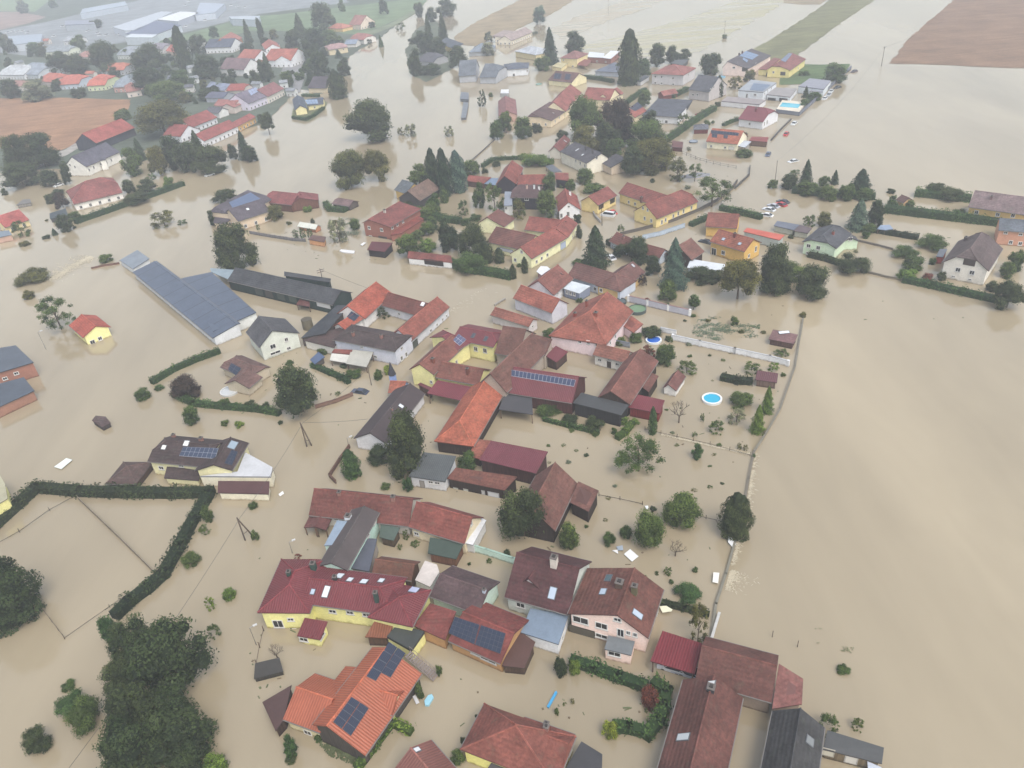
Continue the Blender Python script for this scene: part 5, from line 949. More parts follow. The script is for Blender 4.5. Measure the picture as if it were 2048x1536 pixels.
def trunk_mesh(kind, seed):
    key = ('t', kind, seed)
    if key in VAR: return VAR[key]
    rnd = random.Random(seed*5+ord(kind[0])); B_ = MB(); m = mat('bark', BARK)
    def br(a, d, l, r, dep):
        b = a+d*l; B_.bar(a, b, r, m, r*.65, 5)
        if dep == 0: return
        for _ in range(3 if dep > 1 else 2):
            e = nrm(d+np.array([rnd.uniform(-1, 1), rnd.uniform(-1, 1), rnd.uniform(-.1, .6)])*.8); br(b, e, l*rnd.uniform(.6, .85), r*.6, dep-1)
    if kind == 'x':
        B_.bar((0, 0, -.2), (0, 0, .25), .035, m, .028, 6)
        for i in range(4):
            a = i*1.57+rnd.uniform(-.4, .4); br(np.array([0, 0, .25]), nrm(np.array([math.cos(a)*.8, math.sin(a)*.8, .8])), .2, .018, 4)
    else:
        B_.bar((0, 0, -.3), (0, 0, .45), .035, m, .024, 7); B_.bar((0, 0, .45), (.02, .01, .8), .024, m, .008, 6)
        for i in range(6 if kind != 'c' else 0):
            a = i*1.05+rnd.uniform(-.3, .3); z0 = rnd.uniform(.25, .5); B_.bar((0, 0, z0), (.3*math.cos(a), .3*math.sin(a), z0+rnd.uniform(.15, .3)), .014, m, .005, 5)
    o = B_.build('trunk'); me = o.data; bpy.data.objects.remove(o); VAR[key] = me; return me
PEND = []
KN = dict(b='broadleaf tree', u='rounded bush', w='sparse tree', c='conifer', k='dense upright tree', x='bare tree')
CN = dict(d='dark green', m='green', o='olive green', l='light green', p='dark purple', b='blue green', c='deep green', g='pale grey', r='reddish brown', y='yellow green', h='green')
NSEED = [0]
def TR(spec, x0, y0, x1, y1, label=None, lift=0.0, hmax=None, hmin=None):
    """crown bounding box in photo pixels; spec = shape + colour"""
    sh, colk = spec[0], spec[1]; a, b = P((x0, y0)), P((x1, y1)); cx, cy = (a[0]+b[0])/2, (a[1]+b[1])/2
    s = ppm((cx, b[1])); w_ = (b[0]-a[0])/s; v = (b[1]-a[1])/s; sd_ = sdep((cx, cy)); cs_ = math.sqrt(1-sd_*sd_)
    h = math.sqrt(max((v*1.0)**2-(w_*sd_)**2, (.35*w_*cs_)**2))/cs_
    if hmax: h = min(h, hmax)
    h = max(h, w_*.42); 
    c = Wp((cx, cy), h/2); c[2] = 0
    NSEED[0] += 1; sd = NSEED[0] % (5 if sh == 'b' else 3); lod = 2 if w_*s > 55 else (1 if w_*s > 22 else 0)
    name = 'conifer' if sh == 'c' else ('shrub' if h < 3.2 or sh == 'u' else 'tree')
    root = empty(name, c); rot = random.uniform(0, 6.28)
    if sh != 'x':
        o = bpy.data.objects.new('crown' if name != 'shrub' else 'foliage', crown_mesh(sh, lod, sd)); sc.collection.objects.link(o); o.parent = root
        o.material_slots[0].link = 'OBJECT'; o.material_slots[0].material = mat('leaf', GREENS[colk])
        o.rotation_euler = (0, 0, rot); o.scale = (w_*1.02, w_*1.02, h*(1-lift)); o.location = (0, 0, h*lift-.25*(lift == 0))
    if name != 'shrub' or sh == 'x':
        t = bpy.data.objects.new('trunk', trunk_mesh(sh if sh in 'xc' else 'b', sd)); sc.collection.objects.link(t); t.parent = root; t.rotation_euler = (0, 0, rot)
        t.scale = (w_*.8, w_*.8, h) if sh != 'x' else (w_, w_, h)
    size = 'broad' if w_ > 12 else 'large' if w_ > 8 else 'mid-sized' if w_ > 4.5 else 'small' if w_ > 2.2 else 'tiny'
    kn = KN[sh] if not (name == 'shrub' and sh in 'bk') else 'bush'
    if sh == 'k' and h < 4: kn = 'upright shrub'
    if label:
        tag(root, label, name)
    else: PEND.append((root, '%s %s %s' % (size, CN[colk], kn), proj(c+UP*h*.4), name))
    return root
def hedge(label, pts, wd=1.4, h=1.8, col='h', seed=0):
    rnd = np.random.RandomState(len(label)+seed); ws_ = [W(p) for p in pts]; base = ws_[0].copy(); V = []; F = []; tint = []; B_ = MB(); C = []; Nn = []
    m = mat('leaf', GREENS[col])
    for i in range(len(ws_)-1):
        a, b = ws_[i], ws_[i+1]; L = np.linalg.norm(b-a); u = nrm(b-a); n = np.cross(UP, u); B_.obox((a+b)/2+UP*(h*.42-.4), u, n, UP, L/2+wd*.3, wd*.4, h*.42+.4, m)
        k = int(L*(h*2+wd)*9); k = min(k, 9000)
        s = rnd.uniform(-wd*.3, L+wd*.3, k); q = rnd.uniform(0, 2*h+wd, k); bump = .34*np.sin(s*.55+i*2.1+len(label))+.26*np.sin(s*1.7+2)+.2*np.sin(s*4.3+i)
        hh = h*(1+bump*.35); side = np.where(q < h, -1, np.where(q > h+wd, 1, 0)); off = np.where(side == 0, q-h-wd/2, side*wd/2*(1+bump*.5)); z = np.where(side == 0, hh, np.where(side < 0, q, 2*h+wd-q)*hh/h)
        C.append(a+np.outer(s, u)+np.outer(off, n)+np.outer(z, UP)+rnd.normal(0, .08, (k, 3))); Nn.append(np.outer(side, n)+np.outer((side == 0)*1.0+.35, UP))
    C = np.concatenate(C); Nn = np.concatenate(Nn); V, _ = leaves(C, Nn, .24, None, rnd)
    me = bpy.data.meshes.new('hedge'); k0 = len(V); V = V.tolist()+[list(p) for p in B_.v]; F = np.arange(k0).reshape(-1, 4).tolist()+[[k0+i for i in f] for f in B_.f]
    me.from_pydata([(p[0]-base[0], p[1]-base[1], p[2]) for p in V], [], F); me.materials.append(m)
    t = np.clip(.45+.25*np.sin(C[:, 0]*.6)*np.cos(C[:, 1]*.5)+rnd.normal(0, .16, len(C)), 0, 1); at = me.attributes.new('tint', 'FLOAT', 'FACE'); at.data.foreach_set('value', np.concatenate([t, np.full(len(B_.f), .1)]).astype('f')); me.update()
    o = bpy.data.objects.new('hedge', me); sc.collection.objects.link(o); o.location = tuple(base); tag(o, label, 'hedge'); return o
def gwall(label, pts, h=1.2, th=.25, col=(190, 186, 176), cap=None, kind='plaster', name='garden_wall', cat='wall', pil=0, pilc=(226, 226, 226)):
    ws_ = [W(p) for p in pts]; base = ws_[0].copy(); root = empty(name, base); tag(root, label, cat); B_ = MB(); Cp = MB(); Pl = MB(); m = mat(kind, col)
    for i in range(len(ws_)-1):
        a, b = ws_[i], ws_[i+1]; L = np.linalg.norm(b-a); u = nrm(b-a); n = np.cross(UP, u); c = (a+b)/2
        B_.obox(c+UP*(h/2-.5), u, n, UP, L/2+th*.3, th/2, h/2+.5, m); Cp.obox(c+UP*(h+.04), u, n, UP, L/2+th*.4, th/2+.05, .04, mat('cap', cap or tuple(int(x*.85) for x in col)))
        if pil:
            k = max(1, int(L/pil))
            for j in range(k+1):
                Pl = MB(); Pl.obox(a+(b-a)*j/k+UP*(h/2-.42), u, n, UP, .28, th/2+.09, h/2+.58, mat('plaster', pilc)); Pl.build('pillar', root, base)
    B_.build('wall_body', root, base); Cp.build('coping', root, base); return root
def fence(label, pts, h=1.0, sp=2.2, col=(104, 92, 80), rails=2, panel=None, r=.05):
    ws_ = [W(p) for p in pts]; base = ws_[0].copy(); root = empty('fence', base); tag(root, label, 'fence'); R_ = MB(); m = mat('wood', col); np_ = 0
    for i in range(len(ws_)-1):
        a, b = ws_[i], ws_[i+1]; L = np.linalg.norm(b-a); u = nrm(b-a); n = np.cross(UP, u); k = max(1, int(L/sp))
        for j in range(k+(i == len(ws_)-2)):
            if np_ < 95:
                B_ = MB(); q = a+(b-a)*j/k; B_.obox(q+UP*(h/2-.3), u, n, UP, r, r, h/2+.35, m); B_.build('post', root, base); np_ += 1
        for t in range(rails): R_.obox((a+b)/2+UP*(h*(.35+.5*t)), u, n, UP, L/2, .025, .04, m)
        if panel: R_.obox((a+b)/2+UP*(h*.45), u, n, UP, L/2, .03, h*.4, mat('wood', panel))
    R_.build('rail', root, base); return root
# --- trees, tile by tile
K(0, 0, 4)
for t in [('bd', 0, 1080, 260, 1380), ('bd', 150, 1060, 470, 1330), ('bd', 0, 1290, 300, 1500), ('bd', 300, 1350, 470, 1490), ('bo', 1050, 790, 1510, 1080), ('bd', 1280, 1080, 1480, 1350), ('bd', 1540, 1160, 1830, 1380), ('bd', 1380, 1110, 1600, 1370),
          ('cd', 1500, 1040, 1650, 1300), ('cc', 1880, 1040, 2000, 1270), ('bd', 1940, 1160, 2060, 1290), ('bm', 960, 1180, 1140, 1400), ('cc', 1050, 1100, 1160, 1280), ('bo', 1160, 1170, 1340, 1400), ('bd', 480, 1290, 570, 1470), ('bd', 970, 1430, 1080, 1540),
          ('bd', 1080, 1430, 1250, 1540), ('ul', 1295, 1395, 1395, 1500), ('bd', 700, 330, 940, 580), ('bd', 360, 420, 560, 590), ('bd', 540, 430, 720, 590), ('bd', 860, 530, 960, 620), ('bd', 1040, 350, 1330, 560), ('kd', 1390, 260, 1520, 560), ('bd', 1050, 530, 1330, 740),
          ('bm', 1330, 560, 1560, 720), ('bd', 1530, 440, 1760, 620), ('bm', 1180, 640, 1480, 800), ('bd', 0, 300, 65, 420), ('bd', 60, 310, 130, 420), ('bm', 200, 340, 330, 430), ('bm', 550, 280, 690, 380), ('bd', 1500, 260, 1660, 420), ('bm', 1660, 210, 1750, 300),
          ('cd', 1930, 160, 2010, 330), ('bd', 0, 630, 160, 780), ('bg', 160, 640, 420, 800), ('bd', 560, 690, 700, 780), ('bd', 1560, 700, 1750, 800), ('bm', 1400, 730, 1560, 810), ('bg', 120, 0, 230, 100), ('bm', 380, 0, 460, 60), ('bd', 700, 150, 820, 220),
          ('bm', 900, 870, 1060, 960), ('bd', 2048, 480, 2160, 650), ('cd', 2080, 420, 2180, 620), ('bd', 1990, 560, 2090, 700), ('bd', 800, 1430, 800+1, 1431) if 0 else ('ud', 400, 1500, 520, 1560), ('bd', 0, 1500, 60, 1560), ('bd', 1810, 1150, 1900, 1270), ('wm', 1160, 1380, 1240, 1440)]: TR(*t)
K(512, 0, 4)
for t in [('bd', 0, 150, 60, 330), ('cd', 280, 110, 400, 290), ('bd', 420, 30, 640, 240), ('bd', 220, 240, 360, 400), ('bd', 350, 230, 560, 400), ('bd', 360, 320, 500, 500), ('bd', 430, 390, 590, 600), ('bm', 490, 240, 680, 350), ('bm', 180, 570, 300, 690), ('kd', 570, 590, 720, 780), ('bd', 640, 460, 760, 600),
          ('bm', 650, 0, 720, 90), ('bd', 970, 0, 1060, 110), ('ud', 880, 165, 960, 220), ('wm', 1110, 180, 1200, 235), ('cm', 970, 280, 1020, 370)]: TR(*t)
TR('bd', 695, 800, 1110, 1118, 'huge round dark tree standing alone in the wide flood channel')
TR('bo', 575, 1195, 900, 1490, 'broad olive brown tree in the channel below the huge round one')
TR('bo', 850, 1180, 1075, 1440, 'olive tree leaning against the broad olive brown channel tree')
for t in [('wg', 1180, 980, 1290, 1090), ('wg', 1130, 1010, 1190, 1080), ('wg', 1500, 1000, 1580, 1090), ('cd', 1330, 120, 1420, 350), ('cd', 1440, 110, 1540, 330), ('bd', 1350, 60, 1450, 170), ('bd', 1430, 0, 1620, 120), ('bd', 1250, 10, 1340, 130), ('ud', 1210, 290, 1290, 350), ('bd', 1260, 250, 1420, 430), ('bd', 1380, 300, 1530, 440),
          ('bd', 1205, 390, 1330, 600), ('bd', 1290, 500, 1490, 600), ('bd', 1530, 370, 1700, 530), ('bg', 1820, 250, 1900, 330), ('bg', 1800, 340, 1910, 440), ('wd', 1770, 710, 1835, 850), ('um', 1855, 730, 1900, 772), ('kc', 1350, 1225, 1470, 1530), ('kc', 1440, 1230, 1560, 1560), ('kb', 1540, 1240, 1680, 1530), ('bm', 1200, 1310, 1400, 1470),
          ('bm', 1650, 1260, 1800, 1400), ('bm', 1860, 960, 1990, 1110), ('bm', 1930, 890, 2060, 1060), ('bd', 0, 910, 60, 980), ('ud', 870, 300, 930, 345), ('um', 420, 1160, 420+60, 1200) if 0 else ('ud', 1880, 1270, 1960, 1330)]: TR(*t)
TR('bd', 25, 905, 155, 1075, 'lollipop shaped dark tree with visible trunk at the flooded street mouth', lift=.2)
K(1024, 0, 4)
for t in [('bb', 160, 50, 280, 185), ('cc', 230, 225, 375, 500), ('bd', 415, 250, 595, 415), ('bm', 170, 440, 330, 560), ('bm', 960, 470, 1130, 610), ('bd', 1090, 350, 1240, 520), ('bd', 1220, 365, 1340, 500), ('bd', 1320, 390, 1440, 480), ('bd', 1500, 405, 1695, 590), ('um', 1680, 265, 1722, 305), ('bm', 1000, 720, 1130, 840), ('bm', 0, 930, 170, 1100),
          ('bd', 150, 980, 250, 1060), ('bd', 340, 1030, 460, 1130), ('bm', 500, 1340, 670, 1465), ('wo', 1180, 1250, 1400, 1340), ('wo', 1250, 1280, 1400, 1440), ('bo', 1050, 1300, 1190, 1400), ('wm', 1320, 900, 1420, 1010), ('wo', 1730, 600, 1850, 710), ('bo', 1850, 555, 1960, 650), ('kd', 1620, 620, 1690, 770), ('bm', 225, 1370, 360, 1530), ('bm', 410, 1430, 510, 1520),
          ('um', 560, 1450, 750, 1540), ('bd', 1100, 1420, 1150, 1460), ('wm', 1340, 1510, 1400, 1590) if 0 else ('ud', 1840, 1050, 1890, 1100), ('ud', 1620, 800, 1670, 850), ('um', 1780, 1190, 1930, 1250), ('um', 1530, 950, 1590, 1000), ('um', 940, 1700, 941, 1701) if 0 else ('um', 1270, 1030, 1310, 1080), ('bd', 720, 1180, 800, 1260), ('bd', 650, 1080, 760, 1180), ('um', 1590, 955, 1625, 985)]: TR(*t)
TR('kd', 850, 298, 1032, 660, 'tall dense dark tree beside the grey shell house')
TR('bm', 435, 770, 745, 1100, 'spreading green oak before the red farm range')
TR('bp', 660, 800, 990, 1170, 'giant dark purple beech between oak and green trees')
TR('bo', 450, 1000, 710, 1220, 'olive crown tree tucked under the purple beech')
TR('bm', 750, 1090, 920, 1240, 'green tree squeezed below the purple beech')
TR('bm', 910, 950, 1250, 1190, 'wide green tree right of the purple beech')
TR('bo', 930, 1080, 1310, 1370, 'wide olive tree in front of the group by the diagonal hedge')
TR('bd', 640, 960, 900, 1200, 'dark tree behind the olive crown by the purple beech')
TR('bd', 1000, 880, 1180, 1060, 'dark tree between the purple beech and the blue red house')
TR('bd', 860, 1160, 1100, 1400, 'dark low tree in front of the purple beech group')
TR('ul', 80, 1200, 330, 1330, 'broad light green bush on the bend of the flooded lane')
TR('wm', 1450, 1410, 1760, 1660, 'open crowned tree between the stone wall and the gravel mound', lift=.25)
TR('wm', 1400, 1310, 1530, 1450, 'small thin tree beside the grey gravel mound', lift=.3)
K(1536, 0, 4)
for t in [('um', 0, 1420, 85, 1505), ('bd', 105, 1375, 260, 1510), ('cc', 255, 1270, 372, 1470), ('cc', 500, 1355, 578, 1470), ('cc', 645, 1340, 855, 1540), ('bm', 220, 1430, 430, 1560), ('bm', 400, 1395, 510, 1490), ('bd', 1250, 1455, 1440, 1560), ('bm', 430, 505, 640, 650), ('cd', 275, 685, 335, 775), ('ud', 950, 1495, 1025, 1545),
          ('bm', 560, 1450, 700, 1600), ('bm', 400, 1480, 560, 1600), ('um', 240, 560, 340, 600), ('um', 300, 720, 430, 800), ('um', 260, 780, 330, 840), ('wm', 170, 1350, 270, 1400), ('bd', 1350, 1500, 1580, 1590), ('bm', 700, 1500, 850, 1600)]: TR(*t)
K(0, 384, 4)
TR('bd', 1690, 235, 2045, 600, 'large dark walnut tree between the solar mansion and the stable row')
TR('wm', 300, 835, 575, 1115, 'loose willow beside the yellow meadow cottage', lift=.1)
TR('uo', 95, 595, 375, 725, 'low spreading bush in the current above the meadow')
TR('bp', 1340, 1450, 1610, 1650, 'round dark purple tree by the curved hedge')
for t in [('wo', 1195, 140, 1405, 275), ('wm', 1410, 212, 1500, 262), ('bd', 440, 165, 575, 315), ('bd', 350, 0, 450, 90), ('bp', 420, 0, 545, 125), ('bd', 970, -10, 1200, 95), ('um', 530, 140, 640, 222), ('wm', 90, 225, 225, 355), ('um', 780, 478, 900, 562), ('uo', 140, 388, 238, 428), ('uo', 170, 770, 280, 855), ('cc', 400, 285, 460, 345), ('ud', 328, 333, 405, 372),
          ('bd', 1655, 140, 1725, 270), ('bd', 1680, -30, 1900, 80), ('um', 725, 150, 775, 190), ('ud', 575, 265, 610, 290), ('uo', 355, 210, 385, 232)]: TR(*t)
K(512, 384, 4)
TR('bd', 120, 1350, 530, 1790, 'massive dark tree beside the brown garden house')
for t in [('bo', 60, 95, 225, 225), ('ul', 370, 98, 450, 158), ('wg', 560, 190, 740, 400), ('wm', 285, 290, 340, 370), ('wm', 345, 278, 395, 365), ('wm', 405, 278, 448, 365), ('bm', 1100, 325, 1310, 525), ('bl', 1280, 365, 1450, 485), ('bd', 1440, 215, 1630, 470), ('bd', 1600, 230, 1860, 510), ('bm', 1560, 470, 1860, 650), ('kd', 1780, 405, 1895, 565), ('kd', 1900, 450, 1985, 565),
          ('wm', 1610, 55, 1705, 185), ('um', 705, 1405, 855, 1475), ('uy', 1010, 1368, 1082, 1455), ('um', 930, 1400, 1015, 1500), ('um', 480, 1225, 575, 1300), ('wd', 950, 915, 1065, 1010), ('bm', 870, 190, 1020, 300) if 0 else ('bm', 1230, 290, 1350, 390), ('bm', 1330, 80, 1480, 190), ('bm', 1350, 190, 1460, 300), ('um', 740, 200, 830, 300), ('ud', 430, 200, 470, 250), ('bm', 1390, 100, 1420, 130), ('wm', 0, 250, 30, 300), ('um', 225, 1330, 300, 1385), ('ud', 660, 1370, 740, 1400)]: TR(*t)
K(800, 270, 5.12)
for t in [('bm', 725, 480, 880, 740), ('wm', 860, 480, 1060, 770), ('bm', 1370, 560, 1625, 830), ('wo', 1130, 640, 1290, 860), ('ud', 1340, 330, 1500, 330) if 0 else ('ud', 830, 320, 910, 390), ('bm', 250, 590, 430, 790), ('km', 405, 530, 490, 690), ('um', 600, 830, 720, 920), ('bm', 180, 880, 380, 1030), ('ud', 1770, 780, 1860, 900), ('ud', 1800, 900, 1870, 1060),
          ('bm', 1460, 390, 1600, 480), ('bm', 1700, 440, 1800, 560), ('um', 1620, 480, 1700, 540), ('kd', 1240, 1255, 1310, 1410), ('kd', 1120, 1330, 1190, 1470), ('um', 1185, 1300, 1245, 1350), ('um', 690, 790, 850, 880), ('um', 380, 800, 500, 880), ('bm', 100, 740, 380, 860), ('ud', 20, 660, 130, 760)]: TR(*t)
K(1024, 384, 4)
TR('cc', 540, 255, 795, 600, 'big layered dark spruce at the corner of the village street')
TR('cb', 1180, 355, 1425, 760, 'tall blue spruce before the long white roof')
TR('bo', 1640, 510, 1995, 870, 'broad olive brown tree standing in the flooded garden by the yellow house', lift=.12)
TR('bm', 1400, 820, 1512, 945, 'small lollipop tree behind the striped garden wall', lift=.2)
for t in [('bm', 470, 520, 620, 600), ('bd', 885, 350, 1115, 570), ('bm', 1165, 695, 1335, 870), ('kd', 1990, 560, 2090, 790), ('bd', 1950, 400, 2270, 800), ('bd', 240 if 0 else 1380, 590, 1640, 720), ('bd', 1560, 600, 1700, 730), ('wm', 0, 50, 110, 180), ('um', 240, 1070, 350, 1172), ('bd', 1020, 1055, 1205, 1165), ('um', 930, 1100, 1055, 1205), ('um', 800, 1140, 915, 1225),
          ('bm', 1140, 1205, 1325, 1385), ('wr', 1030, 1215, 1150, 1330), ('wm', 1320, 1330, 1480, 1460), ('wm', 1850, 1345, 1995, 1455), ('um', 1745, 975, 1815, 1065), ('bd', 1060, 500, 1200, 660), ('bd', 800, 410, 930, 520), ('um', 505, 830, 575, 885), ('ur', 1055, 835, 1110, 875), ('um', 1205, 870, 1260, 905), ('um', 1420, 965, 1480, 1000), ('bd', 1140, 1300, 1200, 1360), ('ud', 1220, 1130, 1280, 1190), ('wo', 1035, 1240, 1070, 1250) if 0 else ('wm', 845, 250, 900, 310), ('wm', 1240, 1150, 1290, 1200), ('ud', 780, 650, 781, 651) if 0 else ('wp', 1000, 640, 1080, 750)]: TR(*t)
K(1536, 384, 4)
TR('cb', 635, 45, 835, 295, 'pale blue spruce cluster next to the mint slate house')
TR('bd', 800, 55, 945, 265, 'dark tree merging with the pale blue spruce')
TR('bd', 220, 570, 515, 850, 'dark green tree at the corner of the great field of water')
TR('bm', 0, 600, 190, 800, 'rounded tree left of the field corner tree')
for t in [('bm', 735, 240, 885, 325), ('wm', 280, 170, 390, 275), ('bo', 390, 150, 515, 275), ('ud', 545, 470, 825, 655), ('um', 990, 410, 1220, 535), ('um', 1080, 480, 1265, 625), ('ul', 1035, 590, 1205, 705), ('um', 1190, 340, 1455, 445), ('um', 750, 300, 825, 368), ('bm', 1915, 440, 2060, 630), ('bm', 1850, 550, 1990, 680), ('bd', 1810, 700, 2070, 940), ('bd', 1740, 700, 1850, 795), ('ud', 1350, 620, 1435, 705),
          ('ur', 1235, 630, 1330, 705), ('uo', 250, 945, 312, 1000), ('wm', 50, 1245, 175, 1315), ('wl', 0, 1345, 95, 1435), ('um', 1290, 510, 1350, 580), ('um', 100, 1430, 150, 1475), ('bm', 960, 20, 1040, 120), ('bm', 1090, 60, 1180, 160), ('ud', 160, 330, 210, 370), ('bm', 30, 560, 340, 700), ('ud', 1480, 120, 1600, 200)]: TR(*t)
K(0, 768, 4)
for t in [('um', 1060, 8, 1195, 125), ('bm', 1450, 165, 1600, 315), ('um', 1225, -5, 1315, 45), ('um', 1758, 268, 1832, 332), ('ul', 1870, 278, 1950, 348), ('um', 1748, 98, 1835, 168), ('ud', 1948, 108, 2045, 195), ('um', 1850, 138, 1892, 172), ('bm', 1600, 950, 1700, 1105), ('um', 1430, 1325, 1600, 1465), ('um', 1975, 925, 2065, 1000), ('wm', 1580, 1110, 1680, 1200), ('um', 2000, 1150, 2070, 1250)]: TR(*t)
K(0, 1152, 4)
TR('kd', -270, -140, 240, 400, 'great dark shrubbery mass at the edge beside the flooded court')
TR('bd', 1000, 290, 1645, 960, 'giant brownish dark tree crown beside the lane')
TR('bd', 870, 300, 1250, 740, 'dark green tree fused to the giant crown near the hedge end')
TR('bd', 835, 820, 1300, 1300, 'darkest tree below the giant crown')
TR('bd', 1050, 1000, 1700, 1560, 'dark green tree low beside the lane below the giant crown')
TR('bd', 760, 1100, 1260, 1640, 'dark tree on the field side at the bottom edge')
TR('bd', 690, 1390, 1300, 1900, 'dark tree cut by the bottom edge')
TR('bd', 1180, 850, 1560, 1200, 'dark crown filling the gap beside the giant crown')
TR('bd', 1300, 1300, 1640, 1640, 'dark green tree beside the yellow green tree tip')
TR('bd', 880, 560, 1180, 860, 'dark crown on the field side of the giant crown')
TR('bd', 780, 640, 1130, 960, 'dark crown at the water side of the bottom tree mass')
TR('bl', 1600, 1400, 1820, 1620, 'yellow green tree tip at the bottom edge')
TR('bh', 780, 300, 950, 545, 'fresh green bush at the end of the tall court hedge')
TR('uh', 430, 900, 700, 1135, 'lens shaped green bush drowned beside its twin')
TR('um', 490, 940, 810, 1255, 'second clump of darker foliage beside its lens shaped twin')  # rounded green clump set lower, overlapping the one above
TR('bd', 170, 1180, 400, 1415, 'heart shaped dark bush alone in the lower flood')
for t in [('um', 480, 815, 605, 915), ('ul', 1758, 78, 1885, 188), ('wl', 1628, 155, 1712, 268), ('wm', 1655, 365, 1755, 495)]: TR(*t)
K(512, 1280, 6)
for t in [('bh', 308, 1125, 485, 1410), ('xr', 110, 20, 350, 260), ('um', 1890, 480, 2010, 690), ('um', 690, 1110, 790, 1220), ('ud', 330, 1360, 500, 1470)]: TR(*t)
K(853, 1280, 6)
for t in [('bd', 1520, 170, 1700, 430), ('um', 1618, 678, 1682, 732), ('um', 1528, 798, 1592, 892), ('wm', 1630, 735, 1690, 790), ('wo', 1725, 680, 1775, 760), ('ul', 1700, 200, 1860, 410), ('um', 270, 1290, 470, 1480), ('um', 100, 260, 190, 420), ('wm', 0, 330, 60, 480) if 0 else ('ud', 400, 1130, 490, 1290), ('ud', 575, 860, 640, 960)]: TR(*t)
K(1194, 1152, 4)
for t in [('bh', 605, 25, 845, 215), ('wo', 735, 225, 900, 520), ('um', 570, 12, 618, 62), ('uy', 28, 1138, 175, 1295), ('ur', 335, 855, 510, 1050), ('um', 1918, 688, 2035, 790), ('uh', 600, 850 if 0 else 880, 601, 881) if 0 else ('wm', 380, 1040, 410, 1090)]: TR(*t)
K(1536, 1152, 4)
for t in [('wm', 395, 1095, 575, 1275), ('wm', 672, 1122, 775, 1232)]: TR(*t)
K(512, 768, 4)
TR('bd', 1000, 205, 1395, 730, 'big drooping dark willow in front of the black roofed farmhouse')
TR('bd', 875, 465, 1100, 640, 'low dark tree at the foot of the big drooping willow')
for t in [('kh', 678, 532, 828, 745), ('uh', 1158, 728, 1255, 855), ('um', 988, 768, 1085, 845), ('um', 1598, 515, 1775, 690), ('ud', 38, 128, 108, 185), ('ud', 168, 278, 218, 322), ('wm', 1170, 1155, 1220, 1240), ('wm', 1235, 1235, 1310, 1300), ('wm', 1125, 1265, 1175, 1320), ('um', 1690, 1410, 1720, 1450), ('wm', 1840, 1380, 1890, 1430), ('ud', 1975, 1310, 2040, 1370), ('wr', 290, 1350, 360, 1400)]: TR(*t)
K(1024, 768, 4)
TR('bd', -140, 810, 310, 1270, 'giant olive green tree leaning over the mossy old barn')
TR('wm', 825, 405, 1205, 745, 'open crowned tree with bare trunk alone in the upper flooded garden', lift=.12)
TR('bm', 1195, 835, 1525, 1150, 'full round tree behind the pale garden debris')
TR('bm', 945, 995, 1235, 1310, 'full round tree next to the floating white board')
TR('kd', 1675, 885, 1920, 1220, 'dense dark tree right at the overflowing field wall')
TR('xr', 1240, 95, 1440, 325, 'bare brown dead tree near the light blue pool')
TR('xo', 1215, 1225, 1405, 1405, 'bare gnarled tree with short trunk near the lower garden')
TR('kh', 1095, 195, 1160, 400, 'slim columnar cypress before the red shed')
TR('cl', 1905, 150, 2040, 390, 'front light green conifer of the pair at the field wall')
TR('cl', 1990, 0, 2110, 230, 'rear light green conifer of the pair at the field wall')
for t in [('bm', 355, 1095, 545, 1320), ('bh', 1435, 468, 1535, 600), ('bm', 1735, 40, 1945, 195), ('wg', 1725, 175, 1875, 320), ('wm', 1575, 275, 1705, 395), ('ud', 575, 235, 750, 378), ('ud', 385, 215, 545, 325), ('um', 165, 92, 415, 255), ('ul', 860, 240, 935, 325), ('ul', 948, 258, 1025, 325), ('um', 715, 1165, 835, 1290), ('um', 855, 1115, 965, 1235), ('wm', 1210, 1445, 1285, 1525),
          ('um', 1438, 1448, 1492, 1504), ('wm', 1505, 220, 1540, 300), ('wm', 1440, 370, 1490, 420), ('wo', 1800, 460, 1840, 520), ('wo', 1850, 470, 1890, 530), ('um', 640, 365, 700, 420), ('um', 790, 330, 845, 400), ('um', 575, 1110, 615, 1150), ('ud', 1100, 960, 1160, 1020), ('um', 1915, 545, 1955, 590)]: TR(*t)
K(740, 560, 3.4133)
for t in [('um', 1175, 318, 1270, 395), ('ud', 130, 565, 178, 645) if 0 else ('wm', 1880, 440, 1945, 510), ('bm', 1940, 440, 2060, 570)]: TR(*t)
# --- hedges
K(0, 768, 4)
hedge('tall thick hedge running straight behind the flooded sports court', [(310, 850), (640, 880), (1000, 890), (1400, 895), (1690, 890)], 2.3, 1.9, 'd')
hedge('tall hedge slanting down the outer side of the sports court', [(1680, 905), (1560, 1100), (1440, 1330), (1320, 1540), (1200, 1650), (1050, 1760), (950, 1860)], 2.1, 1.9, 'd')
hedge('hedge arm bending away to the yellow building at the edge', [(300, 850), (160, 980), (-60, 1180), (-200, 1300)], 2.3, 1.9, 'd')
hedge('narrow hedge along the lane below the purple round tree', [(1400, 100), (1560, 170), (1800, 195), (2060, 215), (2230, 245)], 1.6, 1.4)
K(0, 384, 4)
hedge('thin clipped hedge beside the grey white villa', [(1230, 1530), (1400, 1430), (1560, 1360), (1750, 1290)], 1.6, 1.5)
hedge('long trimmed hedge parallel to the upper street', [(620, 250), (850, 170), (1100, 80), (1350, -10), (1460, -50)], 2.6, 2.0)
K(512, 384, 4)
hedge('ragged hedge between the massive tree and the white pergola garden', [(460, 1400), (600, 1460), (700, 1500), (740, 1530)], 1.4, 1.2)
hedge('hedge enclosing the corner of the pale yellow farmstead garden', [(1560, 590), (1750, 640), (1900, 665), (2030, 690)], 3.2, 2.2)
hedge('square clipped hedge around the mauve gazebo', [(560, 110), (590, 150), (700, 160), (760, 130)], 2.2, 1.8)
K(800, 270, 5.12)
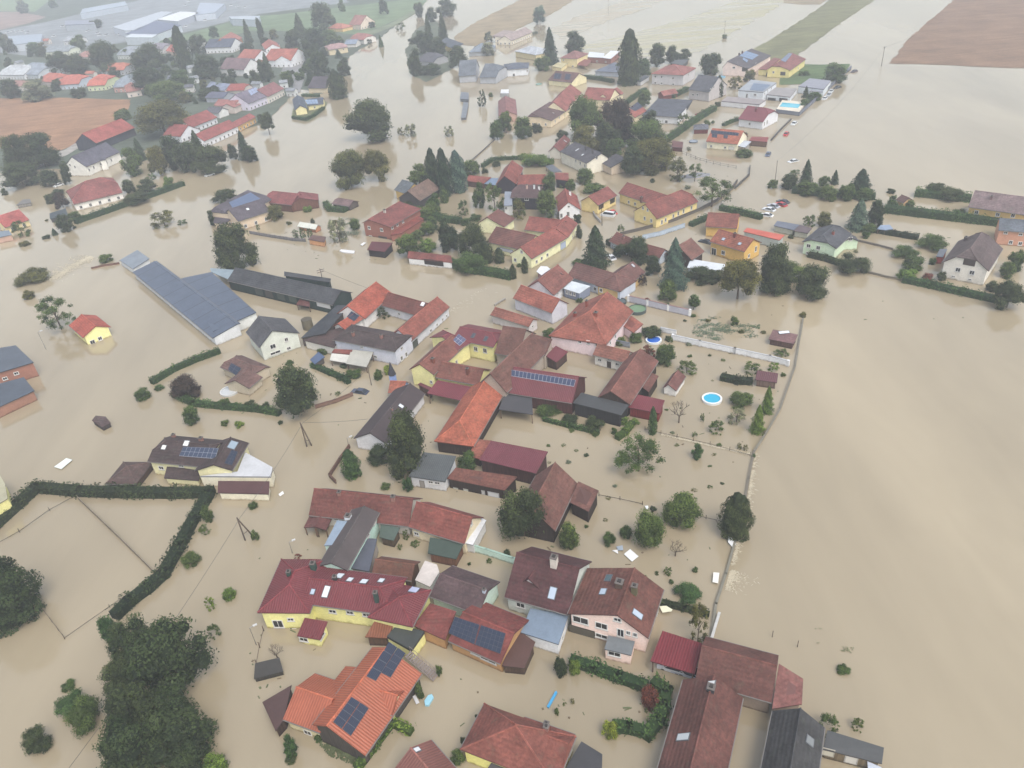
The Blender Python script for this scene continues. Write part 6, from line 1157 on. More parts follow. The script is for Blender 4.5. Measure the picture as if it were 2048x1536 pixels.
hedge('curved dark hedge behind the steep red barn', [(850, 330), (950, 265), (1080, 255), (1240, 250)], 1.6, 1.6)
hedge('dark hedge line below the brick house garden', [(120, 790), (280, 810), (440, 880), (600, 900)], 3.0, 2.0)
hedge('broad light hedge along the lane bend', [(1250, 250), (1330, 265), (1440, 290), (1540, 300)], 3.6, 2.2, 'l')
K(1340, 80, 6.4)
hedge('long diagonal hedge beside the blue roofed garden hut', [(-40, 1300), (120, 1190), (300, 1060), (450, 965), (560, 900)], 3.0, 2.2)
hedge('short round ended hedge near the rose roofed bungalow', [(690, 1100), (780, 1060), (860, 1030)], 1.8, 1.4)
hedge('hedge next to the grey block house garden', [(30, 740), (130, 690), (220, 650)], 3.2, 2.0)
hedge('hedge under the dark fence of the pool terrace', [(1690, 860), (1800, 760), (1940, 690)], 1.6, 1.4)
K(1024, 0, 4)
hedge('trimmed hedge in front of the blue bungalow', [(580, 625), (700, 640), (800, 660)], 2.8, 1.8)
hedge('short hedge at the foot of the tall dense dark tree', [(860, 670), (990, 670)], 3.0, 1.8)
hedge('sloping hedge behind the white end gabled house', [(920, 830), (1000, 770), (1060, 730)], 2.6, 1.8)
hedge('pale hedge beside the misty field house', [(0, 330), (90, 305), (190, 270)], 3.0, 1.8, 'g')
K(512, 0, 4)
hedge('clipped hedge ringing the tiny island house', [(300, 950), (400, 965), (470, 930), (540, 875)], 1.8, 1.6)
hedge('hedge along the channel bank under the mauve roofed house', [(380, 770), (500, 775)], 2.2, 1.5)
K(1536, 0, 4)
hedge('dark hedge row beside the field of water behind the fir trees', [(220, 1540), (420, 1560), (640, 1580), (830, 1590)], 3.2, 2.0)
K(1536, 384, 4)
hedge('very long tall hedge across the gardens of the ochre house', [(960, 160), (1200, 190), (1500, 225), (1840, 265)], 3.4, 2.4)
hedge('hedge directly before the ochre terraced house', [(1200, 30), (1400, 50), (1590, 70)], 3.4, 2.2)
hedge('bushy hedge along the great field of water', [(1100, 720), (1300, 760), (1560, 820), (1830, 880)], 2.4, 1.6)
hedge('dark clipped hedge left of the drowned garden hollow', [(340, 520), (450, 545), (560, 580)], 2.0, 1.6, 'd')
hedge('low hedge line above the drowned garden hollow', [(860, 320), (1000, 345), (1180, 375)], 2.2, 1.4, 'd')
K(1024, 384, 4)
hedge('dark hedge ending behind the bright yellow house', [(1680, 145), (1820, 175), (1980, 215)], 2.2, 1.8)
hedge('short hedge by the corner of the blue street wall', [(1440, 270), (1560, 215)], 2.2, 1.4)
hedge('dark hedge behind the low garden wing', [(790, 420), (900, 470), (1050, 560)], 3.0, 2.0, 'd')
hedge('low hedge piece below the maroon field hut', [(1690, 1500), (1800, 1525), (1900, 1530)], 2.0, 1.4, 'd')
K(1024, 768, 4)
hedge('thin mossy hedge row below the black timber barn', [(258, 295), (450, 345), (690, 400)], .8, 1.0)
hedge('bright green short hedge near the slim cypress', [(955, 335), (905, 400), (850, 440)], 1.5, 1.3, 'l')
K(1000, 1050, 4)
hedge('dense green hedge in front of the pink house', [(590, 1110), (760, 1165), (950, 1235), (1150, 1305)], 1.7, 1.5)
K(1194, 1152, 4)
hedge('dense hedge hooking round the brick red house garden', [(470, 880), (555, 940), (540, 1060), (490, 1180), (400, 1290)], 1.8, 1.6)
hedge('spiky hedge ending in the yellow green ball bush', [(390, 1270), (260, 1235), (150, 1225)], 1.6, 1.5)
hedge('dark narrow hedge from the pink house to the field wall', [(520, 225), (700, 270), (880, 320)], 1.0, 1.0, 'd')
K(512, 1280, 6)
hedge('bright grassy hedge beside the orange solar house', [(1240, 1530), (1420, 1290), (1640, 1000)], 1.4, 1.1, 'l')
hedge('green ivy hedge at the corner of the orange house terrace', [(1640, 1010), (1850, 1110)], 1.3, 1.0, 'l')
# --- walls and fences
K(1024, 384, 4)
gwall('long bright white garden wall running to the field', [(1285, 1185), (1500, 1235), (1780, 1295), (2060, 1355), (2205, 1395)], 1.5, .3, (222, 224, 228), pil=6.5, pilc=(214, 216, 220))
gwall('short white wall behind the blue round pool', [(1190, 1120), (1310, 1145)], 1.3, .3, (216, 218, 222))
gwall('grey garden wall with white pillars and a small arched niche', [(932, 880), (1085, 915), (1250, 955), (1422, 995)], 1.9, .3, (176, 176, 190), cap=(150, 120, 116), pil=3.6)
gwall('pale blue wall curving beside the flooded street', [(1045, 380), (1180, 352), (1380, 285)], 1.4, .25, (168, 186, 206))
gwall('dark stone wall rounding the yellow courtyard estate', [(870, 345), (1060, 300), (1280, 240), (1500, 150), (1640, 75), (1760, -20), (1800, -80)], .9, .35, (98, 92, 86), kind='stone')
gwall('grey wall left of the estate gate by the lane', [(640, 150), (665, 200), (710, 250)], .8, .3, (170, 168, 166))
gwall('grey patio wall at the foot of the pink villa', [(330, 1190), (450, 1235), (580, 1275)], .9, .3, (128, 122, 116))
gwall('slate coloured roof edge wall beside the flaking white stable', [(790, 1215), (940, 1245)], 1.3, .3, (130, 138, 150))
K(512, 768, 4)
gwall('mint green garden wall beside the green pavilion', [(1668, 1318), (1850, 1370), (2060, 1440), (2085, 1445)], 1.5, .25, (190, 222, 206))
gwall('brown curved wall between the massive tree and the street', [(480, 195), (640, 150), (775, 95)], .9, .3, (130, 96, 80))
gwall('rust brown garden wall around the slim upright tree', [(750, 510), (670, 620), (590, 745), (640, 795)], .8, .25, (112, 80, 66))
K()
gwall('low grey field wall, upper run beside the white wall', [(1606, 640), (1590, 735), (1560, 820), (1530, 872), (1508, 905)], .45, .28, (150, 144, 130), kind='stone')
gwall('low dark field wall, middle run where the flood pours over', [(1508, 905), (1497, 960), (1486, 1025), (1470, 1085)], .35, .28, (140, 132, 118), kind='stone')
gwall('low broken field wall, lower run near the white boards', [(1470, 1085), (1452, 1150), (1432, 1210), (1422, 1280)], .35, .3, (150, 146, 132), kind='stone')
gwall('white plank wall by the corner of the maroon carport', [(1438, 1232), (1422, 1285)], .7, .3, (226, 226, 224))
gwall('dark blue grey terrace wall along the field road', [(1552, 226), (1598, 232), (1620, 212), (1648, 188), (1672, 165), (1702, 138)], 1.6, .3, (110, 116, 132))
gwall('dark roadside wall past the rose roofed bungalow', [(1582, 240), (1560, 262), (1542, 282)], .7, .3, (96, 92, 90), kind='stone')
gwall('dark boundary wall from the field road to the stone wall', [(1500, 335), (1498, 352), (1470, 378)], .8, .3, (90, 88, 84), kind='stone')
gwall('low garden wall beside the lens bush at the east gardens', [(1736, 546), (1775, 556), (1812, 562)], .5, .3, (130, 122, 108), kind='stone')
gwall('grey low wall beside the mint slate house', [(1712, 482), (1755, 492), (1785, 500)], .5, .3, (120, 112, 104), kind='stone')
gwall('stone bank wall in the channel behind the gardens', [(940, 325), (965, 303), (990, 280)], .5, .3, (120, 116, 110), kind='stone')
gwall('dark diagonal kerb wall where the meadow stream foams', [(184, 538), (205, 533), (238, 528)], .5, .4, (120, 88, 74), kind='stone')
gwall('pale concrete footing before the lilac barn', [(1010, 600), (990, 612)], .5, .3, (180, 176, 170))
fence('thin dark post fence along the upper street garden', [(500, 468), (540, 475), (585, 482), (612, 484)], 1.4, 2.2, (110, 108, 110), 1, (120, 118, 120))
fence('wooden post and rail fence south of the cream solar cottage', [(1364, 308), (1400, 322), (1440, 332), (1472, 338)], 1.3, 2.6, (96, 86, 78))
fence('wire fence crossing the flooded orchard below the slim cypress', [(1290, 860), (1322, 868), (1420, 890), (1500, 912)], .9, 3.0, (120, 108, 92), 1)
fence('thin post fence right of the mossy old barn', [(1198, 992), (1240, 1000), (1285, 1010)], .9, 3.2, (90, 78, 66), 1)
fence('short wire fence behind the dense field wall tree', [(1385, 1030), (1412, 1038), (1446, 1045)], .9, 3.2, (100, 90, 80), 1)
fence('slender sports court fence, far side', [(-20, 1098), (40, 1065), (100, 1022), (155, 992)], 1.0, 5, (96, 90, 80), 1)
fence('sports court net line running across the enclosure', [(158, 1000), (200, 1040), (260, 1098), (312, 1150)], 1.2, 5, (150, 138, 124), 1, (150, 138, 124))
fence('sports court fence, near side along the hedge', [(300, 1160), (220, 1215), (130, 1278)], .8, 5, (140, 128, 112), 1)
fence('short sports court fence by the shrubbery mass', [(130, 1278), (105, 1245), (82, 1216)], 1.2, 2.5, (110, 96, 84), 2)
fence('rickety rail fence left of the half sunken shed', [(514, 1330), (520, 1295), (528, 1262)], 1.2, 2, (110, 90, 74), 1)
fence('low dark fence in front of the solar outbuilding terrace', [(860, 1080), (980, 1100)], .01, 60, (90, 90, 90), 1) if 0 else None
# ------------------------------------------------------------------ poles, lamps
def post(label, top, base, name='utility_pole', cat='pole', r=.13, arms=0, lamp=False, col=(104, 92, 82), second=None):
    b0 = W(base); d = ray(P(top)); best = min(((np.linalg.norm((CAM+d*((z-CAM_H)/d[2])-b0)[:2]), z) for z in np.arange(.5, 13, .1))); h = best[1]
    root = empty(name, b0); tag(root, label, cat); B_ = MB(); m = mat('wood', col)
    B_.bar(b0-UP*.8, b0+UP*h, r, m, r*.75, 8); B_.build('pole', root, b0)
    if second:
        s2 = W(second); B_ = MB(); B_.bar(s2-UP*.5, b0+UP*(h-.3), r, m, r*.8, 8); B_.build('strut', root, b0)
        B_ = MB(); B_.bar(b0*.4+s2*.6+UP*h*.42*0+UP*1.5, b0+UP*1.5, .07, m); B_.build('brace', root, b0)
    for i in range(arms):
        B_ = MB(); q = b0+UP*(h-.5-i*.7); B_.obox(q, (.9, .44, 0), (-.44, .9, 0), UP, 1.1, .07, .07, m); B_.build('crossarm', root, b0)
        for s in (-1, 0, 1):
            B_ = MB(); e = q+np.array([.9, .44, 0])*s; B_.bar(e+UP*.07, e+UP*.3, .05, mat('paint', (190, 190, 184), .4), .03); B_.build('insulator', root, b0)
    if lamp:
        B_ = MB(); q = b0+UP*h; B_.bar(q, q+np.array([.6, .3, .15]), .05, mat('paint', (150, 150, 150), .4)); B_.build('arm', root, b0)
        B_ = MB(); B_.obox(q+np.array([.75, .38, .12]), (.9, .44, 0), (-.44, .9, 0), UP, .32, .16, .08, mat('paint', (200, 200, 200), .4)); B_.build('lamp_head', root, b0)
    return root
K(512, 768, 4)
post('wooden A-frame power pole standing in the street flood by the willow', (372, 302), (408, 500), r=.16, second=(448, 492))
post('thin street lamp with drooping head near the yellow villa', (262, 1268), (292, 1352), 'street_lamp', 'lamp', .05, lamp=True, col=(120, 116, 110))
post('small lamp post at the corner of the rust brown garden wall', (725, 435), (742, 495), 'street_lamp', 'lamp', .05, lamp=True, col=(120, 116, 110))
K(0, 768, 4)
post('dark double leg power pole with a slanting strut near the court hedge', (1922, 1058), (1962, 1250), r=.15, second=(2022, 1205))
K(1536, 0, 4)
post('tall power pole with crossarm at the edge of the ploughed field', (937, 372), (907, 530), arms=1, r=.15)
post('plain wooden pole by the firs at the field road', (72, 1283), (58, 1442), r=.12)
K(1024, 0, 4)
post('distant power pole far out in the flooded fields', (769, 0), (772, 125), arms=1, r=.12)
post('power pole with a bush at its foot in the flooded field', (1716, 163), (1698, 300), arms=1, r=.13)
K(1024, 384, 4)
post('dark pole beside the small white trailer by the estate gate', (718, 118), (720, 268), r=.12, col=(60, 56, 54))
post('slim pole at the stone wall above the bright yellow house', (1672, 18), (1668, 150), r=.1, col=(66, 60, 58))
post('slim pole at the gable corner of the estate', (1126, 170), (1122, 262), r=.08, col=(70, 66, 62))
K(512, 384, 4)
post('power pole with crossarms behind the black stable row', (508, 610), (532, 700), arms=2, r=.12)
post('brown pole next to the white pergola', (926, 1380), (924, 1545), r=.11)
K(0, 384, 4)
post('leaning street lamp in the flooded meadow road', (348, 1105), (370, 1262), 'street_lamp', 'lamp', .05, lamp=True, col=(130, 128, 124))
K(1536, 1152, 4)
post('short dark stake in the field water, left one of two', (39, 438), (34, 488), 'stake', 'stake', .07)
post('short dark stake in the field water, right one of two', (242, 515), (235, 567), 'stake', 'stake', .07)
def wire(label, p, hp, q, hq):
    a, b = W(p, hp), W(q, hq); B_ = MB(); m = mat('paint', (60, 60, 62), .6); pts = [a*(1-t)+b*t-UP*(4*t*(1-t))*np.linalg.norm(b-a)*.02 for t in np.linspace(0, 1, 13)]
    for i in range(12): B_.bar(pts[i], pts[i+1], .035, m, n=4)
    o = B_.build('power_line', None, np.array([a[0], a[1], 0])); tag(o, label, 'power line')
K()
wire('power line sagging between the two wooden pylons of the flooded street', (606, 845), 8.3, (481, 1034), 7.0)
wire('power line from the A-frame pole to the black roofed farmhouse', (606, 845), 8.3, (735, 838), 5.5)
wire('power line from the A-frame pole up to the white pergola pole', (606, 845), 8.3, (743, 730), 6.0)
wire('power line from the court hedge pole toward the edge of view', (481, 1034), 7.0, (120, 1560), 6.5)
wire('power line from the stable row pole toward the courtyard farm', (639, 538), 7.0, (878, 620), 4.5)
wire('power line along the ploughed field from the crossarm pole', (1770, 94), 9.0, (1990, -30), 9.0)
wire('power line from the crossarm pole to the plain pole by the firs', (1770, 94), 9.0, (1554, 322), 7.5)
K(512, 1280, 6)
post('street lamp beside the half sunken shed', (-15, 395 if 0 else -170), (5, 60), 'street_lamp', 'lamp', .05, lamp=True, col=(110, 106, 100))

# ------------------------------------------------------------------ cars
def car_parts(col, van=False):
    B_ = MB(); m = mat('paint', col, .25); L_, Wd = (4.3, 1.75) if not van else (4.9, 1.9)
    prof = [(-L_/2, .35), (-L_/2+.03, .8), (-L_/2+.95, .9), (L_/2-.5, .92), (L_/2-.02, .8), (L_/2, .35)]
    if van: prof = [(-L_/2, .35), (-L_/2+.02, .9), (-L_/2+.6, 1.05), (L_/2-.1, 1.1), (L_/2, .9), (L_/2, .35)]
    for s in (-1, 1):
        for i in range(len(prof)-1):
            pass
    side = lambda s, k=1.0: [np.array([x, s*Wd/2*k, z]) for x, z in prof]
    a, b = side(-1, 1), side(1, 1)
    ins = lambda p: [q*np.array([.97, .9, 1])+UP*.0 for q in p]
    B_.poly(a, m); B_.poly(b[::-1], m)
    for i in range(len(prof)-1): B_.poly([a[i], b[i], b[i+1], a[i+1]], m)
    g = MB(); gm = mat('glass', (44, 50, 58)); zt = 1.42 if not van else 1.8; x0, x1, x2, x3 = (-1.15, -.45, .95, 1.75) if not van else (-1.75, -1.2, 2.2, 2.4)
    lo = [(x0, -.8, .9), (x3, -.8, .92), (x3, .8, .92), (x0, .8, .9)]; hi = [(x1, -.62, zt), (x2, -.62, zt), (x2, .62, zt), (x1, .62, zt)]
    for i in range(4): g.poly([np.array(lo[i]), np.array(lo[(i+1) % 4]), np.array(hi[(i+1) % 4]), np.array(hi[i])], gm)
    r = MB(); r.slab([np.array(p)+UP*.05 for p in hi], .06, m)
    for i in range(4): r.bar(lo[i], hi[i], .045, m, n=5)
    return B_, g, r
def car(label, p, q, col, sink=.35, van=False, name='car', cat='car', group=None):
    a = W(p, .6); b = W(q, .6); u = b-a; ang = math.atan2(u[1], u[0]); root = empty(name, (a[0], a[1], -sink)); root.rotation_euler = (0, 0, ang); tag(root, label, cat, group)
    B_, g, r = car_parts(col, van); B_.build('body', root); g.build('windows', root); r.build('roof', root)
    for x in (-1.3, 1.35):
        for y in (-.8, .8):
            w_ = MB(); w_.bar((x, y-.1, .32), (x, y+.1, .32), .32, mat('paint', (30, 30, 32), .7), n=12); w_.build('wheel', root)
    for y in (-.6, .6):
        h = MB(); h.obox((-2.15 if not van else -2.45, y, .68), (1, 0, 0), (0, 1, 0), UP, .03, .17, .07, mat('paint', (225, 228, 230), .2)); h.build('headlight', root)
    return root
K(1536, 0, 4); RC = (30, -28)
def c2(label, x, y, dx, dy, col, **k): car(label, (x, y), (x+dx, y+dy), col, **k)
c2('white estate car on the flooded field road by the rose roofed bungalow', 210, 982, 30, -26, (226, 230, 232))
c2('bright red car driving the flooded field road', 146, 1066, 20, -26, (196, 40, 46))
c2('dark blue car at the side of the carport by the field road', 2, 1228, 20, -34, (80, 92, 120))
c2('white car half drowned under a broken branch near the plain pole', 203, 1280, 36, -8, (220, 224, 228), sink=.6)
c2('dark mauve car at the far end of the terrace wall', 690, 566, 36, -12, (92, 78, 90))
c2('black car parked below the mauve flat villa', 556, 694, 36, -10, (58, 60, 66))
c2('silver car second in the row at the terrace wall', 487, 752, 26, -22, (190, 196, 204))
c2('white car first in the row at the terrace wall', 455, 782, 26, -18, (228, 230, 232))
c2('pale car third in the row at the terrace wall', 505, 725, 20, -20, (206, 212, 216))
K(0, 0, 4)
for i_, (x_, y_) in enumerate([(60, 262), (100, 250), (140, 256), (180, 250), (220, 262), (500, 212), (560, 225), (700, 250), (800, 285), (850, 282), (960, 275), (1640, 165), (1480, 215), (1700, 135), (1510, 12), (1480, 45), (1850, 45), (1900, 55), (1960, 60), (430, 292), (780, 268), (1760, 90)]):
    car('white lorry or van parked on the distant industrial estate', (x_, y_), (x_+30, y_-8), (232, 234, 238), sink=-.2, van=True, name='parked_lorry', cat='lorry', group='vehicles parked on the industrial estate')
K(1536, 384, 4)
c2('dark grey car topmost of the stranded parking group', 122, 68, 50, 14, (72, 68, 76), sink=.5)
c2('red car in the stranded parking group', 105, 90, 50, 16, (180, 40, 48), sink=.5)
c2('silver car in the middle of the stranded parking group', 45, 102, 46, 14, (190, 194, 204), sink=.5)
c2('white car lower in the stranded parking group', 8, 130, 50, 12, (222, 226, 232), sink=.5)
c2('white car lowest in the stranded parking group', -12, 176, 50, 8, (230, 232, 234), sink=.5)
K(1024, 384, 4)
c2('red car in the courtyard of the yellow estate', 805, 152, 30, 22, (200, 60, 62), sink=.5)
c2('small white trailer box beside the red courtyard car', 768, 176, 30, 4, (226, 228, 230), van=True, name='trailer', cat='trailer')
c2('white car under the layered dark spruce', 790, 512, 30, 22, (224, 226, 230), sink=.5)
c2('black car at the corner of the bright yellow house', 1548, 388, 40, 10, (64, 64, 72), sink=.5)
K(512, 0, 4)
c2('red and white fire engine waiting at the water edge of the street', 346, 615, 6, -40, (206, 70, 60), sink=-.2, van=True, name='fire_engine', cat='fire engine')
K(0, 0, 4)
c2('white car in the lane below the white manor', 466, 1478, 40, -14, (226, 228, 228), sink=.2)
c2('white car at the bend beside the light green bush', 1675, 1394, 36, -12, (226, 228, 228), sink=.2)
K(1024, 0, 4)
c2('dark red car near the diagonal hedge', 1506, 906, 40, 2, (150, 44, 56), sink=.5)
K(1000, 1050, 4)
c2('white van parked under the maroon carport', 1385, 1120, 60, 18, (220, 222, 226), sink=.4)
c2('grey car parked under the maroon carport', 1498, 1155, 60, 18, (180, 184, 196), sink=.5)
K(512, 768, 4)
c2('dark car stranded beside the brown curved wall', 828, 46, 40, 6, (66, 72, 90), sink=.7)

# ------------------------------------------------------------------ pools, tanks, floating things
def pool(label, x, y, dia, h, rim, wat, name='pool', cat='pool', inner=.93):
    c = W((x, y), h); base = c.copy(); base[2] = 0; root = empty(name, base); tag(root, label, cat); n = 32
    ring = lambda r, z: [base+np.array([math.cos(6.2832*i/n)*r, math.sin(6.2832*i/n)*r, z]) for i in range(n)]
    R = dia/2; o0, o1, i1, i0 = ring(R, -.6), ring(R*1.02, h), ring(R*inner, h), ring(R*inner, h-.25); B_ = MB(); m = mat('paint', rim, .4)
    for i in range(n):
        j = (i+1) % n; B_.poly([o0[i], o0[j], o1[j], o1[i]], m); B_.poly([o1[i], o1[j], i1[j], i1[i]], m); B_.poly([i1[i], i1[j], i0[j], i0[i]], m)
    B_.build('rim', root, base); B_ = MB(); B_.poly(ring(R*inner, h-.15), mat('glass', wat)); B_.build('water_surface', root, base)
K(1024, 384, 4)
pool('round above ground pool with deep blue water and white rim', 1133, 1178, 3.8, .5, (226, 232, 236), (30, 96, 190), inner=.84)
pool('round green topped tank with dark wall beside the striped garden wall', 1002, 930, 4.6, .9, (70, 84, 84), (104, 132, 96), 'water_tank', 'tank', .95)
pool('dark round pond cover next to the green topped tank', 868, 868, 3.2, .7, (66, 78, 80), (70, 82, 84), 'pond_cover', 'pond cover', .95)
K(1024, 768, 4)
pool('round white rimmed pool with light turquoise water', 1600, 112, 4.2, .55, (232, 234, 234), (40, 170, 206), inner=.84)
K(1340, 80, 6.4)
pool('grey covered round pool in the yard of the cream solar cottage', 300, 1290, 3.6, .5, (120, 128, 140), (140, 148, 162))
pool('bright blue round pool beside the pink skylight house', 658, 468, 4.2, .5, (130, 180, 205), (110, 175, 205))
K(1024, 0, 4)
pool('pale green round pool near the cream solar garage', 215, 670, 3.6, .4, (130, 160, 150), (140, 170, 158))
K(0, 768, 4)
pool('white oval trampoline cover near the garden house', 1835, 50, 4.4, .5, (206, 208, 208), (196, 200, 202), 'trampoline', 'trampoline', .9)
def silo(label, x0, x1, ytop, ybot, col):
    cx = (x0+x1)/2; b0 = W((cx, ybot-8)); s = ppm(P((cx, ybot))); R = (P((x1, 0))[0]-P((x0, 0))[0])/s/2; root = empty('silo', b0); tag(root, label, 'silo'); h = (P((0, ybot))[1]-P((0, ytop))[1])/s/.9-R*.9
    B_ = MB(); B_.bar(b0-UP, b0+UP*h, R, mat('plaster2', col), R, 20); B_.build('tank_body', root, b0); B_ = MB(); B_.bar(b0+UP*h, b0+UP*(h+.12), R*1.04, mat('plaster2', (90, 84, 72)), R*.9, 20); B_.build('lid', root, b0)
K(512, 384, 4); silo('weathered green brown round silo beside the black slate wing', 378, 462, 990, 1098, (112, 106, 88))
def board(label, corners, z, col, name='board', cat='floating board', t=.08, group=None):
    B_ = MB(); ws_ = [W(c, z) for c in corners]; base = ws_[0].copy(); base[2] = 0; B_.slab(ws_, t, mat('paint', col, .5)); o = B_.build(name, None, base); tag(o, label, cat, group); return o
K(1024, 768, 4)
board('square white roof board floating near the full round tree', [(895, 1360), (960, 1420), (1012, 1378), (945, 1320)], .25, (232, 234, 234))
board('white table top leaning by the dense field wall tree', [(1730, 1208), (1728, 1262), (1760, 1300), (1792, 1285), (1796, 1216)], .4, (232, 234, 236))
board('small blue grey crate lid floating with the garden debris', [(835, 1300), (850, 1330), (890, 1328), (885, 1290)], .3, (150, 162, 176))
board('small white sheet floating with the garden debris', [(800, 1330), (850, 1358), (845, 1325)], .2, (226, 226, 226))
board('white round lid drifting behind the full round tree', [(1062, 975), (1075, 998), (1095, 1000), (1088, 972)], .3, (230, 232, 232))
K(1000, 1050, 4)
board('white panel caught on the lower field wall', [(1708, 378), (1700, 455), (1745, 465), (1755, 382)], .5, (232, 230, 222))
board('pale yellow plastic furniture washed beside the pink house', [(1275, 650), (1300, 700), (1370, 690), (1380, 675), (1330, 645)], .5, (232, 232, 206), 'plastic_furniture', 'furniture')
board('blue kayak floating in the garden of the brick red house', [(375, 1450), (390, 1462), (458, 1340), (452, 1325), (440, 1332)], .25, (66, 156, 206), 'kayak', 'kayak', .3)
board('thin white plank near the hedge of the pink house', [(836, 1208), (845, 1222), (880, 1232), (870, 1215)], .2, (216, 220, 220))
K(500, 1050, 4)
board('light blue plastic slide floating beside the orange solar house', [(1395, 1405), (1400, 1440), (1430, 1440), (1468, 1375), (1455, 1352), (1425, 1360)], .35, (150, 200, 218), 'plastic_slide', 'slide', .35)
board('white bench top by the corner of the orange solar house', [(1300, 1370), (1330, 1432), (1355, 1420), (1325, 1358)], .4, (206, 206, 208), 'bench_top', 'bench')
K(0, 768, 4)
board('white rectangular sign panel lying in the flood', [(432, 662), (490, 680), (578, 606), (530, 592)], .3, (224, 230, 224))
board('small white sheet drifting in the street beside the terrace garage', [(2228, 880), (2240, 898), (2272, 875), (2262, 856)], .2, (234, 234, 232))
K(512, 384, 4)
board('white plastic boat hull by the upper street', [(668, 470), (700, 482), (785, 488), (790, 470), (680, 458)], .35, (222, 222, 224), 'boat_hull', 'boat', .3)
board('small white sledge beside the maroon garage', [(835, 420), (850, 430), (880, 405), (862, 402)], .3, (232, 232, 232))
K(1024, 0, 4)
def mound(label, x0, y0, x1, y1, h, col):
    a, b = W((x0, (y0+y1)/2)), W((x1, (y0+y1)/2)); c = (a+b)/2; R = np.linalg.norm(b-a)/2; R2 = R*.45; B_ = MB(); m = mat('gravel', col); n = 18
    rings = [[c+np.array([math.cos(6.2832*i/n)*R*t*random.uniform(.9, 1.08), math.sin(6.2832*i/n)*R2*t*random.uniform(.9, 1.08), h*(1-t)**.8-.1*t]) for i in range(n)] for t in (1, .75, .5, .25)]
    for k in range(3):
        for i in range(n): B_.poly([rings[k][i], rings[k][(i+1) % n], rings[k+1][(i+1) % n], rings[k+1][i]], m)
    B_.poly(rings[3], m); base = c.copy(); o = B_.build('gravel_mound', None, base); tag(o, label, 'gravel mound')
mound('grey gravel mound rising out of the yard water', 1335, 1370, 1610, 1440, 1.2, (130, 132, 138))
K(1340, 80, 6.4)
B_ = MB(); ws_ = [W(p, .9) for p in [(1400, 850), (1640, 870), (1675, 820), (1440, 800)]]; base = ws_[0].copy(); base[2] = 0
root = empty('swimming_pool', base); tag(root, 'turquoise rectangular swimming pool on the terrace of the pool house', 'swimming pool'); B_.slab(ws_, .05, mat('glass', (60, 180, 206))); B_.build('water_surface', root, base)
B_ = MB(); B_.slab([W(p, .84) for p in [(1350, 905), (1650, 930), (1740, 800), (1440, 760)]], 1.0, mat('plaster', (206, 196, 176))); B_.build('terrace', root, base)
# metal stair beside the dark roof terrace
K(500, 1050, 4)
a, b = W((1260, 1030), 2.4), W((1490, 1225), .2); root = empty('staircase', np.array([b[0], b[1], 0])); base = np.array([b[0], b[1], 0]); tag(root, 'long grey metal staircase coming down from the dark roof terrace', 'staircase')
u = b-a; L_ = np.linalg.norm(u); u = nrm(u); n = nrm(np.cross(u, UP)); gm = mat('paint', (140, 128, 122), .5); B_ = MB(); B_.bar(a-n*.6, b-n*.6, .08, gm); B_.bar(a+n*.6, b+n*.6, .08, gm); B_.build('stringer', root, base)
B_ = MB()
for i in range(14): B_.obox(a+u*L_*(i+.5)/14, nrm(np.array([u[0], u[1], 0])), n, UP, .14, .6, .03, gm)
B_.build('tread', root, base); B_ = MB(); B_.bar(a-n*.6+UP, b-n*.6+UP, .04, gm); B_.bar(a+n*.6+UP, b+n*.6+UP, .04, gm)
for i in range(8):
    for s in (-1, 1): q = a+u*L_*i/7+n*.6*s; B_.bar(q, q+UP, .025, gm)
B_.build('railing', root, base)
# blue bell turret of the chapel
K(740, 560, 3.4133)
c = W((160, 690), 2.8); base = c.copy(); base[2] = 0; rt = [o for s_, p_, b_, o in REG if s_ == 'blue chapel'][0]; loc = np.array(rt.location)
B_ = MB(); B_.obox(c+UP*.2, (1, 0, 0), (0, 1, 0), UP, .7, .7, 1.6, mat('plaster', (120, 150, 210))); B_.build('bell_turret', rt, loc)
B_ = MB(); B_.bar(c+UP*1.8, c+UP*5.2, .95, mat('flat', (62, 62, 70)), .02, 6); B_.build('spire', rt, loc)

# small tufts and bushes poking out of the flooded gardens
K()
occ = [(p_[1][0], p_[1][1]) for p_ in REG]+[(p_[2][0], p_[2][1]) for p_ in PEND]
cnt = 0; GZ = [(1330, 690, 1560, 780), (1330, 800, 1520, 900), (1200, 880, 1480, 1000), (1180, 1040, 1440, 1180), (1350, 640, 1560, 680), (1000, 860, 1180, 930), (660, 760, 720, 800), (1690, 440, 1900, 560), (1340, 300, 1460, 400), (440, 780, 640, 840), (560, 440, 720, 480)]
while cnt < 60:
    a_ = random.choice(GZ); x, y = random.uniform(a_[0], a_[2]), random.uniform(a_[1], a_[3])
    if any(abs(x-ox) < 16 and abs(y-oy) < 12 for ox, oy in occ): continue
    w_ = random.uniform(5, 14); TR(random.choice(['um', 'ud', 'wm', 'uo', 'wo', 'ug']), x-w_/2, y-w_*.75, x+w_/2, y); occ.append((x, y)); cnt += 1
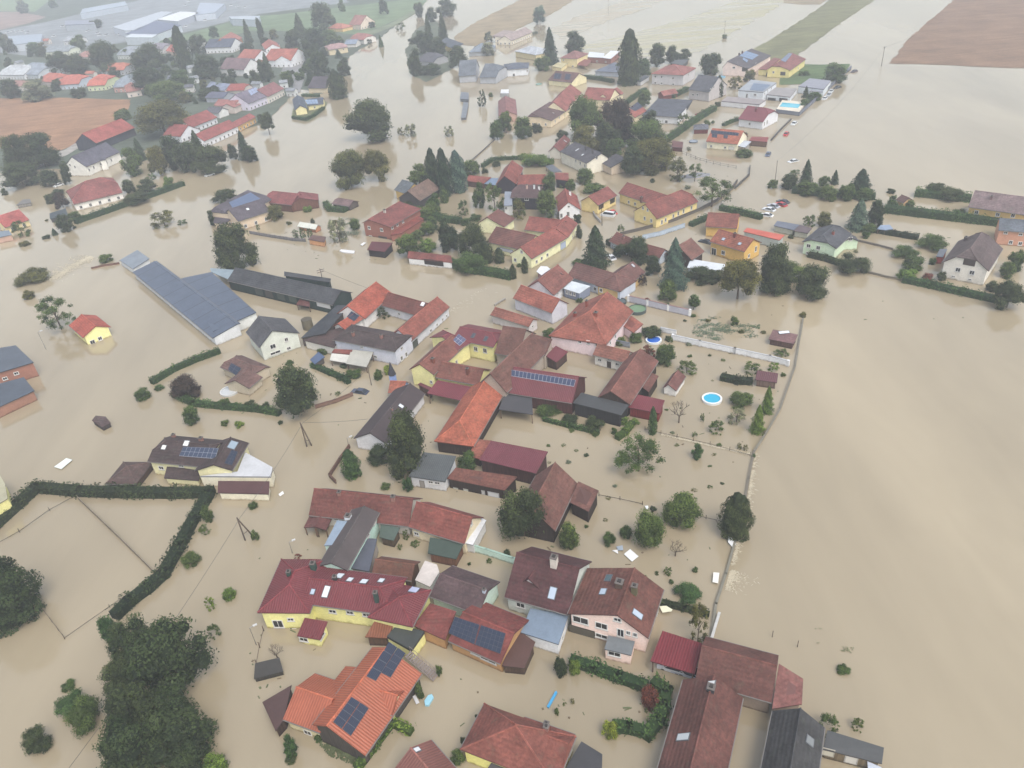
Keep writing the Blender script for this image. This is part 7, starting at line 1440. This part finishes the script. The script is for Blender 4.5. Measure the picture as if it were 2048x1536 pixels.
# trees and houses filling the dry village
occ = [(p_[1][0], p_[1][1]) for p_ in REG]
vc = [('small orange roofed village house', (196, 112, 94), (206, 196, 184)), ('small dark roofed village house', (104, 106, 118), (206, 204, 200)), ('small brick roofed village house', (158, 98, 88), (214, 206, 190)), ('small grey roofed village house', (146, 152, 162), (200, 204, 206))]
cnt = 0
while cnt < 18:
    x, y = random.uniform(20, 620), random.uniform(80, 190)
    if (y > 150 and x < 330) or any(abs(x-ox) < 22 and abs(y-oy) < 9 for ox, oy in occ): continue
    a_ = random.uniform(-.5, .15); L_ = 17*(.6+y/350); d_ = (L_*math.cos(a_), L_*math.sin(a_)*.5); k_ = random.choice(vc)
    nn = sorted(REG, key=lambda r_: (r_[1][0]-x)**2+(r_[1][1]-y)**2)
    for n_ in nn[:8]:
        dx_, dy_ = x-n_[1][0], y-n_[1][1]; lb = '%s %s the %s' % (k_[0], ('right of' if dx_ > 0 else 'left of') if abs(dx_) > abs(dy_)*1.3 else ('in front of' if dy_ > 0 else 'behind'), n_[0])
        if lb not in LABELS and len(lb.split()) < 16 and 'small' not in n_[0]: break
    H(lb, [G((x, y), (x+d_[0], y+d_[1]), (x+d_[0]/2, y+d_[1]/2-5*(.6+y/350)), 3.6, 32)], T(k_[1]), PL(k_[2]), name='village_house', aw=1, group='houses of the dry village')
    occ.append((x+d_[0]/2, y)); REG.pop(); cnt += 1
zone = [(0, 70), (60, 98), (200, 92), (330, 92), (480, 70), (640, 66), (700, 60), (690, 100), (670, 150), (620, 175), (560, 150), (480, 200), (400, 215), (330, 200), (260, 195), (120, 190), (0, 190)]
zp = [np.array([x, y, 0.]) for x, y in zone]; cnt = 0
while cnt < 135:
    x, y = random.uniform(0, 700), random.uniform(66, 215)
    if not inside(np.array([x, y, 0.]), zp, UP) or any(abs(x-ox) < 15+8*(y/200) and -8 < (y-oy) < 9 for ox, oy in occ): continue
    w_ = random.uniform(9, 24)*(.6+y/300); hh = w_*random.uniform(.62, 1.0); TR(random.choice(['bd', 'bd', 'bm', 'bm', 'cc', 'bo', 'kd', 'bc']), x-w_/2, y-hh, x+w_/2, y); cnt += 1
# ------------------------------------------------------------------ labels of the plants, told by the building they stand by
def rel(p, q):
    dx, dy = p[0]-q[0], p[1]-q[1]
    if abs(dx) > abs(dy)*1.3: return 'right of' if dx > 0 else 'left of'
    return 'in front of' if dy > 0 else 'behind'
for root, desc, px, name in PEND:
    near = sorted(REG, key=lambda r: (r[1][0]-px[0])**2+((r[1][1]-px[1])*1.4)**2)[:9]
    for s_, q, _, _ in near:
        lab = '%s %s the %s' % (desc, rel(px, q), s_)
        if len(lab.split()) > 15: continue
        if lab not in LABELS: break
    else:
        for k in range(2, 30):
            lab = '%s, number %d from the top, %s the %s' % (desc, k, rel(px, near[0][1]), near[0][0])
            lab = ' '.join(lab.split()[:3])+' '+' '.join(lab.split()[3:])
            if lab not in LABELS: break
    tag(root, lab, name)

# ------------------------------------------------------------------ the air
hz = MB(); x0, x1, y0, y1, z0, z1 = -X-20, X+20, -420, 5220, -3.0, CAM_H+4
hm = bpy.data.materials.new('haze'); hm.use_nodes = True; hn = hm.node_tree.nodes; hn.clear(); ho = hn.new('ShaderNodeOutputMaterial'); hv = hn.new('ShaderNodeVolumePrincipled')
hv.inputs['Color'].default_value = (.85, .91, 1.0, 1); hv.inputs['Density'].default_value = HAZE_DENSITY; hv.inputs['Anisotropy'].default_value = .1; hm.node_tree.links.new(hv.outputs[0], ho.inputs['Volume'])
hz.obox(((x0+x1)/2, (y0+y1)/2, (z0+z1)/2), (1, 0, 0), (0, 1, 0), UP, (x1-x0)/2, (y1-y0)/2, (z1-z0)/2, hm)
h_ = hz.build('haze'); h_['kind'] = 'stuff'
print('MISS', len(MISS), MISS[:60]); print('THINGS', len(LABELS))
